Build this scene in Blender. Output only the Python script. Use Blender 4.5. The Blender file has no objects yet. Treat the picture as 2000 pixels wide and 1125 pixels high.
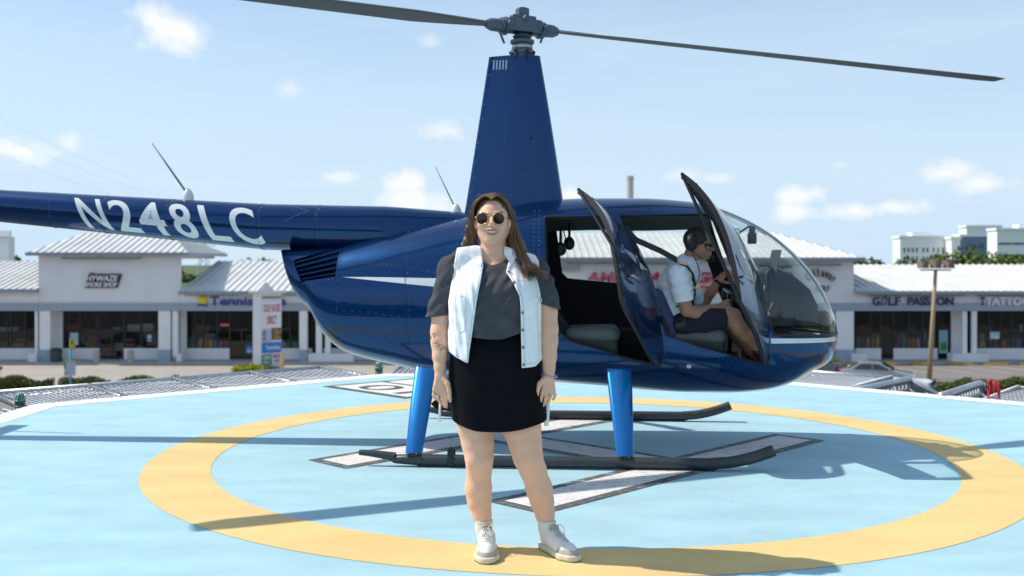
import bpy, bmesh, math, random
import numpy as np
import openvdb as vdb
from mathutils import Vector, Matrix
from mathutils.bvhtree import BVHTree
from mathutils.geometry import tessellate_polygon
R = math.radians
rnd = random.Random(7)
SC = bpy.context.scene
COL = SC.collection

# ---------------------------------------------------------------- camera, world, sun, exposure
CAMH = 1.35
cam_d = bpy.data.cameras.new('camera'); cam = bpy.data.objects.new('camera', cam_d); COL.objects.link(cam)
cam.location = (0, 0, CAMH); cam.rotation_euler = (R(90), 0, 0)
cam_d.sensor_width = 36; cam_d.lens = 36.0; cam_d.shift_y = -48.5/2000
cam_d.clip_start = 0.1; cam_d.clip_end = 6000
cam_d.dof.use_dof = True; cam_d.dof.focus_distance = 5.7; cam_d.dof.aperture_fstop = 2.5
SC.camera = cam

SUNV = Vector((-0.895, 0.17, 1.0)).normalized()
sun_el = math.asin(SUNV.z); sun_az = math.atan2(SUNV.x, SUNV.y)
sd = bpy.data.lights.new('sun', 'SUN'); sd.energy = 4.2; sd.angle = R(0.53); sd.color = (1.0, 0.925, 0.82)
sun = bpy.data.objects.new('sun', sd); COL.objects.link(sun)
sun.rotation_euler = SUNV.to_track_quat('Z', 'Y').to_euler(); sun.location = (-20, 4, 25)

W = bpy.data.worlds.new('World'); SC.world = W; W.use_nodes = True
nt = W.node_tree; nt.nodes.clear()
def wn(t, **k):
    n = nt.nodes.new(t)
    for a, b in k.items(): setattr(n, a, b)
    return n
wout = wn('ShaderNodeOutputWorld'); wbg = wn('ShaderNodeBackground'); sky = wn('ShaderNodeTexSky')
sky.sky_type = 'NISHITA'; sky.sun_disc = False; sky.sun_elevation = sun_el; sky.sun_rotation = sun_az
sky.air_density = 1.0; sky.dust_density = 0.35; sky.ozone_density = 1.4; sky.altitude = 0
wbg.inputs['Strength'].default_value = 0.14
wtc = wn('ShaderNodeTexCoord')
def wmath(op, a, b=None, clamp=False):
    n = wn('ShaderNodeMath', operation=op, use_clamp=clamp)
    for i, v in enumerate((a, b)):
        if v is None: continue
        if hasattr(v, 'links'): nt.links.new(v, n.inputs[i])
        else: n.inputs[i].default_value = v
    return n.outputs[0]
def wvec(op, a, b=None):
    n = wn('ShaderNodeVectorMath', operation=op)
    for i, v in enumerate((a, b)):
        if v is None: continue
        if hasattr(v, 'links'): nt.links.new(v, n.inputs[i])
        else: n.inputs[i].default_value = v
    return n
dirv = wtc.outputs['Generated']
noi = wn('ShaderNodeTexNoise'); noi.inputs['Scale'].default_value = 26; noi.inputs['Detail'].default_value = 7; noi.inputs['Roughness'].default_value = 0.6
nt.links.new(dirv, noi.inputs['Vector'])
noiv = wmath('SUBTRACT', noi.outputs['Fac'], 0.5)
# each cloud: direction (u = x/y, v = z/y as seen from the pad) and angular half sizes
clouds = [(-.334, .227, .044, .026, 1.0), (-.355, .238, .022, .020, .9), (-.318, .226, .022, .02, .9), (-.43, .118, .012, .010, .4), (-.485, .11, .035, .012, .65), (-.215, .17, .014, .014, .28),
          (-.06, .129, .03, .012, .5), (-.08, .216, .02, .01, .25), (-.104, .080, .026, .013, .8), (-.095, .06, .045, .014, .7), (-.17, .084, .02, .006, .4), (.055, .066, .02, .013, .7),
          (.165, .086, .02, .008, .35), (.20, .083, .022, .006, .3), (.285, .066, .024, .012, .75), (.28, .05, .028, .010, .6),
          (.335, .051, .045, .010, .75), (.375, .054, .03, .008, .6), (.42, .088, .026, .011, .6), (.46, .078, .03, .009, .55), (.32, .096, .012, .004, .3), (.15, .05, .03, .01, .5),
          (-.62, .16, .08, .03, .8), (.75, .14, .1, .03, .8), (.6, .3, .07, .03, .5)]
cm = None
for (u, v, a, b, st) in clouds:
    c = Vector((u, 1, v)).normalized()
    dd = wvec('SUBTRACT', dirv, tuple(c)).outputs[0]
    dd = wvec('MULTIPLY', dd, (1/a, 1/max(a, .03), 1/b)).outputs[0]
    ln = wvec('LENGTH', dd).outputs['Value']
    f = wmath('SUBTRACT', 1.0, ln)
    f = wmath('ADD', f, wmath('MULTIPLY', noiv, 2.8))
    f = wmath('MULTIPLY', f, 1.15, True)
    f = wmath('MULTIPLY', f, min(1, st*1.5))
    cm = f if cm is None else wmath('MAXIMUM', cm, f)
# thin high veil, stretched along the horizon
vm = wn('ShaderNodeMapping'); vm.inputs['Scale'].default_value = (1.5, 1.5, 9.0); vm.inputs['Rotation'].default_value = (0, R(9), 0)
nt.links.new(dirv, vm.inputs['Vector'])
vn = wn('ShaderNodeTexNoise'); vn.inputs['Scale'].default_value = 1.6; vn.inputs['Detail'].default_value = 5; vn.inputs['Roughness'].default_value = 0.55
nt.links.new(vm.outputs[0], vn.inputs['Vector'])
veil = wmath('MULTIPLY', wmath('SUBTRACT', vn.outputs['Fac'], 0.36), 2.0, True)
veil = wmath('ADD', wmath('MULTIPLY', veil, 0.55), 0.20)
sepz = wn('ShaderNodeSeparateXYZ'); nt.links.new(dirv, sepz.inputs[0])
lowf = wmath('MULTIPLY', wmath('SUBTRACT', 1.0, wmath('MULTIPLY', wmath('ABSOLUTE', sepz.outputs[2]), 3.2), True), 0.65)
veil = wmath('ADD', veil, lowf, True)
mx1 = wn('ShaderNodeMix', data_type='RGBA'); mx2 = wn('ShaderNodeMix', data_type='RGBA')
nt.links.new(veil, mx1.inputs[0]); nt.links.new(sky.outputs[0], mx1.inputs[6]); mx1.inputs[7].default_value = (3.95, 5.05, 6.15, 1)
nt.links.new(cm, mx2.inputs[0]); nt.links.new(mx1.outputs[2], mx2.inputs[6]); mx2.inputs[7].default_value = (6.2, 6.35, 6.4, 1)
nt.links.new(mx2.outputs[2], wbg.inputs['Color']); nt.links.new(wbg.outputs[0], wout.inputs[0])

SC.view_settings.view_transform = 'Standard'; SC.view_settings.look = 'None'
SC.view_settings.exposure = 0.18; SC.view_settings.gamma = 1.0
try:
    SC.cycles.max_bounces = 8; SC.cycles.transparent_max_bounces = 24; SC.cycles.caustics_reflective = False; SC.cycles.caustics_refractive = False
except Exception: pass

# ---------------------------------------------------------------- materials
MATS = {}
def mat(name, col, rough=0.6, metal=0.0, coat=0.0, noise=0.0, nscale=5.0, bump=0.0, bscale=50.0, spec=0.5, sss=0.0, emit=None, col2=None, aniso=None, coatr=0.03):
    if name in MATS: return MATS[name]
    m = bpy.data.materials.new(name); m.use_nodes = True; t = m.node_tree; b = t.nodes['Principled BSDF']
    b.inputs['Base Color'].default_value = (*col, 1); b.inputs['Roughness'].default_value = rough; b.inputs['Metallic'].default_value = metal
    b.inputs['Coat Weight'].default_value = coat; b.inputs['Coat Roughness'].default_value = coatr; b.inputs['Specular IOR Level'].default_value = spec
    if sss: b.inputs['Subsurface Weight'].default_value = sss; b.inputs['Subsurface Radius'].default_value = (1, .35, .2); b.inputs['Subsurface Scale'].default_value = 0.008
    if emit: b.inputs['Emission Color'].default_value = (*emit[:3], 1); b.inputs['Emission Strength'].default_value = emit[3]
    tc = t.nodes.new('ShaderNodeTexCoord')
    if noise or col2:
        n = t.nodes.new('ShaderNodeTexNoise'); n.inputs['Scale'].default_value = nscale; n.inputs['Detail'].default_value = 6; n.inputs['Roughness'].default_value = .65
        t.links.new(tc.outputs['Object'], n.inputs['Vector'])
        r = t.nodes.new('ShaderNodeValToRGB'); r.color_ramp.elements[0].position = .35; r.color_ramp.elements[1].position = .68
        c2 = col2 if col2 else [min(1, c*(1+noise)) for c in col]
        c1 = col if col2 else [c*(1-noise) for c in col]
        r.color_ramp.elements[0].color = (*c1, 1); r.color_ramp.elements[1].color = (*c2, 1)
        t.links.new(n.outputs['Fac'], r.inputs['Fac']); t.links.new(r.outputs['Color'], b.inputs['Base Color'])
    if bump:
        n2 = t.nodes.new('ShaderNodeTexNoise'); n2.inputs['Scale'].default_value = bscale; n2.inputs['Detail'].default_value = 4
        t.links.new(tc.outputs['Object'], n2.inputs['Vector'])
        bp = t.nodes.new('ShaderNodeBump'); bp.inputs['Strength'].default_value = bump; bp.inputs['Distance'].default_value = .01
        t.links.new(n2.outputs['Fac'], bp.inputs['Height']); t.links.new(bp.outputs[0], b.inputs['Normal'])
    MATS[name] = m; return m

def glass_mat(name, tint, refl=1.0, ior=1.5):
    if name in MATS: return MATS[name]
    m = bpy.data.materials.new(name); m.use_nodes = True; t = m.node_tree; t.nodes.clear()
    o = t.nodes.new('ShaderNodeOutputMaterial'); mx = t.nodes.new('ShaderNodeMixShader')
    tr = t.nodes.new('ShaderNodeBsdfTransparent'); tr.inputs[0].default_value = (*tint, 1)
    gl = t.nodes.new('ShaderNodeBsdfGlossy'); gl.inputs['Roughness'].default_value = 0.015; gl.inputs['Color'].default_value = (refl, refl, refl, 1)
    fr = t.nodes.new('ShaderNodeFresnel'); fr.inputs['IOR'].default_value = ior
    ge = t.nodes.new('ShaderNodeNewGeometry'); io = t.nodes.new('ShaderNodeMix'); io.inputs[2].default_value = ior; io.inputs[3].default_value = 1/ior
    t.links.new(ge.outputs['Backfacing'], io.inputs[0]); t.links.new(io.outputs[0], fr.inputs['IOR'])
    ml = t.nodes.new('ShaderNodeMath'); ml.operation = 'MULTIPLY'; ml.use_clamp = True; ml.inputs[1].default_value = 1.05
    t.links.new(fr.outputs[0], ml.inputs[0]); t.links.new(ml.outputs[0], mx.inputs[0]); t.links.new(tr.outputs[0], mx.inputs[1]); t.links.new(gl.outputs[0], mx.inputs[2]); t.links.new(mx.outputs[0], o.inputs[0])
    MATS[name] = m; return m

def paint_mat(name, base, worn, scale, wear=0.62, fine=0.05, detail_scale=260, wear_col=None, wear_center=None, wear_rad=3.0):
    """painted concrete: base colour, soft mottling, fine grain and scuffed chips near the landing spot"""
    if name in MATS: return MATS[name]
    m = bpy.data.materials.new(name); m.use_nodes = True; t = m.node_tree; b = t.nodes['Principled BSDF']
    b.inputs['Roughness'].default_value = .72; b.inputs['Specular IOR Level'].default_value = .3
    tc = t.nodes.new('ShaderNodeTexCoord')
    def tex(s, d=6, r=.6, sc=None):
        n = t.nodes.new('ShaderNodeTexNoise'); n.inputs['Scale'].default_value = s; n.inputs['Detail'].default_value = d; n.inputs['Roughness'].default_value = r
        if sc:
            mp = t.nodes.new('ShaderNodeMapping'); mp.inputs['Scale'].default_value = sc; mp.inputs['Rotation'].default_value = (0, 0, R(8)); t.links.new(tc.outputs['Object'], mp.inputs['Vector']); t.links.new(mp.outputs[0], n.inputs['Vector'])
        else: t.links.new(tc.outputs['Object'], n.inputs['Vector'])
        return n.outputs['Fac']
    def ramp(f, p0, p1, c0, c1):
        r = t.nodes.new('ShaderNodeValToRGB'); r.color_ramp.elements[0].position = p0; r.color_ramp.elements[1].position = p1
        r.color_ramp.elements[0].color = (*c0, 1); r.color_ramp.elements[1].color = (*c1, 1); t.links.new(f, r.inputs[0]); return r.outputs[0]
    def mix(f, a, c, bt='MIX'):
        n = t.nodes.new('ShaderNodeMix'); n.data_type = 'RGBA'; n.blend_type = bt
        if hasattr(f, 'links'): t.links.new(f, n.inputs[0])
        else: n.inputs[0].default_value = f
        for k, v in ((6, a), (7, c)):
            if hasattr(v, 'links'): t.links.new(v, n.inputs[k])
            else: n.inputs[k].default_value = (*v, 1)
        return n.outputs[2]
    c = ramp(tex(scale, 7, .6, (1, 2.2, 1)), .35, .65, [x*.90 for x in base], [min(1, x*1.06) for x in base])
    g = ramp(tex(detail_scale, 2), .3, .7, (1-fine*2,)*3, (1+fine,)*3); c = mix(1.0, c, g, 'MULTIPLY')
    # streaky deeper-coloured patches
    st = ramp(tex(1.3, 9, .72, (1, 3.5, 1)), .56, .75, (0, 0, 0), (1, 1, 1))
    c = mix(mixf(t, st, .6), c, worn)
    if wear_col:
        sp = t.nodes.new('ShaderNodeVectorMath'); sp.operation = 'DISTANCE'; t.links.new(tc.outputs['Object'], sp.inputs[0]); sp.inputs[1].default_value = wear_center
        near = ramp(mathn(t, 'DIVIDE', sp.outputs['Value'], wear_rad), .25, 1.0, (1, 1, 1), (0, 0, 0))
        ch = ramp(tex(9, 12, .78, (1, 2.6, 1)), wear, wear+.035, (0, 0, 0), (1, 1, 1))
        f = mathn(t, 'MULTIPLY', ch, near)
        c = mix(f, c, wear_col)
        ch2 = ramp(tex(21, 12, .8, (1, 2.2, 1)), wear-.01, wear+.02, (0, 0, 0), (1, 1, 1))
        c = mix(mathn(t, 'MULTIPLY', mathn(t, 'MULTIPLY', ch2, near), .7), c, worn)
    t.links.new(c, b.inputs['Base Color'])
    bp = t.nodes.new('ShaderNodeBump'); bp.inputs['Strength'].default_value = .35; bp.inputs['Distance'].default_value = .004
    t.links.new(tex(180, 3), bp.inputs['Height']); t.links.new(bp.outputs[0], b.inputs['Normal'])
    MATS[name] = m; return m
def mathn(t, op, a, b):
    n = t.nodes.new('ShaderNodeMath'); n.operation = op
    for i, v in enumerate((a, b)):
        if hasattr(v, 'links'): t.links.new(v, n.inputs[i])
        else: n.inputs[i].default_value = v
    return n.outputs[0]
def mixf(t, a, k): return mathn(t, 'MULTIPLY', a, k)

# ---------------------------------------------------------------- object helpers
def tag(o, label=None, cat=None, group=None, kind=None):
    if label: o['label'] = label
    if cat: o['category'] = cat
    if group: o['group'] = group
    if kind: o['kind'] = kind
    return o
def empty(name, loc=(0, 0, 0), rz=0, label=None, cat=None, group=None):
    o = bpy.data.objects.new(name, None); COL.objects.link(o); o.location = loc; o.rotation_euler = (0, 0, rz)
    o.empty_display_size = .2
    return tag(o, label, cat, group)
class MB:
    """collects polygons, boxes, tubes ... into one mesh"""
    def __init__(s): s.v = []; s.f = []; s.mi = []; s.cur = 0
    def add(s, vs, fs, mi=None):
        o = len(s.v); s.v += [tuple(v) for v in vs]; s.f += [tuple(i+o for i in f) for f in fs]; s.mi += [s.cur if mi is None else mi]*len(fs); return s
    def box(s, lo, hi, mi=None):
        x0, y0, z0 = lo; x1, y1, z1 = hi
        return s.add([(x0,y0,z0),(x1,y0,z0),(x1,y1,z0),(x0,y1,z0),(x0,y0,z1),(x1,y0,z1),(x1,y1,z1),(x0,y1,z1)],
              [(0,3,2,1),(4,5,6,7),(0,1,5,4),(1,2,6,5),(2,3,7,6),(3,0,4,7)], mi)
    def obox(s, c, ax, ay, az, mi=None):
        c = Vector(c); ax = Vector(ax); ay = Vector(ay); az = Vector(az)
        vs = [c+ax*i+ay*j+az*k for k in (-1,1) for j in (-1,1) for i in (-1,1)]
        return s.add(vs, [(0,2,3,1),(4,5,7,6),(0,1,5,4),(1,3,7,5),(3,2,6,7),(2,0,4,6)], mi)
    def poly(s, pts, mi=None): return s.add(pts, [tuple(range(len(pts)))], mi)
    def prism(s, pts, d, mi=None):
        d = Vector(d); n = len(pts); a = [Vector(p) for p in pts]; b = [p+d for p in a]
        return s.add(a+b, [tuple(reversed(range(n))), tuple(range(n, 2*n))]+[(i, (i+1)%n, n+(i+1)%n, n+i) for i in range(n)], mi)
    def tube(s, pts, r, n=8, caps=True, mi=None, flat=1.0):
        pts = [Vector(p) for p in pts]; rs = r if hasattr(r, '__len__') else [r]*len(pts)
        vs = []; up = None
        for i, p in enumerate(pts):
            t = (pts[min(i+1, len(pts)-1)]-pts[max(i-1, 0)])
            t = t.normalized() if t.length > 1e-9 else Vector((0,0,1))
            if up is None: up = Vector((0,0,1)) if abs(t.z) < .9 else Vector((1,0,0))
            a = t.cross(up)
            if a.length < 1e-6: a = t.orthogonal()
            a.normalize(); b = a.cross(t).normalized(); up = b
            for k in range(n):
                an = 2*math.pi*k/n; vs.append(p+(a*math.cos(an)+b*math.sin(an)*flat)*rs[i])
        m = len(pts)
        fs = [(i*n+k, i*n+(k+1)%n, (i+1)*n+(k+1)%n, (i+1)*n+k) for i in range(m-1) for k in range(n)]
        if caps: fs += [tuple(reversed(range(n))), tuple(range((m-1)*n, m*n))]
        return s.add(vs, fs, mi)
    def lathe(s, c, prof, n=24, axis='z', mi=None):
        c = Vector(c); vs = []
        for (r, h) in prof:
            for k in range(n):
                a = 2*math.pi*k/n; p = (r*math.cos(a), r*math.sin(a), h)
                if axis == 'x': p = (p[2], p[0], p[1])
                if axis == 'y': p = (p[1], p[2], p[0])
                vs.append(c+Vector(p))
        m = len(prof); fs = [(i*n+k, i*n+(k+1)%n, (i+1)*n+(k+1)%n, (i+1)*n+k) for i in range(m-1) for k in range(n)]
        fs += [tuple(reversed(range(n))), tuple(range((m-1)*n, m*n))]
        return s.add(vs, fs, mi)
    def sphere(s, c, r, n=12, m=8, mi=None):
        r = (r,)*3 if not hasattr(r, '__len__') else r; vs = [(c[0], c[1], c[2]-r[2])]
        for i in range(1, m):
            a = math.pi*i/m-math.pi/2
            for k in range(n):
                b = 2*math.pi*k/n; vs.append((c[0]+r[0]*math.cos(a)*math.cos(b), c[1]+r[1]*math.cos(a)*math.sin(b), c[2]+r[2]*math.sin(a)))
        vs.append((c[0], c[1], c[2]+r[2])); L = len(vs)-1
        fs = [(0, 1+(k+1)%n, 1+k) for k in range(n)]
        fs += [(1+i*n+k, 1+i*n+(k+1)%n, 1+(i+1)*n+(k+1)%n, 1+(i+1)*n+k) for i in range(m-2) for k in range(n)]
        fs += [(1+(m-2)*n+k, 1+(m-2)*n+(k+1)%n, L) for k in range(n)]
        return s.add(vs, fs, mi)
    def build(s, name, mats, parent=None, smooth=False, off=None, bevel=0, fixn=True, label=None, sharp=None, weld=False):
        me = bpy.data.meshes.new(name)
        vs = s.v
        if off is not None: vs = [(v[0]-off[0], v[1]-off[1], v[2]-off[2]) for v in vs]
        me.from_pydata(vs, [], s.f); 
        if not isinstance(mats, (list, tuple)): mats = [mats]
        for m in mats: me.materials.append(m)
        if len(mats) > 1: me.polygons.foreach_set('material_index', s.mi)
        if fixn or weld:
            bm = bmesh.new(); bm.from_mesh(me)
            if weld: bmesh.ops.remove_doubles(bm, verts=bm.verts, dist=1e-5)
            if fixn: bmesh.ops.recalc_face_normals(bm, faces=bm.faces)
            bm.to_mesh(me); bm.free()
        me.update()
        if smooth:
            me.shade_smooth()
            if sharp: me.set_sharp_from_angle(angle=R(sharp))
        o = bpy.data.objects.new(name, me); COL.objects.link(o)
        if parent: o.parent = parent
        if bevel:
            b = o.modifiers.new('bevel', 'BEVEL'); b.width = bevel; b.segments = 2; b.limit_method = 'ANGLE'; b.angle_limit = R(40)
        if label: o['label'] = label
        return o
def mesh_obj(name, verts, faces, m, parent=None, smooth=True, off=None):
    v = np.asarray(verts, dtype=np.float64)
    if off is not None: v = v-np.asarray(off)
    me = bpy.data.meshes.new(name); me.from_pydata(v.tolist() if False else v, [], faces); me.materials.append(m)
    if smooth: me.shade_smooth()
    o = bpy.data.objects.new(name, me); COL.objects.link(o)
    if parent: o.parent = parent
    return o
def catmull(ps, n=6):
    ps = [Vector(p) for p in ps]; out = []
    for i in range(len(ps)-1):
        p0 = ps[max(i-1, 0)]; p1 = ps[i]; p2 = ps[i+1]; p3 = ps[min(i+2, len(ps)-1)]
        for k in range(n):
            t = k/n; out.append(.5*((2*p1)+(p2-p0)*t+(2*p0-5*p1+4*p2-p3)*t*t+(3*p1-p0-3*p2+p3)*t**3))
    out.append(ps[-1]); return out
def copy_tree(o, parent=None):
    c = o.copy(); COL.objects.link(c); c.parent = parent
    for ch in [x for x in COL.objects if x.parent == o]: copy_tree(ch, c)
    return c
def text_geo(txt, size=1.0, shear=0.0, bold=0.0, sx=1.0, rows=0, space=1.0, small=0):
    """flat text outline from the built-in font -> verts (x,y) and faces; rows>0 slices it into bands for wrapping"""
    cu = bpy.data.curves.new('txt', 'FONT'); cu.body = txt; cu.size = size; cu.shear = shear; cu.offset = bold; cu.space_character = space
    cu.resolution_u = 5
    ob = bpy.data.objects.new('txt', cu); COL.objects.link(ob); dg = bpy.context.evaluated_depsgraph_get(); dg.update()
    me = bpy.data.meshes.new_from_object(ob.evaluated_get(dg)); bpy.data.objects.remove(ob); bpy.data.curves.remove(cu)
    bm = bmesh.new(); bm.from_mesh(me); bpy.data.meshes.remove(me)
    bmesh.ops.remove_doubles(bm, verts=bm.verts, dist=1e-5)
    if rows:
        ys = [v.co.y for v in bm.verts]; y0, y1 = min(ys), max(ys)
        for i in range(1, rows):
            g = bm.verts[:]+bm.edges[:]+bm.faces[:]
            bmesh.ops.bisect_plane(bm, geom=g, plane_co=(0, y0+(y1-y0)*i/rows, 0), plane_no=(0, 1, 0))
    bm.verts.index_update()
    vs = [(v.co.x*sx, v.co.y) for v in bm.verts]; fs = [tuple(v.index for v in f.verts) for f in bm.faces]; bm.free()
    return vs, fs
def text_on(mb, txt, origin, ux, uy, width=None, height=None, shear=0, bold=0.0, mi=None, thick=0.0, nrm=None, space=1.0, center=False):
    """lay text into the box origin + ux*[0..width] + uy*[0..height]"""
    vs, fs = text_geo(txt, 1.0, shear, bold, space=space)
    xs = [v[0] for v in vs]; ys = [v[1] for v in vs]; x0, x1, y0, y1 = min(xs), max(xs), min(ys), max(ys)
    sy = height/(y1-y0) if height else width/(x1-x0); sx = width/(x1-x0) if width else sy
    o = Vector(origin); ux = Vector(ux); uy = Vector(uy)
    P = [o+ux*((v[0]-x0)*sx-(width/2 if center and width else 0))+uy*((v[1]-y0)*sy) for v in vs]
    if thick:
        n = (Vector(nrm) if nrm else ux.cross(uy)).normalized()*thick
        k = len(P); mb.add(P+[p+n for p in P], [f for f in fs]+[tuple(i+k for i in f) for f in fs], mi)
        ec = {}
        for f in fs:
            for a, b in zip(f, f[1:]+f[:1]): ec[(a, b)] = 1
        mb.add(P+[p+n for p in P], [(a, b, b+k, a+k) for (a, b) in ec if (b, a) not in ec], mi)
    else: mb.add(P, fs, mi)
def pip(x, z, poly):
    c = False; n = len(poly); j = n-1
    for i in range(n):
        xi, zi = poly[i]; xj, zj = poly[j]
        if (zi > z) != (zj > z) and x < (xj-xi)*(z-zi)/(zj-zi)+xi: c = not c
        j = i
    return c
def gp(px, py, z=0.0):
    """photo pixel (2000 wide) -> point on the horizontal plane at height z"""
    Y = (CAMH-z)*2000/(py-514); return ((px-1000)/2000*Y, Y)
def at(px, py, Y): return ((px-1000)/2000*Y, Y, CAMH-(py-514)/2000*Y)

# ---------------------------------------------------------------- signed distance modelling (bodies, cloth, hair)
class SDF:
    def __init__(s, lo, hi, h):
        s.lo = np.array(lo, float); s.h = h; n = np.ceil((np.array(hi)-s.lo)/h).astype(int)+1
        s.n = n; s.ax = [s.lo[i]+h*np.arange(n[i]) for i in range(3)]; s.d = np.full(n, .06, np.float32)
    def sub(s, lo, hi):
        sl = []
        for i in range(3):
            a = int(max(0, math.floor((lo[i]-s.lo[i])/s.h))); b = int(min(s.n[i], math.ceil((hi[i]-s.lo[i])/s.h)+1)); sl.append(slice(a, max(a, b)))
        X = s.ax[0][sl[0]][:, None, None]; Y = s.ax[1][sl[1]][None, :, None]; Z = s.ax[2][sl[2]][None, None, :]
        return tuple(sl), X, Y, Z
    def comb(s, sl, d, k, op):
        a = s.d[sl]
        if op == '-': d = -d; h = np.maximum(k-np.abs(a-d), 0)/k if k else 0; r = np.maximum(a, d)+h*h*k/4
        elif op == '&': h = np.maximum(k-np.abs(a-d), 0)/k if k else 0; r = np.maximum(a, d)+h*h*k/4
        else: h = np.maximum(k-np.abs(a-d), 0)/k if k else 0; r = np.minimum(a, d)-h*h*k/4
        s.d[sl] = np.clip(r, -.06, .06)
    def cone(s, a, b, ra, rb, k=.01, op='+'):
        a = np.array(a, float); b = np.array(b, float); m = max(ra, rb)+.05+k
        sl, X, Y, Z = s.sub(np.minimum(a, b)-m, np.maximum(a, b)+m)
        if 0 in s.d[sl].shape: return s
        ab = b-a; L = float(ab@ab)+1e-12
        t = np.clip(((X-a[0])*ab[0]+(Y-a[1])*ab[1]+(Z-a[2])*ab[2])/L, 0, 1)
        d = np.sqrt((X-a[0]-t*ab[0])**2+(Y-a[1]-t*ab[1])**2+(Z-a[2]-t*ab[2])**2)-(ra+(rb-ra)*t)
        s.comb(sl, d, k, op); return s
    def chain(s, pts, k=.01, op='+'):
        for p, q in zip(pts, pts[1:]): s.cone(p[:3], q[:3], p[3], q[3], k, op)
        return s
    def ell(s, c, r, k=.01, op='+', rot=None):
        c = np.array(c, float); r = np.array(r, float); m = r.max()+.05+k if rot is not None else r+.05+k
        sl, X, Y, Z = s.sub(c-m, c+m)
        if 0 in s.d[sl].shape: return s
        x, y, z = X-c[0], Y-c[1], Z-c[2]
        if rot is not None:
            M = np.array(rot.to_matrix() if hasattr(rot, 'to_matrix') else rot); x, y, z = (M[0][i]*x+M[1][i]*y+M[2][i]*z for i in range(3))
        k0 = np.sqrt((x/r[0])**2+(y/r[1])**2+(z/r[2])**2); k1 = np.sqrt((x/r[0]**2)**2+(y/r[1]**2)**2+(z/r[2]**2)**2)+1e-9
        s.comb(sl, k0*(k0-1)/k1, k, op); return s
    def loft(s, st, k=.01, op='+', n=2.3):
        """st: rows (z, cx, cy, a, b) sorted by z"""
        st = np.array(st, float); z0, z1 = st[0, 0], st[-1, 0]; am = st[:, 3].max()+.06; bm = st[:, 4].max()+.06
        sl, X, Y, Z = s.sub((st[:, 1].min()-am, st[:, 2].min()-bm, z0-.06), (st[:, 1].max()+am, st[:, 2].max()+bm, z1+.06))
        z = Z[0, 0]; zc = np.clip(z, z0, z1)
        def ip(c):
            return pchip(st[:, 0], st[:, c], zc)[None, None, :]
        cx, cy, a, b = ip(1), ip(2), ip(3), ip(4)
        q = (np.abs((X-cx)/a)**n+np.abs((Y-cy)/b)**n+1e-12)**(1/n)
        d = (q-1)*np.minimum(a, b)*.9
        d = np.maximum(d, np.maximum(z0-Z, Z-z1))
        s.comb(sl, d, k, op); return s
    def to_mesh(s):
        g = vdb.FloatGrid(.06); g.copyFromArray(s.d.astype(np.float32)); g.transform = vdb.createLinearTransform(voxelSize=s.h)
        p, q = g.convertToQuads(0.0)
        return p+s.lo, q
    def blur(s, it=1):
        for _ in range(it):
            for a in range(3):
                d = s.d; r = d.copy()
                sl = [slice(None)]*3; lo = list(sl); hi = list(sl); mi = list(sl)
                mi[a] = slice(1, -1); lo[a] = slice(0, -2); hi[a] = slice(2, None)
                r[tuple(mi)] = (d[tuple(lo)]+2*d[tuple(mi)]+d[tuple(hi)])/4; s.d = r
        return s
    def build(s, name, m, parent=None, off=None):
        p, q = s.to_mesh(); o = mesh_obj(name, p, q.tolist(), m, parent, True, off); o['_w'] = 0; del o['_w']
        return o, BVHTree.FromPolygons([tuple(v) for v in p], [tuple(int(i) for i in f) for f in q])
def pchip(x, y, q):
    """monotone cubic interpolation"""
    x = np.asarray(x, float); y = np.asarray(y, float); h = np.diff(x); dl = np.diff(y)/h; m = np.zeros_like(y)
    m[0] = dl[0]; m[-1] = dl[-1]
    for i in range(1, len(x)-1):
        m[i] = 0 if dl[i-1]*dl[i] <= 0 else 3*(h[i-1]+h[i])/((2*h[i]+h[i-1])/dl[i-1]+(h[i]+2*h[i-1])/dl[i])
    q = np.clip(q, x[0], x[-1]); i = np.clip(np.searchsorted(x, q)-1, 0, len(x)-2); t = (q-x[i])/h[i]
    return (1+2*t)*(1-t)**2*y[i]+t*(1-t)**2*h[i]*m[i]+t*t*(3-2*t)*y[i+1]+t*t*(t-1)*h[i]*m[i+1]
def poly2d(P, X, Z):
    """signed distance to polygon P evaluated on arrays X,Z"""
    P = np.array(P, float); d = np.full(np.broadcast(X, Z).shape, 1e9); ins = np.zeros(d.shape, bool); n = len(P); j = n-1
    for i in range(n):
        e = P[j]-P[i]; wx = X-P[i, 0]; wz = Z-P[i, 1]; t = np.clip((wx*e[0]+wz*e[1])/(e@e), 0, 1)
        d = np.minimum(d, (wx-e[0]*t)**2+(wz-e[1]*t)**2)
        c = ((P[i, 1] > Z) != (P[j, 1] > Z)) & (X < (P[j, 0]-P[i, 0])*(Z-P[i, 1])/(P[j, 1]-P[i, 1]+1e-12)+P[i, 0]); ins ^= c; j = i
    d = np.sqrt(d); return np.where(ins, -d, d)
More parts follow.
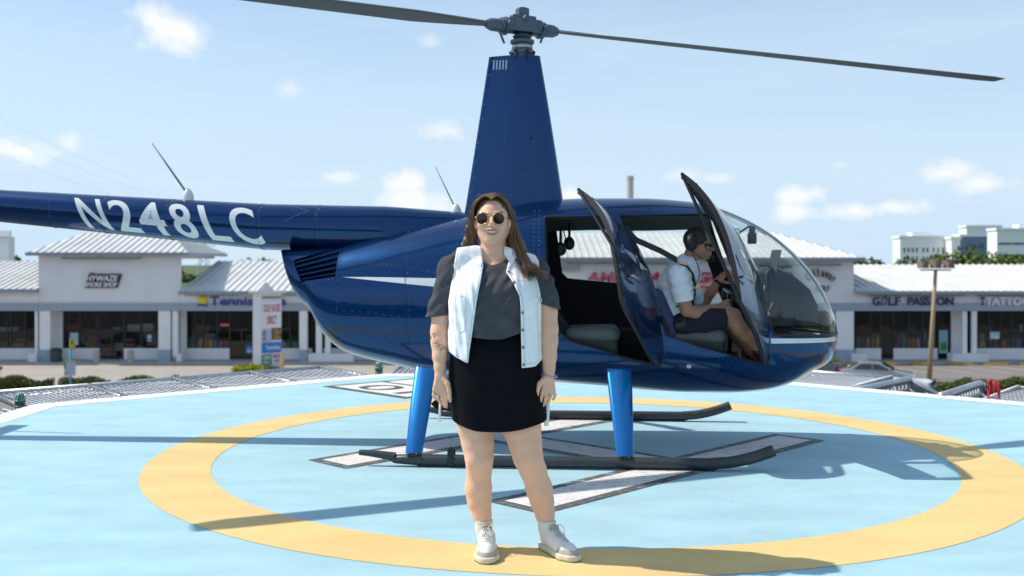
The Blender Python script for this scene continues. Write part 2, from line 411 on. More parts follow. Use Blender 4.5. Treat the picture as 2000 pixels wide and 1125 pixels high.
def drape(mb, outline, bvh, dirn=(0, 1, 0), off=.002, start=-3.0, mi=None, step=.01, rise=0.0):
    """lay a flat outline (x,z) on a surface met when travelling along +y; thin sheet with real thickness"""
    bm = bmesh.new(); vs = [bm.verts.new((p[0], 0, p[1])) for p in outline]; f = bm.faces.new(vs)
    bmesh.ops.triangulate(bm, faces=[f]) if len(outline) > 4 else None
    xs = [p[0] for p in outline]; zs = [p[1] for p in outline]
    for a, lo, hi in ((0, min(xs), max(xs)), (2, min(zs), max(zs))):
        k = int((hi-lo)/step)
        for i in range(1, k+1):
            no = [0, 0, 0]; no[a] = 1; co = [0, 0, 0]; co[a] = lo+(hi-lo)*i/(k+1)
            bmesh.ops.bisect_plane(bm, geom=bm.verts[:]+bm.edges[:]+bm.faces[:], plane_co=co, plane_no=no)
    bm.verts.index_update(); P = []; last = None
    for v in bm.verts:
        h = bvh.ray_cast(Vector((v.co.x, start, v.co.z)), Vector((0, 1, 0)))
        P.append(h[0].y if h[0] else None)
    good = [p for p in P if p is not None]
    if not good: bm.free(); return
    md = sorted(good)[len(good)//2]
    Q = [(v.co.x, (p if p is not None else md)-off-rise, v.co.z) for v, p in zip(bm.verts, P)]
    mb.add(Q, [tuple(x.index for x in f.verts) for f in bm.faces], mi); bm.free()
# ================================================================ setting
GZ = -6.3
m_asph = mat('asphalt', (.05, .052, .058), .9, noise=.18, nscale=.9, bump=.3, bscale=30)
m_lot = mat('lot_asphalt', (.21, .19, .175), .92, noise=.10, nscale=.35)
m_conc = mat('concrete', (.42, .40, .37), .85, noise=.12, nscale=1.5)
m_grass = mat('grass', (.07, .11, .03), .95, noise=.4, nscale=.2)
m_white = mat('white_paint', (.78, .77, .74), .6, noise=.04, nscale=3)
m_wline = mat('worn_line_paint', (.62, .60, .56), .8, noise=.15, nscale=4)
m_yel = mat('yellow_paint', (.75, .45, .04), .6, noise=.1, nscale=4)
m_galv = mat('galvanised_steel', (.52, .54, .56), .42, metal=.75, noise=.12, nscale=14)
m_wire = mat('net_wire', (.60, .62, .65), .6, metal=.2)
m_dark = mat('dark_metal', (.03, .032, .035), .5)

g = MB(); g.poly([(-3000, -600, GZ-.3), (3000, -600, GZ-.3), (3000, 4000, GZ-.3), (-3000, 4000, GZ-.3)]).build('ground', m_grass, fixn=False)['kind'] = 'structure'
g = MB(); g.poly([(-90, -70, GZ-.2), (120, -70, GZ-.2), (120, 79, GZ-.2), (-90, 79, GZ-.2)])
g.build('road', m_asph, fixn=False)['kind'] = 'structure'
g = MB(); g.poly([(-90, 44, GZ), (120, 44, GZ), (120, 77.3, GZ), (-90, 77.3, GZ)]); g.build('parking_lot', m_lot, fixn=False)['kind'] = 'structure'
g = MB(); g.poly([(-90, 60, GZ+.004), (8, 60, GZ+.004), (8, 77.25, GZ+.004), (-90, 77.25, GZ+.004)]); g.build('pavement', mat('lot_concrete', (.36, .33, .29), .92, noise=.10, nscale=.35), fixn=False)['kind'] = 'structure'
lines = MB()
for i in range(22):
    x = 21+i*2.75
    lines.poly([(x, 71.2, GZ+.006), (x+.13, 71.2, GZ+.006), (x-2.2+.13, 76.2, GZ+.006), (x-2.2, 76.2, GZ+.006)])
lines.build('parking_lines', m_wline, fixn=False)['kind'] = 'structure'
sw = MB(); sw.box((-90, 77.3, GZ-.1), (120, 82, GZ+.15)); sw.build('sidewalk', m_conc, bevel=.03)['kind'] = 'structure'

# ---------------- helipad deck
DK = [(-4.57, -1.6), (5.62, -1.6), (5.62, 9.33), (2.28, 12.47), (-1.55, 12.5), (-4.57, 9.78)]
m_blue = paint_mat('deck_light_blue', (.375, .60, .665), (.27, .51, .63), 1.6, fine=.06, detail_scale=130, wear=.535, wear_col=(.52, .52, .47), wear_center=(.6, 7.2, 0), wear_rad=3.4)
m_ring = paint_mat('deck_yellow', (.76, .55, .235), (.70, .48, .18), 1.2, fine=.045, detail_scale=130)
m_letter = paint_mat('deck_white', (.76, .73, .69), (.50, .50, .50), 4, fine=.03, wear=.55, wear_col=(.26, .33, .38), wear_center=(.6, 7.4, 0), wear_rad=3.6)
m_border = paint_mat('deck_border_white', (.84, .83, .80), (.76, .76, .74), 3)
m_out = paint_mat('deck_dark_grey', (.10, .095, .09), (.16, .17, .18), 6, wear=.535, wear_col=(.33, .45, .50), wear_center=(.6, 7.4, 0), wear_rad=3.6)
def inset(P, d):
    n = len(P); out = []
    for i in range(n):
        p0 = Vector(P[i-1]); p1 = Vector(P[i]); p2 = Vector(P[(i+1) % n])
        a = (p1-p0).normalized(); b = (p2-p1).normalized(); na = Vector((-a.y, a.x)); nb = Vector((-b.y, b.x))
        m = (na+nb); m = m/(m.dot(na)); out.append(p1+m*d)
    return out
dk = MB(); dk.prism([(x, y, -.35) for x, y in DK], (0, 0, .35))
deck = dk.build('helipad_deck', m_blue); deck['kind'] = 'structure'
IN = inset(DK, .27); n = len(DK)
bd = MB()
for i in range(n):
    a, b = DK[i], DK[(i+1) % n]; c, d = IN[(i+1) % n], IN[i]
    bd.poly([(a[0], a[1], .002), (b[0], b[1], .002), (c[0], c[1], .002), (d[0], d[1], .002)])
bd.build('border_marking', m_border, deck, fixn=False)
RC = (.47, 7.365)
rg = MB(); N = 128
for i in range(N):
    a0, a1 = 2*math.pi*i/N, 2*math.pi*(i+1)/N
    rg.poly([(RC[0]+r*math.cos(a), RC[1]+r*math.sin(a), .002) for r, a in ((2.53, a0), (2.965, a0), (2.965, a1), (2.53, a1))])
rg.build('ring_marking', m_ring, deck, fixn=False)
# the H: two legs at 45 degrees and a bar, dark outline under white fill
HC = Vector((.49, 7.40)); e1 = Vector((.695, .719)); e2 = Vector((.719, -.695))
def hshape(g, z):
    L, w, s = 1.59-g, .215-g, .875
    P = [(-L, -s-w), (L, -s-w), (L, -s+w), (w, -s+w), (w, s-w), (L, s-w), (L, s+w), (-L, s+w), (-L, s-w), (-w, s-w), (-w, -s+w), (-L, -s+w)]
    return [(*(HC+e1*a+e2*b), z) for a, b in P]
MB().poly(hshape(0, .0035)).build('letter_outline', m_out, deck, fixn=False)
MB().poly(hshape(.07, .005)).build('letter_marking', m_letter, deck, fixn=False)
# weight / size box with "10"
L0 = Vector((-2.08, 11.2)); u1 = Vector((.71, -.705)); u2 = Vector((.77, .64))
def q(a, b, z): p = L0+u1*a+u2*b; return (p.x, p.y, z)
bx = MB(); bx.poly([q(0, 0, .0035), q(1.43, 0, .0035), q(1.43, 1.55, .0035), q(0, 1.55, .0035)]); bx.build('box_outline', m_out, deck, fixn=False)
bw = MB(); bw.poly([q(.09, .09, .005), q(1.34, .09, .005), q(1.34, .70, .005), q(.09, .70, .005)]); bw.poly([q(.09, .77, .005), q(1.34, .77, .005), q(1.34, 1.46, .005), q(.09, 1.46, .005)])
bw.build('box_fill', m_letter, deck, fixn=False)
nb = MB(); o = q(1.12, .60, .0065)
text_on(nb, '10', o, (-u1.x, -u1.y, 0), (-u2.x, -u2.y, 0), width=.84, height=.44, bold=.01)
text_on(nb, '33', q(1.12, 1.36, .0065), (-u1.x, -u1.y, 0), (-u2.x, -u2.y, 0), width=.84, height=.46, bold=.01)
nb.build('box_number', m_out, deck, fixn=False)
# carrier under the deck
cb = MB()
cb.box((-3.6, 0, GZ), (4.6, 10.8, -.9))
cb.build('pad_building', mat('stucco_tan', (.5, .42, .33), .9, noise=.08), deck)
bm_ = MB()
for y in (1, 4, 7, 10): bm_.box((-4.4, y-.1, -.9), (5.4, y+.1, -.353))
bm_.build('deck_beam', m_galv, deck)

# ---------------- safety nets
def net_run(P, Q, out_w, label, n_bays, z=-.03, skip=None, drop=.0):
    P = Vector((*P, z)); Qv = Vector((*Q, z)); d = (Qv-P); L = d.length; d.normalize(); nn = Vector((-d.y, d.x, 0))  # outward for runs given clockwise... left normal
    root = empty('safety_net', P, 0, label, 'safety net', 'safety nets around the pad')
    off = P
    fr = MB(); A = P+nn*out_w; B = Qv+nn*out_w
    fr.tube([A, B], .028, 8); fr.tube([A-nn*.22+Vector((0,0,-.03)), B-nn*.22+Vector((0,0,-.03))], .016, 6); fr.tube([P+nn*.04+Vector((0,0,-.05)), Qv+nn*.04+Vector((0,0,-.05))], .022, 6)
    fr.build('edge_rail', m_galv, root, True, off)
    for i in range(n_bays+1):
        c = P+d*(L*i/n_bays)
        cr = MB()
        cr.tube([c+Vector((0,0,-.05)), c+nn*out_w], .03, 8)
        # chain-link ties wound round the bar
        pts = []
        for k in range(200):
            t = k/199; a = k*1.4; pts.append(c+nn*(out_w*t)+d*(.036*math.cos(a))+Vector((0,0,.036*math.sin(a)-.05*(1-t))))
        cr.tube(pts, .006, 3)
        e = min(.25, L*.2) if i < n_bays else -.25
        cr.tube([c+d*e+Vector((0,0,-.12)), c+nn*out_w*.96+d*e*.2+Vector((0,0,-.05))], .014, 6)
        cr.build('cross_bar', m_galv, root, True, off)
    # chain-link: two families of zig-zag wires
    net = MB(); p = .125; r = .0062
    def clip(o2, dv):
        t0, t1 = -1e9, 1e9
        for o_, v_, lo, hi in ((o2[0], dv[0], 0, L), (o2[1], dv[1], .04, out_w)):
            if abs(v_) < 1e-9: continue
            a, b = (lo-o_)/v_, (hi-o_)/v_; t0 = max(t0, min(a, b)); t1 = min(t1, max(a, b))
        return (t0, t1) if t1 > t0 else None
    k = -int(out_w/p)-2
    while k*p < L+out_w+p:
        for sg in (1, -1):
            o2 = (k*p, 0 if sg > 0 else out_w); dv = (.7071, .7071*sg)
            c = clip(o2, dv)
            if not c: continue
            s0, s1 = [(o2[0]+dv[0]*t, o2[1]+dv[1]*t) for t in c]
            pts = []
            for m in range(5):
                t = m/4; a = s0[0]+(s1[0]-s0[0])*t; b = s0[1]+(s1[1]-s0[1])*t
                sag = -.02*math.sin(math.pi*b/out_w)*math.sin(math.pi*((a/L*n_bays) % 1))
                pts.append(P+d*a+nn*b+Vector((0, 0, sag-.01+(.003 if sg > 0 else -.003))))
            net.tube(pts, r, 4, caps=False)
        k += 1
    net.build('net_mesh', m_wire, root, False, off, fixn=False)
    return root
net_run((-4.57, 9.80), (-1.58, 12.50), 1.42, 'chain-link safety net beyond the pad edge below the tail boom letters', 4)
net_run((-4.57, 5.6), (-4.57, 9.74), 1.42, 'chain-link safety net along the far left edge of the pad', 4)
net_run((-1.50, 12.53), (2.22, 12.5), 1.42, 'grey chain-link safety net beyond the back edge of the pad, directly behind the helicopter belly', 4)
net_run((2.32, 12.46), (3.58, 11.27), 1.42, 'short grey chain-link safety net by the helicopter nose, in front of the silver car', 1)
net_run((4.63, 10.28), (5.62, 9.35), 1.42, 'grey chain-link safety net at the right that carries the red hose reel', 1)
net_run((5.64, 9.3), (5.64, 5.2), 1.42, 'grey chain-link safety net along the right edge of the pad, outermost on the right', 4)
# gap in the net where the stair comes up: two sloping guard panels
def guard(a, b, label, z0=-.02, z1=.13, w=.34):
    a = Vector(a); b = Vector(b); d = (b-a).normalized(); s = Vector((0, 0, -1))
    root = empty('guard_panel', a, 0, label, 'guard panel', 'sloping guard panels beside the stair gap')
    f = MB(); f.tube([a, b, b+s*w+d*.12], .04, 10); f.tube([a+s*.1, b+s*.12], .02, 8); f.tube([a+s*w*.9, b+s*w], .025, 8)
    f.tube([b, b+Vector((.55, -.05, -.3))], .035, 8); f.tube([b+s*.12, b+Vector((.5, -.05, -.42))], .022, 8)
    f.build('panel_frame', m_galv, root, True, a)
    pk = MB()
    for i in range(14):
        c = a+(b-a)*((i+.5)/14); pk.tube([c, c+s*w+d*.02], .012, 6)
    pk.build('picket', m_galv, root, True, a); return root
guard(at(1668, 764, 11.1), at(1774, 741, 12.2), 'grey metal guard panel rising beside the white vehicle roof')
guard(at(1838, 774, 10.4), at(1914, 749, 11.6), 'grey metal guard panel rising left of the red hose reel')

# hose reel on the net
hx, hy, hz = at(1941, 775, 10.25)
hr = empty('hose_reel', (hx, hy, hz), R(-25), 'red hose reel standing upright on the right safety net', 'hose reel'); hr.scale = (.85, .85, .85)
m_red = mat('red_enamel', (.52, .02, .03), .35, coat=.3, noise=.15, nscale=20)
w_ = MB()
for sx in (-.045, .045): w_.lathe((sx, 0, .115), [(.02, -.006), (.10, -.006), (.105, 0), (.10, .006), (.02, .006)], 28, 'x')
w_.build('reel_flange', m_red, hr, True, sharp=40)
MB().lathe((0, 0, .115), [(.06, -.04), (.075, -.02), (.075, .02), (.06, .04)], 24, 'x').build('hose', mat('red_hose', (.4, .03, .03), .6), hr, True)
f_ = MB()
for sx in (-.06, .06): f_.tube([(sx, -.07, 0), (sx, 0, .115), (sx, .07, 0)], .009, 6)
f_.box((-.07, -.08, -.012), (.07, .08, .0)); f_.box((-.075, -.10, .14), (-.05, -.03, .2)); f_.build('reel_stand', m_red, hr)
MB().box((-.09, -.06, .11), (-.052, .03, .2)).build('reel_cover', m_dark, hr, bevel=.01)

# ================================================================ shopping centre
FY = 78.3; KY = FY/2000
def fx(px, Y=FY): return (px-1000)/2000*Y
def fz(py, Y=FY): return CAMH-(py-514)/2000*Y
m_stuc = mat('stucco_light', (.78, .76, .77), .9, noise=.05, nscale=.6)
m_stucw = mat('stucco_white', (.84, .83, .83), .9, noise=.05, nscale=.6)
m_base = mat('stucco_blue_grey', (.33, .42, .52), .9, noise=.05)
m_beam = mat('canopy_blue_grey', (.34, .39, .45), .8, noise=.06)
m_roof = mat('roof_metal', (.64, .65, .63), .6, metal=.0, noise=.08, nscale=.5)
m_roofe = mat('roof_edge', (.28, .31, .36), .6)
m_glz = glass_mat('shop_glass', (.62, .65, .64), .9, 1.55)
m_frm = mat('window_frame_dark', (.02, .02, .022), .4)
m_in = mat('shop_interior', (.10, .085, .07), .9, noise=.6, nscale=1.2)
m_brn = mat('brick_brown', (.22, .11, .07), .9, noise=.3, nscale=2)
m_bar = mat('light_bar_green', (.18, .26, .24), .6)

def hip_roof(mb, x0, x1, ze, zr, yb, ye, hipL=0, hipR=0, over=.0, rib=.55):
    """front slope from eave (y=ye,z=ze) back to the ridge (y=yb,z=zr) plus hips and standing seams"""
    rl, rr = x0+hipL, x1-hipR
    mb.poly([(x0, ye, ze), (x1, ye, ze), (rr, yb, zr), (rl, yb, zr)], 0)
    yb2 = 2*yb-ye
    mb.poly([(x1, ye, ze), (x1, yb2, ze), (rr, yb, zr)], 0) if hipR else mb.poly([(x1, ye, ze), (x1, yb2, ze), (x1, yb, zr)], 0)
    mb.poly([(x0, yb2, ze), (x0, ye, ze), (rl, yb, zr)], 0)
    mb.poly([(x1, yb2, ze), (x0, yb2, ze), (rl, yb, zr), (rr, yb, zr)], 0)
    x = x0+.2
    while x < x1-.1:
        t = 1.0
        if hipL and x < rl: t = (x-x0)/hipL
        if hipR and x > rr: t = (x1-x)/hipR
        a = Vector((x, ye, ze+.02)); b = Vector((x, ye+(yb-ye)*t, ze+(zr-ze)*t+.02))
        mb.prism([a+Vector((-.035, 0, -.02)), a+Vector((.035, 0, -.02)), a+Vector((.035, 0, .07)), a+Vector((-.035, 0, .07))], b-a, 0)
        x += rib
    if hipR:
        y = ye+.3
        while y < yb2-.2:
            t = (y-ye)/(yb-ye) if y < yb else (yb2-y)/(yb-ye)
            a = Vector((x1, y, ze+.02)); b = Vector((x1-hipR*t, y, ze+(zr-ze)*t+.02))
            mb.prism([a+Vector((0, -.035, 0)), a+Vector((0, .035, 0)), a+Vector((0, .035, .06)), a+Vector((0, -.035, .06))], b-a, 0); y += rib
    mb.box((x0, ye-.06, ze-.22), (x1, ye, ze+.04), 1)
    mb.box((x1, ye-.06, ze-.22), (x1+.06, yb2, ze+.03), 1)
    mb.poly([(x0, ye, ze-.02), (x1, ye, ze-.02), (x1, yb2, ze-.02), (x0, yb2, ze-.02)], 1)

def storefront(root, px0, px1, mulls, doors, off, zt=None):
    """recessed glazing from photo column px0 to px1; mullions and doors at the given columns"""
    Y = 80.0; zt = fz(606, Y); zs = fz(680, Y); zb = GZ+.15
    cuts = sorted(set([px0, px1]+mulls+[d for dd in doors for d in dd]))
    for a, b in zip(cuts, cuts[1:]):
        isd = any(abs(a-d[0]) < .1 for d in doors)
        xa, xb = fx(a, Y), fx(b, Y); z0 = zb+.02 if isd else zs
        f = MB(); t = .05
        f.box((xa, Y-.06, z0), (xa+t, Y+.04, zt)); f.box((xb-t, Y-.06, z0), (xb, Y+.04, zt)); f.box((xa+t, Y-.06, zt-t), (xb-t, Y+.04, zt)); f.box((xa+t, Y-.06, z0), (xb-t, Y+.04, z0+t*(3 if isd else 1)))
        if isd:
            zh = zb+2.25; f.box((xa+t, Y-.06, zh), (xb-t, Y+.04, zh+.08)); f.box((xa+t, Y-.055, z0+1.05), (xb-t, Y+.035, z0+1.13))
            if xb-xa > 1.5: f.box(((xa+xb)/2-.06, Y-.05, z0), ((xa+xb)/2+.06, Y+.03, zh))
        elif (b-a) > 18: f.box((xa+t, Y-.05, (zt*.5+zs*.5)-.02), (xb-t, Y+.03, (zt*.5+zs*.5)+.02))
        fo = f.build('door' if isd else 'window', m_frm, root, off=off)
        MB().poly([(xa+t, Y, z0), (xb-t, Y, z0), (xb-t, Y, zt), (xa+t, Y, zt)]).build('pane', m_glz, fo, off=off, fixn=False)
def solid_front(mb, spans, Y=80.0):
    for a, b in spans: mb.box((fx(a, Y), Y-.05, GZ+.15), (fx(b, Y), Y+.3, fz(600, Y)))
def knee(mb, spans, Y=80.0):
    for a, b in spans: mb.box((fx(a, Y), Y-.12, GZ+.15), (fx(b, Y), Y+.1, fz(680, Y)))

def wing(name, label, pa, pb, eave_py, ridge_py, roof_pa, roof_pb, hipL, hipR, yr, glaz, cols, solids, m_up=None, grp=None, thin=(), plant=(), beamh=(592, 607)):
    off = Vector((fx((pa+pb)/2), FY, GZ+.15)); root = empty(name, off, 0, label, 'building', 'shop units of the shopping centre')
    ze = fz(eave_py); zr = CAMH-(ridge_py-514)/2000*yr
    up = MB(); up.box((fx(pa), FY, fz(beamh[0])-.02), (fx(pb), FY+.35, ze-.05)); up.box((fx(pa), FY+.3, ze-.4), (fx(pb), 2*yr-FY-.4, ze-.06))
    up.box((fx(pa), FY+.35, fz(604)), (fx(pb), 80.3, fz(592)-.1)); up.build('upper_wall', m_up or m_stucw, root, off=off)
    bmx = MB(); bmx.box((fx(pa), FY-.14, fz(beamh[1])), (fx(pb), FY+.36, fz(beamh[0]))); bmx.build('canopy_beam', m_beam, root, off=off)
    rf = MB(); hip_roof(rf, fx(roof_pa), fx(roof_pb), ze, zr, yr, FY-.6, hipL, hipR); rf.build('roof', [m_roof, m_roofe], root, off=off, fixn=False)
    wl = MB(); solid_front(wl, solids)
    ks = []
    for (a, b, mu, dr) in glaz:
        last = a
        for d in sorted(dr): ks.append((last, d[0])); last = d[1]
        ks.append((last, b))
    knee(wl, [k for k in ks if k[1]-k[0] > 2])
    wl.box((fx(pa, 86)-1, 86, GZ), (fx(pb, 86)+1, 86.2, fz(600)), 1)
    wl.poly([(fx(pa), 80.1, GZ+.16), (fx(pb), 80.1, GZ+.16), (fx(pb), 86, GZ+.16), (fx(pa), 86, GZ+.16)], 1)
    wl.build('wall', [m_stucw, m_in], root, off=off)
    for (a, b, mu, dr) in glaz: storefront(root, a, b, mu, dr, off)
    rs_ = random.Random(int(pa)+5)
    for (a, b, mu, dr) in glaz:
        sh = MB(); xa_, xb_ = fx(a, 82.4)+.2, fx(b, 82.4)-.2
        for lv in range(3):
            z_ = GZ+.6+lv*.8; sh.box((xa_, 82.3, z_-.05), (xb_, 82.8, z_-.01), 0); x_ = xa_+.1
            while x_ < xb_-.5:
                w_ = rs_.uniform(.15, 1.1); h_ = rs_.uniform(.12, .6)
                if rs_.random() < .55: sh.box((x_, 82.35, z_), (x_+w_, 82.7, z_+h_), rs_.randrange(1, 6))
                x_ += w_+rs_.uniform(.02, .3)
        sh.build('stocked_shelf', [m_in, mat('stock_white', (.6, .6, .6), .8), mat('stock_blue', (.08, .15, .4), .8), mat('stock_red', (.4, .08, .06), .8), mat('stock_tan', (.4, .28, .16), .8), mat('stock_green', (.08, .25, .12), .8)], root, off=off)
    for a, b in cols:
        c = MB(); c.box((fx(a), FY-.1, fz(683)), (fx(b), FY+.4, fz(607)-.004)); c.build('column', m_stucw, root, off=off, bevel=.02)
        c = MB(); c.box((fx(a)-.03, FY-.14, GZ+.15), (fx(b)+.03, FY+.44, fz(683))); c.build('column_base', m_base, root, off=off)
    for a, b in thin:
        c = MB(); c.box((fx(a), FY+.0, GZ+.5), (fx(b), FY+.3, fz(607)-.004)); c.build('column', m_stucw, root, off=off)
    for a, b in plant:
        c = MB(); c.box((fx(a), FY-.5, GZ+.15), (fx(b), FY+.5, fz(690))); c.build('planter', m_stuc, root, off=off, bevel=.03)
    return root, off
wing('shop_unit', 'low white shop unit with ribbed roof left of the smoke shop', -320, 74.5, 565, 510, -320, 74.5, 0, 0, 87, [(-310, 72, [-250, -190, -130, -70, -10, 15, 22, 50], [])], [(-200, -180)], [(-320, -310)], thin=((68, 73),), plant=((60, 77),))
ra, offa = wing('shop_unit', 'taller grey smoke shop with its own hipped ribbed roof', 75, 352, 494, 455, 57, 372, 2.3, 3.0, 83, [(124, 311, [157, 190, 276], [(195, 243)])], [(78, 99), (310, 333)], [(101, 123), (312, 351)], m_up=m_stuc)
wing('shop_unit', 'low tennis shop with long ribbed roof right of the smoke shop', 352.5, 920.5, 569, 510, 353, 920.5, 0, 0, 88, [(366, 584, [382, 397, 425, 549, 566], [(449, 495)]), (601, 900, [640, 680, 720, 760, 800, 850], [(610, 632)])], [(585, 600)], [(353, 365), (585, 600), (901, 920)], thin=((337, 347), (617, 628), (635, 645)), plant=((348, 358), (604, 692)))
rc_, offc = wing('shop_unit', 'large golf shop with broad hipped roof seen through the cabin', 921, 1667.5, 504, 455, 905, 1684, 4.6, 4.2, 88, [(960, 1620, [1010, 1060, 1110, 1160, 1210, 1330, 1380, 1430, 1480, 1530, 1580], [(1250, 1290)])], [(925, 950), (1632, 1667)], [(925, 959), (1621, 1667)], m_up=m_stuc)
wing('shop_unit', 'low shop unit at the right with a golf shop and a tattoo parlour', 1668, 2330, 569, 517, 1668, 2330, 0, 0, 88, [(1670, 1856, [1700, 1774, 1802, 1829], [(1720, 1744), (1830, 1854)]), (1908, 2300, [1931, 1953, 1975, 2000, 2050, 2100, 2150, 2200, 2250], [])], [], [(1857, 1879), (2300, 2330)], thin=((1880, 1889), (1899, 1908)), plant=((1660, 1690), (1855, 1926)))

# long green light bars under the eaves
for a, b, py, lab in ((125, 194, 504.5, 'thin green light bar over the smoke shop sign, left one of the pair'), (199, 277, 504.5, 'thin green light bar over the smoke shop sign, right one of the pair'), (365, 470, 575, 'thin green light bar above the tennis shop sign'), (500, 590, 575, 'thin green light bar right of the tall roadside sign'),
                 (1106, 1250, 514, 'thin green light bar seen through the rear cabin window'), (1254, 1330, 515, 'thin green light bar seen behind the pilot\'s back'), (1400, 1500, 516, 'thin green light bar seen through the lower windscreen'), (1540, 1640, 517, 'thin green light bar right of the windscreen top'),
                 (1690, 1880, 576, 'thin green light bar above the golf passion sign'), (1905, 2060, 576, 'thin green light bar above the tattoo sign')):
    x0, x1, z = fx(a), fx(b), fz(py); o_ = empty('light_bar', ((x0+x1)/2, FY, z), 0, lab, 'light bar', 'light bars under the shop eaves')
    t_ = MB(); t_.tube([(x0, FY-.5, z), (x1, FY-.5, z)], .06, 8); t_.build('tube', m_bar, o_, True, o_.location)
    for x in (x0+.1, (x0+x1)/2, x1-.1): MB().tube([(x, FY-.5, z), (x, FY-.01, z+.05)], .04, 6).build('bracket', m_dark, o_, off=o_.location)

# ---------------- shop signs
def sign(name, label, parts, back=None):
    xs = parts[0]; loc = (fx(parts[0][1]), FY-.1, fz(parts[0][4])); root = empty(name, loc, 0, label, 'sign')
    if back:
        a, b, t, bo, m, sk = back; s = MB(); s.prism([(fx(a), FY-.16, fz(bo)), (fx(b)-sk, FY-.16, fz(bo)), (fx(b), FY-.16, fz(t)), (fx(a)+sk, FY-.16, fz(t))], (0, .14, 0)); s.build('backing', m, root, off=loc, bevel=.02)
    for (tx, a, b, t, bo, m, sh, bold) in parts:
        s = MB(); text_on(s, tx, (fx(a), FY-.18, fz(bo)), (1, 0, 0), (0, 0, 1), width=fx(b)-fx(a), height=fz(t)-fz(bo), shear=sh, bold=bold, thick=.1, nrm=(0, -1, 0)); s.build('lettering', m, root, off=loc, fixn=False)
    return root
m_sred = mat('sign_red', (.52, .008, .05), .5); m_sblu = mat('sign_blue', (.03, .05, .32), .5); m_snav = mat('sign_navy', (.02, .025, .12), .5); m_swht = mat('sign_white', (.8, .8, .82), .5)
m_sblk = mat('sign_black', (.02, .02, .025), .5); m_sgrn = mat('sign_teal', (.10, .25, .27), .5)
r_ = sign('smoke_shop_sign', 'black slanted sign with white letters on the grey smoke shop wall', [('HYWAZE', 170, 233, 538, 549, m_swht, .25, .02), ('SMOKE SHOP', 168, 231, 551, 560, m_swht, .1, .02)], (166, 239, 535, 562, m_sblk, .35))
MB().prism([(fx(176), FY-.2, fz(537)), (fx(184), FY-.2, fz(537)), (fx(181), FY-.2, fz(531)), (fx(178), FY-.2, fz(533))], (0, .1, 0)).build('emblem', m_sred, r_, off=r_.location)
r_ = sign('tennis_shop_sign', 'blue tennis shop lettering with a yellow ball on white fascia', [('TennisPlaza', 411, 560, 579, 596, m_sblu, 0, .015)])
b_ = MB(); b_.sphere((fx(397), FY-.16, fz(586)), (.36, .12, .34), 20, 10); b_.build('ball_emblem', mat('ball_yellow', (.8, .6, .03), .5), r_, True, r_.location)
s_ = MB(); s_.tube([(fx(388)+.05*i, FY-.25, fz(590-1.6*math.sin(i*.25))-.25) for i in range(16)], .06, 6); s_.build('swoosh', m_sblu, r_, True, r_.location)
sign('golf_shop_sign', 'big red slanted lettering seen through the helicopter cabin', [('AMERICAN', 1143, 1320, 531, 552, m_sred, .22, .035), ('GOLF', 1358, 1464, 531, 552, m_sred, .22, .035), ('CUSTOM FITTING', 1177, 1432, 558, 573, mat('sign_bright_red', (.68, .01, .01), .5), .22, .03)])
sign('script_sign', 'pale handwritten style lettering seen through the rear cabin window', [('Titleist', 1072, 1135, 517, 530, mat('script_grey', (.35, .36, .38), .6), .3, .0)])
sign('script_sign', 'small black handwritten style lettering behind the windscreen', [('Ben Hogan', 1480, 1545, 515, 526, m_sblk, .35, .008), ('BE THE FIRST.', 1505, 1548, 531, 536, m_sblk, .1, .01)])
cw = empty('callaway_sign', (fx(1605), FY-.1, fz(560)), 0, 'dark curved lettering on the grey wall just right of the windscreen', 'sign')
cm_ = MB(); chs = 'Callaway'
for i, ch in enumerate(chs):
    a = (i-3.5)*.19; cx = fx(1604)+1.75*math.sin(a)*.8; cz = fz(535)-1.9+2.0*math.cos(a)*.85
    ux = (math.cos(a*.7), 0, -math.sin(a*.7)); uz = (math.sin(a*.7), 0, math.cos(a*.7))
    text_on(cm_, ch, (cx-.2, FY-.16, cz), ux, uz, height=.62 if ch in 'Cll' else .45, width=.25 if ch not in 'l' else .09, bold=.01, thick=.08, nrm=(0, -1, 0))
text_on(cm_, 'GOLF', (fx(1591), FY-.16, fz(568)), (1, 0, 0), (0, 0, 1), width=1.1, height=.42, thick=.08, nrm=(0, -1, 0), bold=.01)
cm_.build('lettering', m_sblk, cw, off=cw.location, fixn=False); cw.name = 'arched_sign'
sign('golf_passion_sign', 'navy blue golf passion lettering on the right fascia', [('G', 1702, 1716, 580, 596, m_snav, 0, .02), ('LF', 1733, 1757, 580, 596, m_snav, 0, .02), ('PASS', 1771, 1814, 580, 596, m_snav, 0, .02), ('I', 1817, 1820, 576, 596, m_snav, .1, .02), ('ON', 1826, 1860, 580, 596, m_snav, 0, .02), ('O', 1719, 1730, 578, 596, m_snav, .5, .0)])
sign('tattoo_sign', 'white raised tattoo lettering with dark sides on the right fascia', [('TATTOO', 1922, 2010, 580, 596, m_swht, 0, .03), ('T', 1913, 1920, 580, 596, m_sblk, 0, .03)])

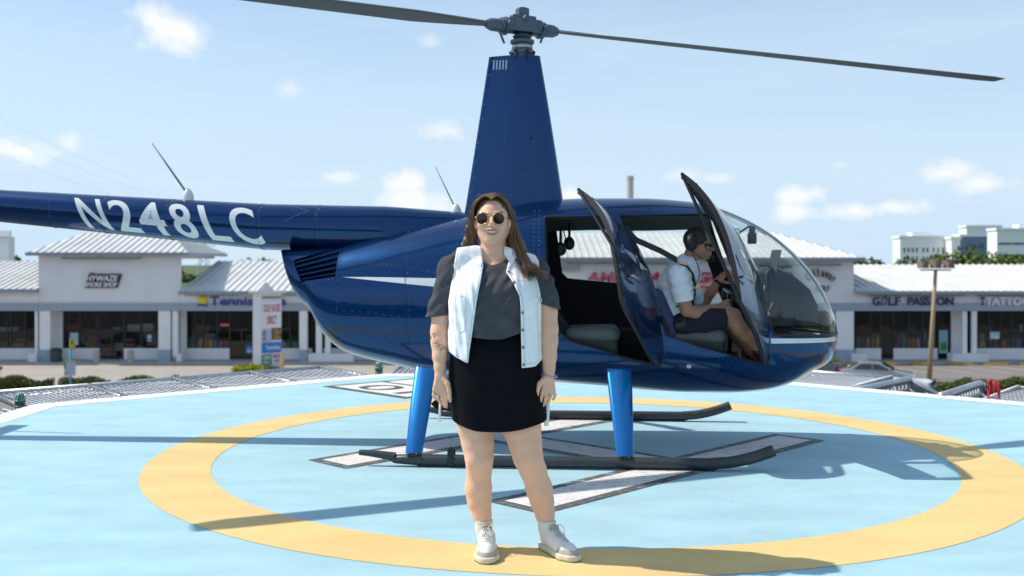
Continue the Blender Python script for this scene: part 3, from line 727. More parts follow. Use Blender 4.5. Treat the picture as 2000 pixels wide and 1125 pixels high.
# ---------------- shop-front displays
cols_ = [(.5, .06, .08), (.6, .6, .62), (.08, .3, .45), (.05, .35, .28), (.7, .25, .05), (.35, .1, .3), (.1, .12, .35), (.7, .65, .2)]
def rack(px0, px1, py, label, nn_, hue):
    Y = 80.9; x0, x1 = fx(px0, Y), fx(px1, Y); zb = GZ+.16; zt = CAMH-(py-514)/2000*Y
    root = empty('clothes_rack', ((x0+x1)/2, Y, zb), 0, label, 'clothes rack', 'clothes racks behind the shop windows')
    f = MB(); f.tube([(x0, Y, zb), (x0, Y, zt), (x1, Y, zt), (x1, Y, zb)], .03, 6); f.build('rail', m_galv, root, off=root.location)
    for i in range(nn_):
        x = x0+(x1-x0)*(i+.5)/nn_; c = cols_[(i*hue+hue) % 8]; w = (x1-x0)/nn_*.36; h = .9+.25*((i*7) % 3)
        p = [(x-w*.3, zt-.02), (x+w*.3, zt-.02), (x+w, zt-.18), (x+w*.8, zt-h), (x-w*.8, zt-h), (x-w, zt-.18)]
        g_ = MB(); g_.prism([(a, Y-.1, b) for a, b in p], (0, .2, 0)); g_.build('garment', mat('garment%d' % ((i*hue+hue) % 8), c, .9), root, off=root.location)
rack(368, 446, 660, 'rack of bright clothes behind the left tennis shop window', 8, 3)
rack(500, 582, 664, 'rack of clothes behind the tennis shop window near the tail', 7, 5)
rack(1673, 1718, 658, 'rack of pale clothes behind the golf shop window left of the door', 5, 3)
rack(1750, 1826, 660, 'rack of blue and teal clothes behind the golf shop window right of the door', 8, 5)
rack(1912, 1995, 664, 'rack of merchandise behind the tattoo parlour window', 6, 7)
def poster(px0, px1, t, b, c1, c2, label):
    Y = 79.9; root = empty('window_poster', (fx(px0, Y), Y, fz(b, Y)), 0, label, 'poster')
    p = MB(); p.box((fx(px0, Y), Y-.03, fz(b, Y)), (fx(px1, Y), Y-.01, fz(t, Y))); p.build('sheet', mat('poster_'+label[:9], c1, .6, noise=.2, nscale=3), root, off=root.location)
    p = MB(); dx = (px1-px0)*.15; p.box((fx(px0+dx, Y), Y-.036, fz(b-(b-t)*.12, Y)), (fx(px1-dx, Y), Y-.031, fz(b-(b-t)*.5, Y))); p.build('picture', mat('pic_'+label[:9], c2, .6, noise=.4, nscale=3), root, off=root.location)
poster(1834, 1851, 645, 690, (.25, .5, .55), (.08, .25, .05), 'tall blue and green poster on the golf shop door')
poster(137, 153, 650, 674, (.4, .6, .62), (.75, .78, .75), 'white and teal notice in the smoke shop window')
poster(288, 296, 654, 667, (.6, .62, .68), (.3, .32, .5), 'small pale notice in the right smoke shop window')
poster(481, 493, 675, 690, (.05, .22, .7), (.5, .55, .75), 'blue notice on the tennis shop door')
poster(430, 448, 632, 637, (.9, .12, .05), (.9, .2, .1), 'narrow red neon style sign in the tennis shop window')
poster(1933, 1952, 648, 662, (.6, .55, .6), (.6, .1, .1), 'white and red notice in the tattoo parlour window')

# ---------------- things on the forecourt
lit = empty('litter_bin', (fx(114), 77.9, GZ+.15), 0, 'dark litter bin beside the left column of the smoke shop', 'litter bin')
b_ = MB(); b_.lathe((0, 0, 0), [(.38, 0), (.42, .1), (.42, .75)], 16); b_.build('bin_body', mat('bin_dark', (.06, .065, .07), .7), lit, True, sharp=40)
b_ = MB(); b_.lathe((0, 0, 0), [(.45, .752), (.44, .95), (.25, 1.05)], 16); b_.build('bin_lid', m_dark, lit, True, sharp=40)
for px_, lab in ((194, 'short concrete bollard left of the smoke shop door'), (260, 'short concrete bollard right of the smoke shop door')):
    b_ = MB(); b_.lathe((0, 0, 0), [(.24, 0), (.24, .8), (.18, .88)], 14); o_ = b_.build('concrete_bollard', m_conc, None, True, sharp=40); o_.location = (fx(px_), 77.8, GZ+.15); tag(o_, lab, 'bollard', 'concrete bollards by the smoke shop')
o_ = MB().lathe((0, 0, 0), [(.13, 0), (.13, 1.0), (.08, 1.08)], 14).build('yellow_bollard', m_yel, None, True, sharp=40); o_.location = (fx(551, 75), 75, GZ); tag(o_, 'yellow bollard right of the tall roadside sign', 'bollard')
for i, (a, b) in enumerate(((1640, 1676), (1708, 1754), (1780, 1800), (1799, 1826), (1853, 1879), (1880, 1901), (1921, 1970), (1992, 2030))):
    Y = 76.9; k = Y/2000; x0, x1 = (a-1000)*k, (b-1000)*k
    o_ = MB().prism([(x0, Y-.11, GZ+.006), (x0, Y+.11, GZ+.006), (x0, Y+.08, GZ+.2), (x0, Y-.08, GZ+.2)], (x1-x0-.1, 0, 0)).build('wheel_stop', m_yel if i not in (0, 2, 4) else mat('yellow_worn', (.55, .33, .05), .8, noise=.3, nscale=2), off=((x0+x1)/2, Y, GZ)); o_.location = ((x0+x1)/2, Y, GZ)
    tag(o_, ['worn yellow wheel stop behind the silver car', 'yellow wheel stop right of the silver car', 'short worn wheel stop left of the lamp post', 'yellow wheel stop touching the lamp post', 'worn short wheel stop right of the lamp post', 'bright short wheel stop, second right of the lamp post', 'long yellow wheel stop above the hose reel', 'yellow wheel stop cut by the right picture edge'][i], 'wheel stop', 'yellow wheel stops')

# lamp post
lp = empty('lamp_post', (*at(1815, 742, 67.5)[:2], GZ), 0, 'tall leaning tan lamp post with three square floodlights', 'lamp post')
top = Vector((.42, 0, 7.15)); m_tan = mat('lamp_tan', (.36, .27, .17), .7)
MB().tube([(0, 0, 0), top*.5, top], [.17, .14, .11], 12).build('pole', m_tan, lp, True)
MB().box((top.x-1.0, -.06, top.z), (top.x+1.0, .06, top.z+.1)).build('arm', m_tan, lp)
for i, dx in enumerate((-.84, 0, .84)):
    h = MB(); h.obox((top.x+dx, 0, top.z+.42), (.27, .06, 0), (-.05, .28, 0), (0, .08, .25)); hh = h.build('floodlight', mat('lamp_bronze', (.20, .13, .09), .6), lp, bevel=.03)
    h = MB(); h.obox((top.x+dx+.02, -.29, top.z+.36), (.26, .07, 0), (0, .01, 0), (0, .06, .2)); h.build('lens', mat('lamp_lens', (.45, .38, .32), .4), hh)

# pylon sign
px_, py_, Yp = 522, 719, 70.0
ps = empty('pylon_sign', ((508-1000)/2000*Yp, Yp, GZ), 0, 'tall white roadside sign with tenant panels and a small gabled cap', 'sign')
K = Yp/2000
def pl(px, py): return ((px-508)*K, CAMH-(py-514)*K-GZ)
s_ = MB(); xL, _ = pl(496, 0); xM, _ = pl(512, 0); z0 = 0; z1 = pl(0, 573)[1]
ex = Vector((.98, .75, 0))       # the tenant face turns away to the right
A = Vector((xM, -.3, 0)); Bv = A+Vector((1.16, 1.0, 0)); Cv = Bv+Vector((-.55, .4, 0)); Dv = Vector((xL, .1, 0))
s_.prism([(xL, -.3, 0), tuple(A), tuple(Bv), tuple(Cv), (xL, .3, 0)], (0, 0, z1)); s_.build('post', m_stucw, ps)
c_ = MB(); c_.prism([(xL-.25, -.55, z1+.01), (xM+.15, -.55, z1+.01), (xM+1.45, .75, z1+.01), (xM+.6, 1.2, z1+.01), (xL-.25, .5, z1+.01)], (0, 0, .18)); c_.build('cornice', m_white, ps)
c_ = MB(); xa, xb = xL+.3, xM+.75; zc = z1+.2
c_.prism([(xa, -.4, zc), (xb, .35, zc), ((xa+xb)/2, -.0, zc+.62)], (-.25, .6, 0)); c_.build('gable_cap', m_white, ps)
dv = (Bv-A).normalized(); nv = Vector((dv.y, -dv.x, 0))
def panel(t, b, c, txts, u0=.03, u1=.97):
    zt, zb = pl(0, t)[1], pl(0, b)[1]; L = (Bv-A).length; o0 = A+dv*L*u0+nv*.02; o1 = A+dv*L*u1+nv*.02
    p = MB(); p.prism([(o0.x, o0.y, zb), (o1.x, o1.y, zb), (o1.x, o1.y, zt), (o0.x, o0.y, zt)], nv*.05); po = p.build('tenant_panel', c, ps)
    for (tx, v0, v1, w0, w1, m) in txts:
        k = MB(); oo = o0+(o1-o0)*w0+nv*.06; text_on(k, tx, (oo.x, oo.y, zb+(zt-zb)*v0), dv, (0, 0, 1), width=(o1-o0).length*(w1-w0), height=(zt-zb)*(v1-v0), bold=.02); k.build('panel_text', m, po, fixn=False)
panel(579, 583, mat('panel_grey', (.4, .38, .38), .6), [('SHOPPING PLAZA', .2, .8, .08, .92, m_dark)])
panel(588, 641, m_swht, [('GOLF SHOES', .6, .88, .08, .94, m_sred), ('DIRECT', .15, .45, .25, .75, m_sred)])
panel(644, 667, mat('panel_lilac', (.5, .5, .62), .6), [('GOLF', .5, .9, .05, .42, m_snav), ('OUTLET', .1, .4, .05, .42, m_snav)], .03, .48)
panel(641, 664, m_dark, [('DELI', .5, .9, .1, .9, m_yel), ('GRILL', .1, .4, .1, .9, m_yel)], .52, .97)
panel(669, 689, mat('panel_blue', (.03, .22, .62), .5), [('TennisPlaza', .3, .7, .2, .95, m_swht)])
panel(692, 714, mat('panel_green', (.05, .25, .12), .5), [('GREEN', .55, .9, .1, .9, m_swht), ('GRILL', .15, .45, .1, .9, m_swht)], .03, .48)
panel(690, 712, m_swht, [('SMOKE', .55, .9, .08, .92, m_sred), ('VAPE', .15, .45, .2, .8, m_sred)], .52, .97)

# bus stop pole
bs = empty('bus_stop_pole', (*at(137, 745, 46)[:2], GZ), 0, 'teal pole with a yellow flag and a route notice above the left hedge', 'sign post')
K2 = 46/2000
def bl(px, py): return ((px-137)*K2, CAMH-(py-514)*K2-GZ)
m_teal = mat('teal_paint', (.05, .33, .42), .5)
MB().tube([(0, 0, -.2), (.02, 0, bl(0, 661)[1])], .05, 8).build('pole', m_teal, bs, True)
x0, z0 = bl(137, 683); x1, z1 = bl(147, 662); p_ = MB(); p_.box((x0, -.05, z0), (x1, -.02, z1)); po = p_.build('flag', m_yel, bs)
k_ = MB(); k_.lathe(((x0+x1)/2, -.055, z0+.33), [(.05, -.002), (.05, .002)], 12, 'y'); k_.build('flag_emblem', mat('dk_green', (.02, .1, .08), .5), po)
x0, z0 = bl(127, 733); x1, z1 = bl(149, 704); p_ = MB(); p_.box((x0, -.09, z0), (x1, -.06, z1)); po = p_.build('route_notice', mat('notice_pale', (.62, .60, .68), .6, noise=.12, nscale=6), bs)
k_ = MB(); k_.box((x0, -.096, z1-.06), (x1, -.091, z1)); k_.build('notice_header', mat('notice_lime', (.5, .6, .12), .5), po)
k_ = MB(); k_.box((x0, -.096, z0+.3), (x0+.08, -.091, z1-.06)); k_.build('notice_strip', mat('notice_green', (.06, .4, .25), .5), po)
k_ = MB(); k_.box((x0+.02, -.096, z0+.03), (x0+.15, -.091, z0+.12)); k_.build('notice_patch', mat('notice_pink', (.75, .25, .4), .5), po)

m_gl = mat('beacon_green', (.01, .16, .08), .12, coat=1); m_gb = mat('beacon_base_green', (.01, .12, .07), .45, coat=.3)
def pad_light(x, y, top, label):
    root = empty('pad_light', (x, y, top-.155), 0, label, 'landing light', 'green landing lights round the pad')
    b = MB(); b.lathe((0, 0, 0), [(.038, -.03), (.046, .0), (.047, .06), (.050, .065), (.050, .08)], 20); b.build('light_base', m_gb, root, True, sharp=40)
    b = MB(); b.lathe((0, 0, 0), [(.045, .082), (.046, .11), (.036, .138), (.018, .152), (.004, .155)], 20); b.build('lens_dome', m_gl, root, True, sharp=60)
    b = MB()
    for k in range(4):
        a = k*math.pi/4; b.tube([(.054*math.cos(a)*math.cos(t), .054*math.sin(a)*math.cos(t), .075+.087*math.sin(t)) for t in [i_*math.pi/12 for i_ in range(13)]], .0022, 5)
    for zz in (.03, .085): b.tube([(.054*math.cos(t), .054*math.sin(t), zz) for t in [i_*math.pi/10 for i_ in range(21)]], .0024, 5)
    b.build('wire_guard', m_galv, root, True)
    b = MB(); b.tube([(0, 0, -.02), (0, -.16, -.06)], .012, 6); b.build('light_bracket', m_galv, root)
pad_light(-4.78, 9.95, .088, 'green domed landing light in a wire guard at the left corner of the pad')
pad_light(-1.64, 12.62, .135, 'green landing light peeping over the back edge under the engine cowling')

# ---------------- cars
m_tyre = mat('tyre', (.02, .02, .02), .85); m_rim = mat('rim', (.4, .4, .42), .35, metal=.8); m_cgl = mat('car_glass', (.012, .016, .02), .06, coat=1)
def car(loc, rz, paint, label, suv=False, L=4.6, Wd=1.8, H=1.45, name='parked_car'):
    root = empty(name, loc, rz, label, 'car', 'cars in the parking lot')
    if suv: prof = [(-L/2, .35), (-L/2, .95), (-L/2+.12, 1.05), (-L/2+.35, H-.1), (-L/2+.6, H), (.3, H), (1.05, 1.1), (L/2-.25, .95), (L/2, .75), (L/2, .35)]
    else: prof = [(-L/2, .35), (-L/2+.02, .85), (-L/2+.55, .95), (-L/2+1.25, H-.04), (-L/2+1.9, H), (.25, H-.03), (1.1, .95), (L/2-.2, .78), (L/2, .6), (L/2, .3)]
    # body lofted across the width so that the greenhouse leans in
    b = MB(); ny = 9; rows = []
    for j in range(ny):
        t = -1+2*j/(ny-1); row = []
        for (x, z) in prof:
            lim = 1.0-(.22*max(0, (z-.9))/(H-.9) if z > .9 else 0)-(.06 if z < .4 else 0)
            bulge = 1-.10*abs(t)**4
            row.append((x*bulge, t*Wd/2*lim, z*(1-.0*t*t)-(.03*t*t if z > .6 else 0)))
        rows.append(row)
    n = len(prof); vs = [p for r in rows for p in r]
    fs = [(j*n+i, j*n+i+1, (j+1)*n+i+1, (j+1)*n+i) for j in range(ny-1) for i in range(n-1)]+[(j*n+n-1, j*n, (j+1)*n, (j+1)*n+n-1) for j in range(ny-1)]
    fs += [tuple(range(n)), tuple(reversed(range((ny-1)*n, ny*n)))]
    b.add(vs, fs); b.build('body', paint, root, True, sharp=35)
    def side(xz, name_, m, s):
        g_ = MB(); P = []
        for x, z in xz:
            lim = 1.0-(.22*max(0, (z-.9))/(H-.9)); P.append((x, s*(Wd/2*lim*1.0+.004), z-.03))
        g_.prism(P, (0, s*.012, 0)); g_.build(name_, m, root)
    for s in (-1, 1):
        if suv:
            side([(-L/2+.55, 1.05), (-L/2+.7, H-.14), (-.35, H-.14), (-.35, 1.05)], 'side_window', m_cgl, s); side([(-.28, 1.05), (-.28, H-.14), (.28, H-.14), (.85, 1.08)], 'side_window', m_cgl, s)
        else:
            side([(-L/2+.95, 1.0), (-L/2+1.4, H-.12), (-.25, H-.1), (-.25, .98)], 'side_window', m_cgl, s); side([(-.18, .98), (-.18, H-.1), (.2, H-.12), (.88, .98)], 'side_window', m_cgl, s)
    def across(p, q, name_, m, w=.74, o=.01):
        (x0, z0), (x1, z1) = p, q; d = Vector((x1-x0, 0, z1-z0)).normalized(); nn = Vector((-d.z, 0, d.x)); nn = nn if nn.z > 0 or abs(nn.z) < .1 and nn.x*x0 > 0 else -nn
        g_ = MB(); g_.prism([Vector((x0, -w*Wd/2, z0))+nn*o, Vector((x0, w*Wd/2, z0))+nn*o, Vector((x1, w*Wd/2*.88, z1))+nn*o, Vector((x1, -w*Wd/2*.88, z1))+nn*o], nn*.012); g_.build(name_, m, root)
    if suv: across((1.0, 1.12), (.38, H-.05), 'windscreen', m_cgl); across((-L/2+.14, 1.08), (-L/2+.36, H-.12), 'rear_window', m_cgl, .78)
    else: across((1.05, .97), (.32, H-.06), 'windscreen', m_cgl); across((-L/2+.62, .97), (-L/2+1.22, H-.07), 'rear_window', m_cgl)
    for s in (-1, 1):
        g_ = MB(); g_.box((-L/2-.01, s*Wd*.33-.18, .72), (-L/2+.08, s*Wd*.33+.18, .95 if not suv else 1.12)); g_.build('tail_light', mat('tail_red', (.5, .01, .01), .3), root, bevel=.02)
        g_ = MB(); g_.box((L/2-.14, s*Wd*.36-.18, .56), (L/2+.005, s*Wd*.36+.15, .70)); g_.build('headlight', mat('headlight', (.6, .62, .65), .2), root, bevel=.02)
        g_ = MB(); g_.box((.75, s*(Wd/2+.02)-.1, .98), (.9, s*(Wd/2+.02)+.1, 1.12)); g_.build('wing_mirror', paint, root, bevel=.03)
        for x in (-L/2+.85, L/2-.85):
            t_ = MB(); t_.lathe((x, s*(Wd/2-.1), .33), [(.2, -.11), (.31, -.11), (.33, -.08), (.33, .08), (.31, .11), (.2, .11)], 20, 'y'); wo = t_.build('wheel', m_tyre, root, True, sharp=40)
            t_ = MB(); t_.lathe((x, s*(Wd/2-.02), .33), [(.03, .03*s), (.2, .02*s), (.21, -.03*s)], 16, 'y'); t_.build('rim', m_rim, wo, True, sharp=40)
    return root
m_silver = mat('silver_paint', (.46, .48, .50), .3, metal=.5, coat=1); m_wcar = mat('white_car_paint', (.78, .78, .78), .3, coat=1); m_bcar = mat('blue_grey_paint', (.09, .13, .20), .3, metal=.4, coat=1); m_gcar = mat('grey_paint', (.20, .21, .22), .3, metal=.4, coat=1)
car((*at(1712, 735, 65)[:2], GZ), R(-22), m_silver, 'silver sedan parked nose right below the golf shop window')
car((*at(1738, 760, 53)[:2], GZ), R(152), m_wcar, 'white vehicle with a red tail light behind the guard panel', suv=True, H=1.75, L=4.8, Wd=1.95)
car((*at(-76, 735, 66)[:2], GZ), R(178), m_bcar, 'blue-grey car at the left edge behind the hedge')
car((*at(1590, 730, 70)[:2], GZ), R(8), m_gcar, 'dark car mostly hidden behind the helicopter nose')

# ---------------- hedges and shrubs
def leaf_cloud(mb, n, fn, s0, s1, seed=1):
    r = random.Random(seed)
    for _ in range(n):
        p, mi = fn(r); s = r.uniform(s0, s1); a = Vector((r.gauss(0, 1), r.gauss(0, 1), r.gauss(0, 1))).normalized(); b = a.orthogonal().normalized(); c = a.cross(b)
        th = r.uniform(0, 6.28); u = (b*math.cos(th)+c*math.sin(th))*s; w = (c*math.cos(th)-b*math.sin(th))*s*.55
        p = Vector(p); mb.add([p-u, p-w*.9, p+u, p+w], [(0, 1, 2, 3)], mi)
m_lf = [mat('leaf_dark', (.045, .08, .02), .8, spec=.2), mat('leaf_mid', (.09, .14, .03), .8, spec=.2), mat('leaf_light', (.17, .21, .045), .8, spec=.2), mat('leaf_brown', (.20, .12, .05), .8, spec=.2), mat('leaf_lime', (.45, .45, .03), .8, spec=.2)]
def hedge(px0, px1, py_t, py_b, Y, label, mix, name='hedge', seed=1):
    x0, _, zt = at(px0, py_t, Y); x1, _, zb = at(px1, py_b, Y); zb = GZ; loc = ((x0+x1)/2, Y, zb)
    root = empty(name, loc, 0, label, name, 'hedges round the parking lot' if name == 'hedge' else None)
    L = x1-x0; H = zt-zb; g_ = MB()
    def fn(r):
        while True:
            x = r.uniform(-L/2, L/2); y = r.uniform(-.6, .6); z = r.uniform(0, H*1.08)
            top = H*(.86+.16*math.sin(x*2.1+seed)*math.sin(x*.8+1)+.1*r.random())
            if z < top*(1-.12*(abs(y)/.6)**3) and (abs(y) > .38 or z > top-.3 or abs(x) > L/2-.3): return (x, y, z), r.choices(range(5), mix)[0]
    leaf_cloud(g_, int(min(9000, 900*L*(H+.6))), fn, .05, .10, seed)
    g_.build('foliage', m_lf, root, fixn=False)
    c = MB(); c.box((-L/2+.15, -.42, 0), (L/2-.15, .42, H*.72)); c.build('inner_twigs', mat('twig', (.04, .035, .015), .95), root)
hedge(-40, 100, 735, 757, 58, 'olive hedge with reddish tips left of the bus stop pole', (3, 3, 2, 3, 0), seed=2)
hedge(121, 262, 736, 757, 58.5, 'green hedge directly behind the bus stop pole', (3, 4, 2, 2, 0), seed=3)
hedge(255, 345, 732, 745, 60, 'low lime tinged hedge right of the bus stop pole', (2, 4, 4, 0, 1), seed=4)
hedge(1783, 1830, 739, 769, 57, 'dense green hedge at the foot of the lamp post', (3, 4, 2, 1, 0), seed=5)
hedge(1842, 1895, 740, 766, 57, 'green hedge with reddish leaves left of the hose reel', (3, 4, 2, 2, 0), seed=6)
hedge(1890, 2060, 739, 765, 58, 'long green hedge behind the hose reel', (3, 4, 2, 1, 0), seed=7)
hedge(455, 520, 713, 735, 69, 'bright lime yellow shrub at the left foot of the roadside sign', (0, 1, 3, 0, 10), name='shrub', seed=8)
hedge(520, 560, 717, 735, 69.2, 'green shrub at the right foot of the roadside sign', (2, 5, 3, 0, 1), name='shrub', seed=9)
hedge(1617, 1640, 697, 714, 76, 'small yellow green shrub beside the helicopter nose', (0, 3, 6, 1, 2), name='shrub', seed=10)

# ---------------- trees behind the shops
def tree(x, y, h, w, label, seed, n=3200, mix=(5, 5, 2, 0, 0), palm=False, group='trees behind the shops'):
    root = empty('palm_tree' if palm else 'broadleaf_tree', (x, y, GZ-.3), 0, label, 'tree', group); r = random.Random(seed)
    t = MB(); m_tr = mat('bark', (.12, .09, .06), .9)
    if palm:
        t.tube([(0, 0, 0), (.15, 0, h*.5), (.1, 0, h*.93)], [.22, .17, .14], 8); t.build('trunk', m_tr, root, True); g_ = MB()
        for i in range(22):
            a = i*2.4; d = Vector((math.cos(a), math.sin(a), 0)); up = r.uniform(-.1, .9); pts = [Vector((.1, 0, h*.93))+d*s*w*.5+Vector((0, 0, up*s*1.2-1.5*s*s*w*.35)) for s in (0, .25, .5, .75, 1)]
            for j in range(4):
                sd_ = d.cross(Vector((0, 0, 1)))*(.32*(1-j*.2)); g_.add([pts[j]-sd_, pts[j+1]-sd_*.8, pts[j+1]+sd_*.8, pts[j]+sd_], [(0, 1, 2, 3)], r.choice((1, 1, 2)))
        g_.build('crown', m_lf, root, fixn=False); return
    t.tube([(0, 0, 0), (.1, .1, h*.35), (0, 0, h*.62)], [.3, .22, .12], 8); clumps = []
    for i in range(9):
        a = i*2.4; rr = w*.5*math.sqrt(r.uniform(.05, .8)); zc = h*r.uniform(.5, .86)*(1-.15*rr/(w*.5)); c = Vector((rr*math.cos(a), rr*math.sin(a), zc)); clumps.append((c, r.uniform(.17, .30)*w))
        t.tube([(0, 0, h*.33), c*.6+Vector((0, 0, h*.15)), c], [.12, .08, .03], 5)
    t.build('trunk', m_tr, root, True); g_ = MB()
    def fn(r_):
        c, cr = r_.choice(clumps)
        d = Vector((r_.gauss(0, 1), r_.gauss(0, 1), r_.gauss(0, .8))).normalized()*cr*r_.uniform(.55, 1.08)
        return c+d, r_.choices(range(5), mix)[0]
    leaf_cloud(g_, n, fn, .20, .42, seed); g_.build('crown', m_lf, root, fixn=False)
def tree_at(px, py_top, Y, w, label, seed, **k):
    x, y, z = at(px, py_top, Y); tree(x, y, z-GZ+.3, w, label, seed, **k)
tree_at(20, 486, 118, 3.2, 'small tree above the roof at the far left edge', 11)
tree_at(37, 492, 122, 4, 'low bushy tree above the far left roof', 12)
tree_at(457, 488, 120, 7, 'tallest round tree above the tennis shop roof', 14, n=2400)
tree_at(520, 498, 122, 5.5, 'low round tree right of the tallest tree behind the tennis shop', 15)
tree_at(552, 499, 124, 4.5, 'low tree against the tail boom above the roof ridge', 16)
tree_at(1676, 484, 120, 5, 'dark palm like tree beside the golf shop roof corner', 17, mix=(6, 4, 1, 0, 0))
tree_at(1724, 498, 125, 5, 'small tree between the golf shop roof and the white offices', 18)
for i, (px_, py_, w) in enumerate(((1760, 500, 6), (1795, 494, 7), (1829, 497, 7), (1862, 492, 8), (1903, 485, 11), (1925, 489, 9), (1960, 500, 7), (1990, 502, 7))):
    tree_at(px_, py_, 135+i*2, w, ['low tree at the left end of the row below the offices', 'round tree below the left end of the offices', 'tree below the middle of the left office block', 'tree below the right end of the left office block', 'biggest tree in front of the blue office block', 'bushy tree just right of the biggest one by the blue block', 'low tree below the right office block', 'low tree at the right picture edge above the roof'][i], 30+i, n=4200, mix=(3, 5, 4, 0, 0))
# wood on the horizon
wf = MB()
def wfn(r):
    x = r.uniform(-420, 420); c = 5.5+2.2*math.sin(x*.11)+1.4*math.sin(x*.31+1); return (x, 420+r.uniform(-8, 8), GZ+r.uniform(0, 1)**.6*c), r.choice((0, 1, 1, 2))
leaf_cloud(wf, 9000, wfn, .9, 2.0, 77); o_ = wf.build('distant_wood', m_lf, fixn=False); tag(o_, 'dark green line of trees on the horizon behind the shops', 'woodland', kind='stuff')

# ---------------- white office blocks far right
m_off = mat('office_white', (.9, .9, .9), .8); m_offb = mat('office_blue', (.16, .23, .32), .7); m_offw = mat('office_window', (.10, .12, .14), .3)
def office(px0, px1, py_t, py_b, Y, m, wins, label, roofbox=None, depth=5):
    x0, _, zt = at(px0, py_t, Y); x1 = at(px1, py_t, Y)[0]; root = empty('office_block', ((x0+x1)/2, Y, GZ), 0, label, 'building', 'office blocks on the right horizon')
    b = MB(); b.box((x0, Y, GZ), (x1, Y+depth, zt)); b.build('wall', m, root, off=root.location)
    c = MB(); c.box((x0-.3, Y-.3, zt), (x1+.3, Y+depth, zt+.6)); c.build('cornice', m_off, root, off=root.location)
    for (a, b_, t, bo) in wins:
        w = MB(); w.box((at(a, 0, Y)[0], Y-.08, CAMH-(bo-514)/2000*Y), (at(b_, 0, Y)[0], Y+.1, CAMH-(t-514)/2000*Y)); w.build('window', m_offw, root, off=root.location)
    if roofbox:
        a, b_, t = roofbox; w = MB(); w.box((at(a, 0, Y)[0], Y+1, zt+.6), (at(b_, 0, Y)[0], Y+4, CAMH-(t-514)/2000*Y)); w.build('plant_room', m_off, root, off=root.location)
office(1758, 1858, 465, 520, 262, m_off, [(x, x+3.2, t, t+9) for x in (1765, 1773, 1781, 1789, 1802, 1810, 1822, 1831, 1840, 1849) for t in (484, 501)], 'white office block with narrow windows, leftmost on the horizon', (1784, 1824, 454))
office(1858.5, 1875, 467, 520, 258, m_off, [(1870, 1874, 480, 490)], 'slim white stair tower joined to the leftmost office block')
office(1875.5, 1952, 462, 520, 275, m_offb, [(x, x+10, t, t+10) for x in (1890, 1912, 1933) for t in (476, 494)], 'blue grey office block between the two white ones')
office(1888, 1955, 444, 462, 292, m_off, [], 'white upper storey standing behind the blue grey office block')
office(1947, 2080, 450, 520, 250, m_off, [(x, x+24, t, t+4) for x in (1950, 1976, 2004, 2034) for t in (474, 497)], 'white parking deck with long dark openings at the right edge', (1994, 2030, 438))
# white building at left edge
xb0, _, zb0 = at(-60, 462, 100); o_ = empty('white_block', (xb0, 100, GZ), 0, 'white flat block with a tiled roof edge at the far left', 'building')
b_ = MB(); b_.box((0, 0, 0), (at(17, 0, 100)[0]-xb0, 1.2, zb0-GZ)); b_.build('wall', m_stucw, o_)
b_ = MB(); w_ = at(17, 0, 100)[0]-xb0; b_.prism([(0, -.4, zb0-GZ), (w_+.3, -.4, zb0-GZ), (w_-.3, 1, zb0-GZ+.6), (0, 1, zb0-GZ+.6)], (0, .2, .0)); b_.build('roof', m_roofe, o_)
# flue pipe on golf shop roof
xf, yf, zf = at(1231, 344, 92); o_ = empty('flue_pipe', (xf, yf, 2.5), 0, 'pale vertical steel flue rising above the cabin roof', 'chimney')
MB().lathe((0, 0, 0), [(.3, -2), (.3, zf-2.5-.3), (.33, zf-2.5-.3), (.33, zf-2.5)], 20).build('pipe', mat('flue_steel', (.42, .41, .38), .5, metal=.2), o_, True, sharp=40)
# transmission tower and wires
m_pyl = mat('pylon_steel', (.45, .48, .52), .6)
tx, ty, tz = at(398, 468, 300); tw = empty('lattice_tower', (tx, ty, GZ), 0, 'faint lattice power tower behind the tennis shop roof', 'power tower'); H_ = tz-GZ
l_ = MB()
for sx, sy in ((-1, -1), (1, -1), (1, 1), (-1, 1)): l_.tube([(sx*2, sy*2, 0), (sx*.4, sy*.4, H_)], .12, 4)
for i in range(8):
    a = i/8; b = (i+1)/8; ra_, rb_ = 2-1.6*a, 2-1.6*b
    l_.tube([(-ra_, -ra_, H_*a), (rb_, -rb_, H_*b)], .07, 4); l_.tube([(ra_, -ra_, H_*a), (-rb_, -rb_, H_*b)], .07, 4)
l_.build('lattice', m_pyl, tw); l_ = MB()
for zz in (.75, .88): l_.tube([(-3.5, 0, H_*zz), (3.5, 0, H_*zz)], .15, 4)
l_.build('cross_arm', m_pyl, tw)
for i, (p, q_) in enumerate((((0, 225), (300, 350)), ((0, 262), (330, 372)), ((0, 300), (260, 372)))):
    a = Vector(at(p[0]-60, p[1]-25, 70)); b = Vector(at(q_[0]+60, q_[1]+20, 260)); pts = [a+(b-a)*t+Vector((0, 0, -6*t*(1-t))) for t in [k/16 for k in range(17)]]
    o_ = MB().tube(pts, .008, 4).build('power_line', m_pyl, off=a); o_.location = a; tag(o_, ['faint overhead wire, highest of three at the upper left', 'faint overhead wire, middle of three at the left', 'faint overhead wire, lowest of three at the left'][i], 'power line', 'overhead power lines')
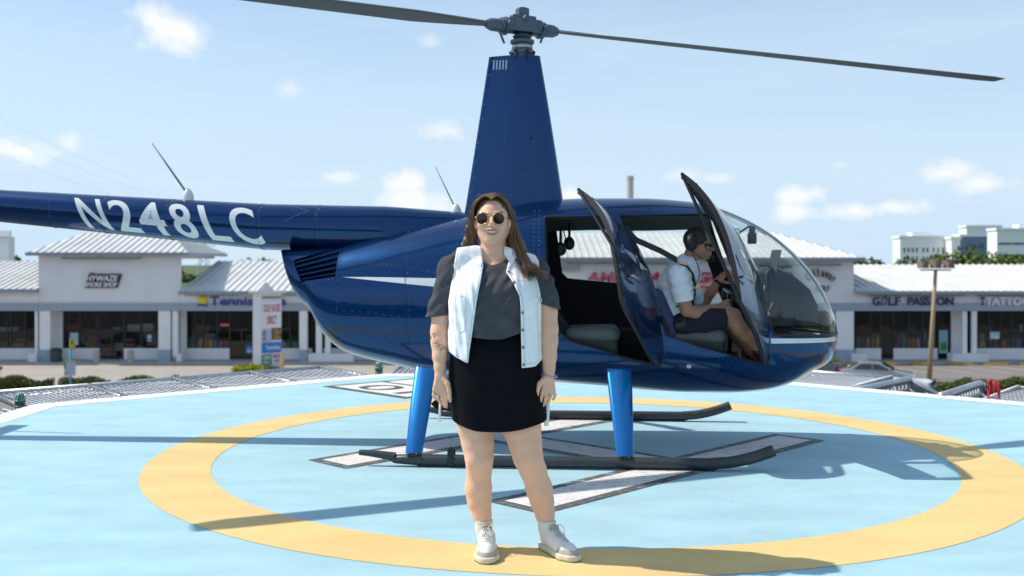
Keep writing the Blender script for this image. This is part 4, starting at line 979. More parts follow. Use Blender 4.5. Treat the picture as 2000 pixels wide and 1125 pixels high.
# ================================================================ helicopter (local frame: +x nose, +y far side, z up, origin on the deck under the mast)
HYAW = R(-4.5); HO = Vector((.08, 7.8, 0)); hc, hs = math.cos(HYAW), math.sin(HYAW)
def HL(px, py, yl):
    """photo pixel -> local (x, z) on the plane y = yl"""
    u = (px-1000)/2000
    # X = HO.x + hc*x - hs*y ; Y = HO.y + hs*x + hc*y ; X = u*Y
    x = (u*(HO.y+hc*yl)-HO.x+hs*yl)/(hc-u*hs); Y = HO.y+hs*x+hc*yl
    return x, CAMH-(py-514)/2000*Y
m_paint = mat('helicopter_blue', (.0, .037, .135), .25, metal=.75, coat=.65, coatr=.015, noise=.05, nscale=1.5, spec=.12)
m_leg = mat('gear_leg_blue', (.0, .125, .38), .3, metal=.45, coat=1.0, coatr=.03, spec=.12)
m_decal = mat('decal_white', (.72, .75, .76), .25, coat=1.0)
m_blk = mat('satin_black', (.012, .013, .015), .45); m_int = mat('cabin_trim_black', (.012, .012, .014), .75); m_head = mat('headliner_grey', (.10, .12, .12), .8)
m_skid = mat('skid_charcoal', (.035, .042, .045), .45, noise=.15, nscale=20)
m_hgl = glass_mat('acrylic', (.86, .90, .89), 1.0, 1.49); m_steel = mat('steel', (.45, .46, .48), .3, metal=.9); m_hub = mat('rotor_grey', (.10, .13, .16), .45, metal=.3, noise=.1, nscale=20)
m_seal = mat('rubber_seal', (.01, .01, .011), .5)
m_riv = mat('rivet', (.11, .19, .34), .3, metal=.7, coat=.5)

topP = [(568, 487), (600, 483), (668, 478), (700, 470), (760, 455), (800, 446), (860, 433), (912, 423), (1000, 402), (1060, 392), (1150, 387), (1250, 387), (1340, 393), (1395, 404), (1450, 425), (1500, 453), (1550, 494), (1590, 541), (1618, 589), (1634, 629), (1639, 655)]
botP = [(566, 492), (575, 538), (590, 580), (607, 620), (622, 650), (640, 672), (665, 690), (700, 702), (760, 716), (830, 731), (900, 738), (1000, 744), (1100, 752), (1180, 758), (1240, 764), (1350, 771), (1430, 772), (1500, 767), (1550, 754), (1590, 733), (1618, 706), (1633, 680), (1639, 655)]
T = np.array([HL(a, b, -.05) for a, b in topP]); B = np.array([HL(a, b, -.25 if 600 < a < 1600 else -.05) for a, b in botP])
XN = T[-1, 0]; ZN = T[-1, 1]; XA = T[0, 0]
B[0] = (T[0, 0]-.001, T[0, 1]-.02); B[-1] = (XN, ZN)
wx = np.array([XA, XA+.1, -1.5, -1.1, -.6, -.2, .2, .6, 1.2, 1.5, 1.75, 1.95, 2.1, 2.22, XN-.05, XN])
ww = np.array([.30, .33, .38, .46, .55, .61, .63, .64, .635, .615, .565, .485, .395, .295, .15, 0.0])
def ftop(x): return float(pchip(T[:, 0], T[:, 1], np.array([x]))[0])
def fbot(x): return float(pchip(B[:, 0], B[:, 1], np.array([x]))[0])
def fwid(x): return float(pchip(wx, ww, np.array([x]))[0])
def sect(x, k, n):
    """ring vertex k of n for station x, superellipse with tumblehome"""
    t, b, w = ftop(x), fbot(x), fwid(x); zc = b+(t-b)*.43; a = 2*math.pi*k/n; ca, sa = math.cos(a), math.sin(a)
    e = 2/2.55 if sa >= 0 else 2/2.5
    y = w*math.copysign(abs(ca)**e, ca); z = zc+(t-zc if sa >= 0 else zc-b)*math.copysign(abs(sa)**e, sa)
    if sa > 0: y *= 1-.12*(abs(sa)**2)
    return (x, y, z)
def ysurf(x, z):
    """half width of the body at (x,z)"""
    t, b, w = ftop(x), fbot(x), fwid(x); zc = b+(t-b)*.43
    if z >= zc: s = min(1, (z-zc)/max(1e-6, t-zc)); e = 2/2.55
    else: s = min(1, (zc-z)/max(1e-6, zc-b)); e = 2/2.5
    sa = s**(1/e); ca = math.sqrt(max(0, 1-sa*sa)); y = w*ca**e
    return y*(1-.12*sa*sa) if z >= zc else y
def SP(px, py):
    """photo pixel -> (x,z) where the sight line meets the near side of the body"""
    y = -.6
    for _ in range(12):
        x, z = HL(px, py, y); y = .5*y-.5*ysurf(min(max(x, XA), XN), z)
    return (x, z)
# stations dense at the nose and tail
NS, NR = 110, 72
us = np.linspace(0, 1, NS); xs = XA+(XN-XA)*(.5-.5*np.cos(math.pi*us))*.75+(XN-XA)*us*.25
xs[-1] = XN-1e-4
bm = bmesh.new(); rings = []
for x in xs: rings.append([bm.verts.new(sect(float(x), k+.5, NR)) for k in range(NR)])
for i in range(NS-1):
    for k in range(NR): bm.faces.new((rings[i][k], rings[i][(k+1) % NR], rings[i+1][(k+1) % NR], rings[i+1][k]))
bm.faces.new(rings[0]); bm.faces.new(list(reversed(rings[-1])))
bmesh.ops.recalc_face_normals(bm, faces=bm.faces)

P_rdoor = [SP(*p) for p in ((1064, 424), (1191, 421), (1298, 690), (1294, 708), (1284, 715), (1230, 702), (1112, 666), (1092, 650), (1078, 612), (1068, 560))]
P_fdoor = [SP(*p) for p in ((1209, 421), (1384, 417), (1396, 424), (1503, 690), (1503, 702), (1494, 711), (1470, 707), (1370, 679), (1300, 656))]
P_rwin = [SP(*p) for p in ((1078, 440), (1186, 437), (1228, 545), (1224, 560), (1100, 548), (1088, 535))]
P_fwin = [SP(*p) for p in ((1224, 440), (1378, 437), (1392, 452), (1462, 622), (1452, 632), (1300, 590), (1284, 575))]
zl0 = SP(1508, 655)[1]; x_post0 = SP(1407, 424); x_post1 = SP(1512, 655)
P_wind = [(x_post0[0]-.10, 2.2), (x_post0[0]+.0, x_post0[1]+.02), x_post0, x_post1, (XN+.1, ZN+.01), (XN+.1, 2.2)]
P_wind[0] = (x_post0[0]-.02, 2.2)
P_str1 = [SP(*p) for p in ((668, 541), (720, 541), (880, 544), (880, 563), (780, 553))]
P_str2 = [x_post1[0:1][0] and SP(1505, 661), (XN+.1, ZN-.005), (XN+.1, ZN-.035), SP(1506, 671)]
P_grille = [SP(*p) for p in ((573, 508), (668, 482), (655, 540), (588, 550))]
def cut_poly(P, side, pad=.02):
    xs_ = [p[0] for p in P]; zs_ = [p[1] for p in P]; x0, x1, z0, z1 = min(xs_)-pad, max(xs_)+pad, min(zs_)-pad, max(zs_)+pad
    n = len(P)
    for i in range(n):
        (xa, za), (xb, zb) = P[i], P[(i+1) % n]
        ex0, ex1, ez0, ez1 = min(xa, xb)-.03, max(xa, xb)+.03, min(za, zb)-.03, max(za, zb)+.03
        fs = []
        for f in bm.faces:
            c = f.calc_center_median()
            if side and c.y*side < -1e-4: continue
            fx0 = min(v.co.x for v in f.verts); fx1 = max(v.co.x for v in f.verts); fz0 = min(v.co.z for v in f.verts); fz1 = max(v.co.z for v in f.verts)
            if fx1 < ex0 or fx0 > ex1 or fz1 < ez0 or fz0 > ez1: continue
            fs.append(f)
        if not fs: continue
        es = list({e for f in fs for e in f.edges}); vs = list({v for f in fs for v in f.verts})
        d = Vector((xb-xa, 0, zb-za)); no = Vector((-d.z, 0, d.x))
        if no.length < 1e-6: continue
        bmesh.ops.bisect_plane(bm, geom=vs+es+fs, plane_co=(xa, 0, za), plane_no=no.normalized(), dist=1e-6)
for P, s in ((P_rdoor, 0), (P_fdoor, 0), (P_rwin, 0), (P_fwin, 0), (P_wind, 0), (P_str1, -1), (P_str2, 0), (P_grille, -1)): cut_poly(P, s)
# centre strip of the windscreen
for yy in (-.03, .03):
    fs = [f for f in bm.faces if f.calc_center_median().x > x_post0[0]-.1 and f.calc_center_median().z > ZN-.05 and abs(f.calc_center_median().y) < .15]
    bmesh.ops.bisect_plane(bm, geom=list({v for f in fs for v in f.verts})+list({e for f in fs for e in f.edges})+fs, plane_co=(0, yy, 0), plane_no=(0, 1, 0))
bm.normal_update()
groups = {}
for f in bm.faces:
    c = f.calc_center_median(); s = -1 if c.y < 0 else 1; key = 'body'
    if pip(c.x, c.z, P_wind) and abs(c.y) > .03: key = 'wind%+d' % s
    elif pip(c.x, c.z, P_fwin): key = 'fwin%+d' % s
    elif pip(c.x, c.z, P_rwin): key = 'rwin%+d' % s
    elif pip(c.x, c.z, P_fdoor): key = 'fdoor%+d' % s
    elif pip(c.x, c.z, P_rdoor): key = 'rdoor%+d' % s
    elif s < 0 and pip(c.x, c.z, P_grille): key = 'grille'
    elif (s < 0 and pip(c.x, c.z, P_str1)) or pip(c.x, c.z, P_str2): key = 'stripe'
    groups.setdefault(key, []).append(f)
def grab(keys, name, m, parent, thick=.0, xf=None, smooth=True, inset_=0):
    vm = {}; V = []; F = []; MI = []
    for mi, ks in enumerate(keys):
        for k in ks:
            for f in groups.get(k, []):
                for v in f.verts:
                    if v not in vm: vm[v] = len(V); V.append((v.co-v.normal*inset_, v.normal.copy()))
                F.append([vm[v] for v in f.verts]); MI.append(mi)
    P = [p for p, _ in V]; n = len(P)
    if thick:
        ed = {}
        for f in F:
            for a, b in zip(f, f[1:]+f[:1]): ed[(a, b)] = 1
        P = P+[p-nn*thick for p, nn in V]; F2 = [list(reversed([i+n for i in f])) for f in F]; em = len(keys) if len(m) > len(keys) else 0
        RM = [(b, a, a+n, b+n) for (a, b) in ed if (b, a) not in ed]
        F = F+F2+RM; MI = MI+[em if len(m) > len(keys) else x for x in MI]+[em]*len(RM)
    if xf: P = [xf(p) for p in P]
    me = bpy.data.meshes.new(name); me.from_pydata([tuple(p) for p in P], [], F)
    for mm in m: me.materials.append(mm)
    me.polygons.foreach_set('material_index', MI); me.shade_smooth(); me.set_sharp_from_angle(angle=R(38))
    o = bpy.data.objects.new(name, me); COL.objects.link(o); o.parent = parent; return o
bm.verts.index_update()
heli = empty('helicopter', HO, HYAW, 'dark blue four-seat helicopter on skids with both near side doors swung open', 'helicopter')
fus = grab([['body'], ['stripe']], 'fuselage', [m_paint, m_decal], heli)
# cabin lining (inner skin, only round the cabin)
def lining():
    vm = {}; V = []; F = []; MI = []
    xa = SP(1040, 500)[0]
    for k in ('body', 'fdoor+1', 'rdoor+1'):
        for f in groups.get(k, []):
            c = f.calc_center_median()
            if c.x < xa or (k == 'body' and c.x > x_post1[0]+.05 and c.z > ZN-.05): continue
            for v in f.verts:
                if v not in vm: vm[v] = len(V); V.append(v.co-v.normal*.022)
            F.append([vm[v] for v in reversed(f.verts)]); MI.append(1 if c.z > 1.62 else 0)
    me = bpy.data.meshes.new('cabin_lining'); me.from_pydata([tuple(p) for p in V], [], F); me.materials.append(m_int); me.materials.append(m_head); me.polygons.foreach_set('material_index', MI); me.shade_smooth()
    o = bpy.data.objects.new('cabin_lining', me); COL.objects.link(o); o.parent = heli
lining()
grab([['wind-1']], 'windscreen', [m_hgl], heli, .0); grab([['wind+1']], 'windscreen', [m_hgl], heli, .0)
for s in ('+1',):
    for d, w in (('fdoor', 'fwin'), ('rdoor', 'rwin')):
        o = grab([[d+s]], 'door', [m_paint], heli, .012); grab([[w+s]], 'window', [m_hgl], o)
# open doors on the near side
def hinge_xf(A, Bp, ang):
    ya, yb = -ysurf(*A)-.004, -ysurf(*Bp)-.004
    a = Vector((A[0], ya, A[1])); b = Vector((Bp[0], yb, Bp[1])); ax = (b-a).normalized(); M = Matrix.Rotation(ang, 4, ax)
    return lambda p: a+(M @ (p-a))
FANG, RANG = R(-66), R(-70)
xf_f = hinge_xf(SP(1396, 424), SP(1503, 690), FANG); xf_r = hinge_xf(SP(1191, 421), SP(1298, 690), RANG)
for nm, d, w, xf in (('front', 'fdoor-1', 'fwin-1', xf_f), ('rear', 'rdoor-1', 'rwin-1', xf_r)):
    o = grab([[d]], 'open_door', [m_paint, m_int], heli, .035, xf)
    o['label'] = 'open %s door seen almost edge on' % nm
    grab([[w]], 'door_window', [m_hgl], o, .0, xf)
    P = P_fdoor if nm == 'front' else P_rdoor; W_ = P_fwin if nm == 'front' else P_rwin
    sl = MB(); pts = [xf(Vector((x, -ysurf(x, z)+.012, z))) for x, z in P+[P[0]]]; sl.tube(pts, .012, 6, caps=False); sl.build('door_seal', m_seal, o, True)
    sl = MB(); pts = [xf(Vector((x, -ysurf(x, z)+.004, z))) for x, z in W_+[W_[0]]]; sl.tube(pts, .008, 6, caps=False); sl.build('window_seal', m_seal, o, True)
    hx_, hz_ = (SP(1300, 610) if nm == 'front' else SP(1115, 600)); hp = Vector((hx_, -ysurf(hx_, hz_), hz_))
    h_ = MB(); h_.tube([xf(hp), xf(hp+Vector((0, -.03, 0))), xf(hp+Vector((.07, -.035, .0))), xf(hp+Vector((.12, -.03, 0)))], .009, 6); h_.build('door_handle', m_steel, o, True)
    for zz in (.25, .75):
        A_, B_ = (SP(1396, 424), SP(1503, 690)) if nm == 'front' else (SP(1191, 421), SP(1298, 690))
        hx2 = A_[0]+(B_[0]-A_[0])*zz; hz2 = A_[1]+(B_[1]-A_[1])*zz; g_ = MB(); yy = -ysurf(hx2, hz2)
        g_.tube([(hx2-.012, yy-.012, hz2-.03), (hx2-.012, yy-.012, hz2+.03)], .010, 8); g_.build('hinge', m_steel, o, True)
# opening rims
for P in (P_fdoor, P_rdoor):
    sl = MB(); pts = [(x, -ysurf(x, z)+.008, z) for x, z in P+[P[0]]]; sl.tube(pts, .011, 6, caps=False); sl.build('door_frame', m_seal, heli, True)
for s in (-1, 1):
    sl = MB(); pts = []
    for i in range(13):
        t = i/12; x = x_post0[0]+(x_post1[0]-x_post0[0])*t; z = x_post0[1]+(x_post1[1]-x_post0[1])*t; pts.append((x, s*(ysurf(x, z)-.004), z))
    for i in range(1, 24):
        x = x_post1[0]+(XN-x_post1[0]-.004)*math.sin(i/23*math.pi/2); z = x_post1[1]+(ZN+.01-x_post1[1])*(x-x_post1[0])/(XN-x_post1[0]); pts.append((x, s*(ysurf(x, z)-.004), z))
    sl.tube(pts, .009, 6, caps=False); sl.build('windscreen_seal', m_seal, heli, True)
    sl = MB(); ya = .03*s; pts = []
    for i in range(30):
        x = x_post0[0]-.02+(XN-.03-x_post0[0])*i/29; pts.append((x, ya, ftop(x)-.006))
    sl.tube(pts, .008, 5, caps=False); sl.build('windscreen_seal', m_seal, heli, True)
bvh_body = BVHTree.FromBMesh(bm)

# air outlet grille
gi = MB()
gx = [SP(*p) for p in ((573, 508), (668, 482), (655, 540), (588, 550))]
gi.add([(p[0], -ysurf(*p)+.09, p[1]) for p in gx], [(0, 1, 2, 3)])
for i in range(4):
    p, q_ = gx[i], gx[(i+1) % 4]; gi.add([(p[0], -ysurf(*p), p[1]), (q_[0], -ysurf(*q_), q_[1]), (q_[0], -ysurf(*q_)+.09, q_[1]), (p[0], -ysurf(*p)+.09, p[1])], [(0, 1, 2, 3)])
gi.build('air_outlet', m_blk, heli); gs = MB()
for i in range(5):
    t = (i+.6)/5.2; p = SP(573+(588-573)*t, 508+(550-508)*t); q_ = SP(668+(655-668)*t, 482+(540-482)*t)
    a = Vector((p[0], -ysurf(*p)+.002, p[1])); b = Vector((q_[0], -ysurf(*q_)+.002, q_[1])); gs.prism([a, b, b+Vector((0, .045, .022)), a+Vector((0, .045, .022))], (0, 0, -.006))
gs.build('grille_slat', m_paint, heli)

# tail boom
bc = [HL(-400, 372, 0), HL(0, 402, 0), HL(520, 443, 0), HL(760, 452, 0), HL(900, 452, 0)]
bxs = np.array([-6.1, bc[1][0], bc[2][0], bc[3][0], -.35]); bzs = np.array([1.955, bc[1][1], bc[2][1], 1.60, 1.56]); brs = np.array([.095, .128, .178, .187, .17])
def boom(x): q = np.array([x]); return float(np.interp(x, bxs, bzs)), float(np.interp(x, bxs, brs))
bo = MB(); st = list(np.linspace(-6.1, -.35, 50)); N = 40
for x in st:
    zc, r = boom(x); bo.v += [(x, r*math.cos(2*math.pi*k/N), zc+r*math.sin(2*math.pi*k/N)) for k in range(N)]
bo.f = [(i*N+k, i*N+(k+1) % N, (i+1)*N+(k+1) % N, (i+1)*N+k) for i in range(len(st)-1) for k in range(N)]+[tuple(range(N)), tuple(range((len(st)-1)*N, len(st)*N))]; bo.mi = [0]*len(bo.f)
tb = bo.build('tail_boom', m_paint, heli, True, sharp=50)
# registration wrapped on the boom
rg_ = MB()
for ch, lx, wpx in (('N', 141, 50), ('2', 204, 46), ('4', 256, 52), ('8', 323, 42), ('L', 383, 43), ('C', 439, 52)):
    vs, fs = text_geo(ch, 1.0, 0, .018, rows=14); X0 = min(v[0] for v in vs); X1 = max(v[0] for v in vs); Y0 = min(v[1] for v in vs); Y1 = max(v[1] for v in vs)
    xa, xb = HL(lx, 410, -.13)[0], HL(lx+wpx, 410, -.13)[0]; rp = []
    for (x, y) in vs:
        t = (x-X0)/(X1-X0); hh = (y-Y0)/(Y1-Y0); xl = xa+(xb-xa)*t+.125*(1-hh); zc, r = boom(xl); an = R(180-48+100*(1-hh)); r += .002
        rp.append((xl, r*math.cos(an), zc+r*math.sin(an)))
    rg_.add(rp, fs)
rg_.build('registration', m_decal, tb, True, fixn=False)
# rivet rows
def rivet(mb, p, nrm, r=.0042):
    r *= .85
    nrm = Vector(nrm).normalized(); a = nrm.orthogonal().normalized(); b = nrm.cross(a); p = Vector(p)
    vs = [p+(a*math.cos(t)+b*math.sin(t))*r for t in (0, 1.2566, 2.513, 3.77, 5.027)]+[p+nrm*r*.7]
    mb.add(vs, [(i, (i+1) % 5, 5) for i in range(5)])
rb = MB(); seam = MB()
for x in (-3.68, -3.25, -2.72, -2.0, -1.55):
    zc, r = boom(x)
    for dx in ((0,) if x < -2 else (0,)):
        for i in range(17):
            an = R(95+170*i/16); rivet(rb, (x+dx, r*math.cos(an), zc+r*math.sin(an)), (0, math.cos(an), math.sin(an)), .0038)
    seam.tube([(x-.014, (r+.0003)*math.cos(R(a)), zc+(r+.0003)*math.sin(R(a))) for a in range(80, 281, 10)], .0022, 4)
for i in range(26):
    x = -2.0+i*.035; zc, r = boom(x); an = R(125+8*math.sin(i)); rivet(rb, (x, r*math.cos(an), zc+r*math.sin(an)), (0, math.cos(an), math.sin(an)), .0035)
for i in range(14):
    for (dx, dz) in ((.018, .014), (.018, -.014)):
        x = -1.62-.018*i*.8; zc, r = boom(x); an = R(135+(i*2.4 if dz > 0 else -i*2.0)); rivet(rb, (x, r*math.cos(an), zc+r*math.sin(an)), (0, math.cos(an), math.sin(an)), .0035)
rb.build('boom_rivets', m_riv, tb, True); seam.build('boom_seam', m_blk, tb, True)
def on_body(px, py):
    x, z = SP(px, py); y = -ysurf(x, z); e = .01
    nx = -(ysurf(x+e, z)-ysurf(x-e, z))/(2*e); nz = -(ysurf(x, z+e)-ysurf(x, z-e))/(2*e); return Vector((x, y, z)), Vector((nx, -1, nz)).normalized()
rv = MB(); sm = MB()
def rrow(pts, n, r=.0040, skip=()):
    pts = [Vector(p) for p in pts]; L = [0]
    for a, b in zip(pts, pts[1:]): L.append(L[-1]+(b-a).length)
    for i in range(n):
        s = L[-1]*i/(n-1); j = min(max(k for k in range(len(L)) if L[k] <= s+1e-6), len(pts)-2); t = (s-L[j])/(L[j+1]-L[j]); p = pts[j]+(pts[j+1]-pts[j])*t
        c, nn_ = on_body(p[0], p[1]); rivet(rv, c, nn_, r)
def srow(pts, n=24, r=.0018):
    P = []
    for a, b in zip(pts, pts[1:]):
        for i in range(n): t = i/n; c, nn_ = on_body(a[0]+(b[0]-a[0])*t, a[1]+(b[1]-a[1])*t); P.append(c)
    c, _ = on_body(*pts[-1]); P.append(c); sm.tube(P, r, 4)
for k in ((1044, 430), (1054, 430)): rrow([(k[0], 412), (k[0]-2, 500), (k[0]+4, 620)], 26)
rrow([(800, 452), (795, 520), (800, 640), (812, 722)], 24); srow([(797, 450), (790, 520), (795, 640), (808, 726)])
rrow([(662, 512), (720, 515), (790, 520)], 16); srow([(660, 510), (725, 513), (788, 517)])
rrow([(790, 520), (840, 530), (870, 542)], 8); rrow([(657, 605), (720, 610), (780, 618)], 9); rrow([(590, 555), (650, 545)], 8)
rrow([(1110, 690), (1200, 715), (1290, 735), (1400, 745), (1500, 738)], 34); rrow([(1310, 672), (1400, 697), (1490, 722)], 22); rrow([(1070, 400), (1200, 396), (1330, 402)], 22, .0035)
rrow([(1505, 676), (1560, 677), (1610, 675)], 12, .0035); rrow([(905, 425), (902, 470), (900, 540)], 12); srow([(1320, 690), (1325, 740), (1327, 765)], 14); rrow([(688, 475), (760, 461), (830, 447), (900, 432)], 18, .0035)
rrow([(575, 545), (600, 612), (640, 668)], 12, .0035); rrow([(660, 548), (658, 600)], 5, .0035); rrow([(1064, 640), (1100, 680)], 5)
rv.build('rivets', m_riv, fus, True); sm.build('panel_seam', m_blk, fus, True)
# boom scoop
sc_ = MB(); zc, r = boom(HL(775, 440, -.17)[0]); x0 = HL(748, 440, -.19)[0]; x1 = HL(800, 440, -.19)[0]
sc_.prism([(x0, -.15, zc-.06), (x0, -.215, zc-.05), (x0, -.20, zc+.08), (x0, -.13, zc+.10)], (.02, 0, 0)); sc_.add([(x0+.02, -.15, zc-.06), (x0+.02, -.215, zc-.05), (x0+.02, -.20, zc+.08), (x0+.02, -.13, zc+.10), (x1+.12, -.16, zc), (x1+.12, -.16, zc+.02)], [(0, 1, 4), (1, 2, 5, 4), (2, 3, 5)])
sc_.build('intake_scoop', m_paint, tb)
so = MB(); so.box((x0-.004, -.205, zc-.04), (x0-.001, -.14, zc+.075)); so.build('scoop_mouth', m_blk, tb)
# fillet between cowling and boom / mast fairing
m_sd = SDF((-1.5, -.35, 1.35), (.6, .35, 2.0), .012); 
# tail: fins and tail rotor (beyond the left edge of the picture, their shadow falls on the deck)
tf = MB(); zt, _ = boom(-5.9)
tf.prism([(-6.10, -.012, zt), (-5.75, -.012, zt), (-6.15, -.012, zt+.7), (-6.37, -.012, zt+.7)], (0, .03, 0)); tf.prism([(-6.07, -.012, zt), (-5.80, -.012, zt), (-6.15, -.012, zt-.5), (-6.30, -.012, zt-.5)], (0, .03, 0)); tf.prism([(-6.07, .0, zt-.005), (-5.85, .0, zt-.005), (-5.91, .6, zt-.005), (-6.07, .6, zt-.005)], (0, 0, .02))
tf.build('tail_fin', m_paint, heli); tr_ = MB()
tr_.tube([(-5.95, 0, zt), (-5.95, .3, zt)], .035, 8); tr_.prism([(-5.99, .3, zt-.72), (-5.89, .3, zt-.72), (-5.89, .3, zt+.72), (-5.99, .3, zt+.72)], (0, .014, 0)); tr_.build('tail_rotor', m_hub, heli)
# whip antennas and the white lamp housings at their feet
for (a, b, s, zz) in (((370, 384), (297, 280), .006, 'boom'), ((893, 414), (850, 325), .0035, 'cowling')):
    xa_, za_ = HL(*a, 0); xb_, zb_ = HL(*b, 0); an = MB(); an.tube([(xa_, 0, za_), (xb_, 0, zb_)], [s*1.6, s], 8); ao = an.build('whip_antenna', mat('whip_grey', (.22, .26, .30), .6), heli, True)
    d_ = MB(); d_.lathe((xa_-.01, 0, za_-.02), [(.045, -.02), (.045, .02), (.036, .05), (.02, .075), (.008, .085)], 16); d_.build('antenna_base', m_decal, ao, True, sharp=50)

# mast fairing
mf = MB(); N = 48; lev = []
pz = [(112, 955, 1055), (200, 941.5, 1070), (300, 926, 1086), (400, 910, 1101), (425, 906, 1105)]
for (py, pa, pb) in pz:
    xa_, z_ = HL(pa, py, 0); xb_, _ = HL(pb, py, 0); lev.append((z_, xa_, xb_))
lev = [(z, a, b, .075+.055*(i/4)) for i, (z, a, b) in enumerate(lev)]
fine = []
for i in range(25):
    z = lev[0][0]+(lev[-1][0]-lev[0][0])*i/24; L_ = [pchip([l[0] for l in reversed(lev)], [l[j] for l in reversed(lev)], np.array([z]))[0] for j in (1, 2, 3)]; fine.append((z, *L_))
for (z, a, b, w) in fine:
    c = (a+b)/2; h = (b-a)/2
    for k in range(N):
        t = 2*math.pi*k/N; ca, sa = math.cos(t), math.sin(t); x = c+h*math.copysign(abs(ca)**.85, ca); taper = .42+.58*min(1, (x-a)/(2*h)*1.9+.02) ; mf.v.append((x, w*math.copysign(abs(sa)**.8, sa)*taper, z))
M_ = len(fine); mf.f = [(i*N+k, (i+1)*N+k, (i+1)*N+(k+1) % N, i*N+(k+1) % N) for i in range(M_-1) for k in range(N)]+[tuple(range(N))]; mf.mi = [0]*len(mf.f)
mfo = mf.build('mast_fairing', m_paint, heli, True, sharp=50)
bvm = BVHTree.FromPolygons(mf.v, mf.f); rm = MB()
def mrow(p0, p1, n, r=.0045):
    for i in range(n):
        t = i/(n-1); x, z = HL(p0[0]+(p1[0]-p0[0])*t, p0[1]+(p1[1]-p0[1])*t, -.1); h = bvm.ray_cast(Vector((x, -2, z)), Vector((0, 1, 0)))
        if h[0]: rivet(rm, h[0], (h[1] if h[1].y < 0 else -h[1]), r)
mrow((958, 116), (914, 400), 11); mrow((997, 134), (974, 395), 16, .0035); mrow((1026, 200), (1028, 380), 11, .0035); mrow((931, 277), (1040, 277), 5); mrow((916, 377), (1000, 380), 6)
rm.build('fairing_rivets', m_riv, mfo, True)
vt = MB()
for i in range(5):
    a = HL(963.5+i*6.3, 115+i*.3, -.09); b = HL(962.5+i*6.3, 134, -.09); h = bvm.ray_cast(Vector((a[0], -2, (a[1]+b[1])/2)), Vector((0, 1, 0))); y = h[0].y if h[0] else -.08
    h2 = bvm.ray_cast(Vector((a[0], -2, b[1])), Vector((0, 1, 0))); h1 = bvm.ray_cast(Vector((a[0], -2, a[1])), Vector((0, 1, 0))); y2 = h2[0].y if h2[0] else y; y1 = h1[0].y if h1[0] else y
    vt.add([(a[0]-.005, y1-.002, a[1]), (a[0]+.005, y1-.002, a[1]), (b[0]+.005, y2-.002, b[1]), (b[0]-.005, y2-.002, b[1])], [(0, 1, 2, 3)])
vt.build('vent_slot', mat('slot_light', (.55, .62, .68), .6), mfo)
pg = MB(); a = HL(1038, 269, -.1); h = bvm.ray_cast(Vector((a[0], -2, a[1])), Vector((0, 1, 0)))
pg.lathe((a[0], (h[0].y if h[0] else -.1)-.001, a[1]), [(.014, -.002), (.014, .002)], 16, 'y'); pg.build('plug', m_blk, mfo)

# rotor: mast, swashplate, hub, two blades
mz = HL(1020, 108, 0)[1]; MX = HL(1020, 90, 0)[0]
k_ = MB(); k_.lathe((MX, 0, mz), [(.07, -.12), (.07, .0), (.085, .01), (.088, .035), (.075, .04), (.075, .085), (.092, .09), (.092, .11), (.06, .125), (.075, .14), (.06, .155), (.03, .16)], 28); k_.build('swashplate', m_hub, heli, True, sharp=35)
k_ = MB(); k_.lathe((MX, 0, mz), [(.079, .045), (.081, .06), (.079, .08)], 28); k_.build('swash_ring', m_steel, heli, True)
k_ = MB()
for i in range(6):
    a = i*1.047; k_.tube([(MX+.085*math.cos(a), .085*math.sin(a), mz-.05), (MX+.088*math.cos(a), .088*math.sin(a), mz+.02)], .008, 6); k_.sphere((MX+.088*math.cos(a), .088*math.sin(a), mz+.02), .014, 8, 5)
k_.build('control_rod', m_blk, heli, True)
k_ = MB(); k_.lathe((MX, 0, mz), [(.032, .1), (.032, .22), (.036, .22), (.036, .36)], 20); k_.build('rotor_mast', m_hub, heli, True, sharp=40)
hz_ = HL(1020, 52, 0)[1]; ra = R(24)-HYAW   # blade azimuth in the local frame
bx_ = Vector((math.cos(ra), math.sin(ra), -.012)); by_ = Vector((-math.sin(ra), math.cos(ra), 0))
hub = MB(); Hc = Vector((MX, 0, hz_))
hub.obox(Hc+Vector((0, 0, .03)), bx_*.10, by_*.05, Vector((0, 0, .05))); hub.obox(Hc+Vector((0, 0, .105)), bx_*.045, by_*.04, Vector((0, 0, .035)))
for s in (-1, 1):
    hub.obox(Hc+by_*(.06*s), bx_*.14, by_*.012, Vector((0, 0, .05))); hub.tube([Hc+bx_*(.12*s)-by_*.08, Hc+bx_*(.12*s)+by_*.08], .028, 14)
hub.tube([Hc-by_*.09+Vector((0, 0, .05)), Hc+by_*.09+Vector((0, 0, .05))], .025, 14)
ho = hub.build('rotor_hub', m_hub, heli, False, bevel=.012)
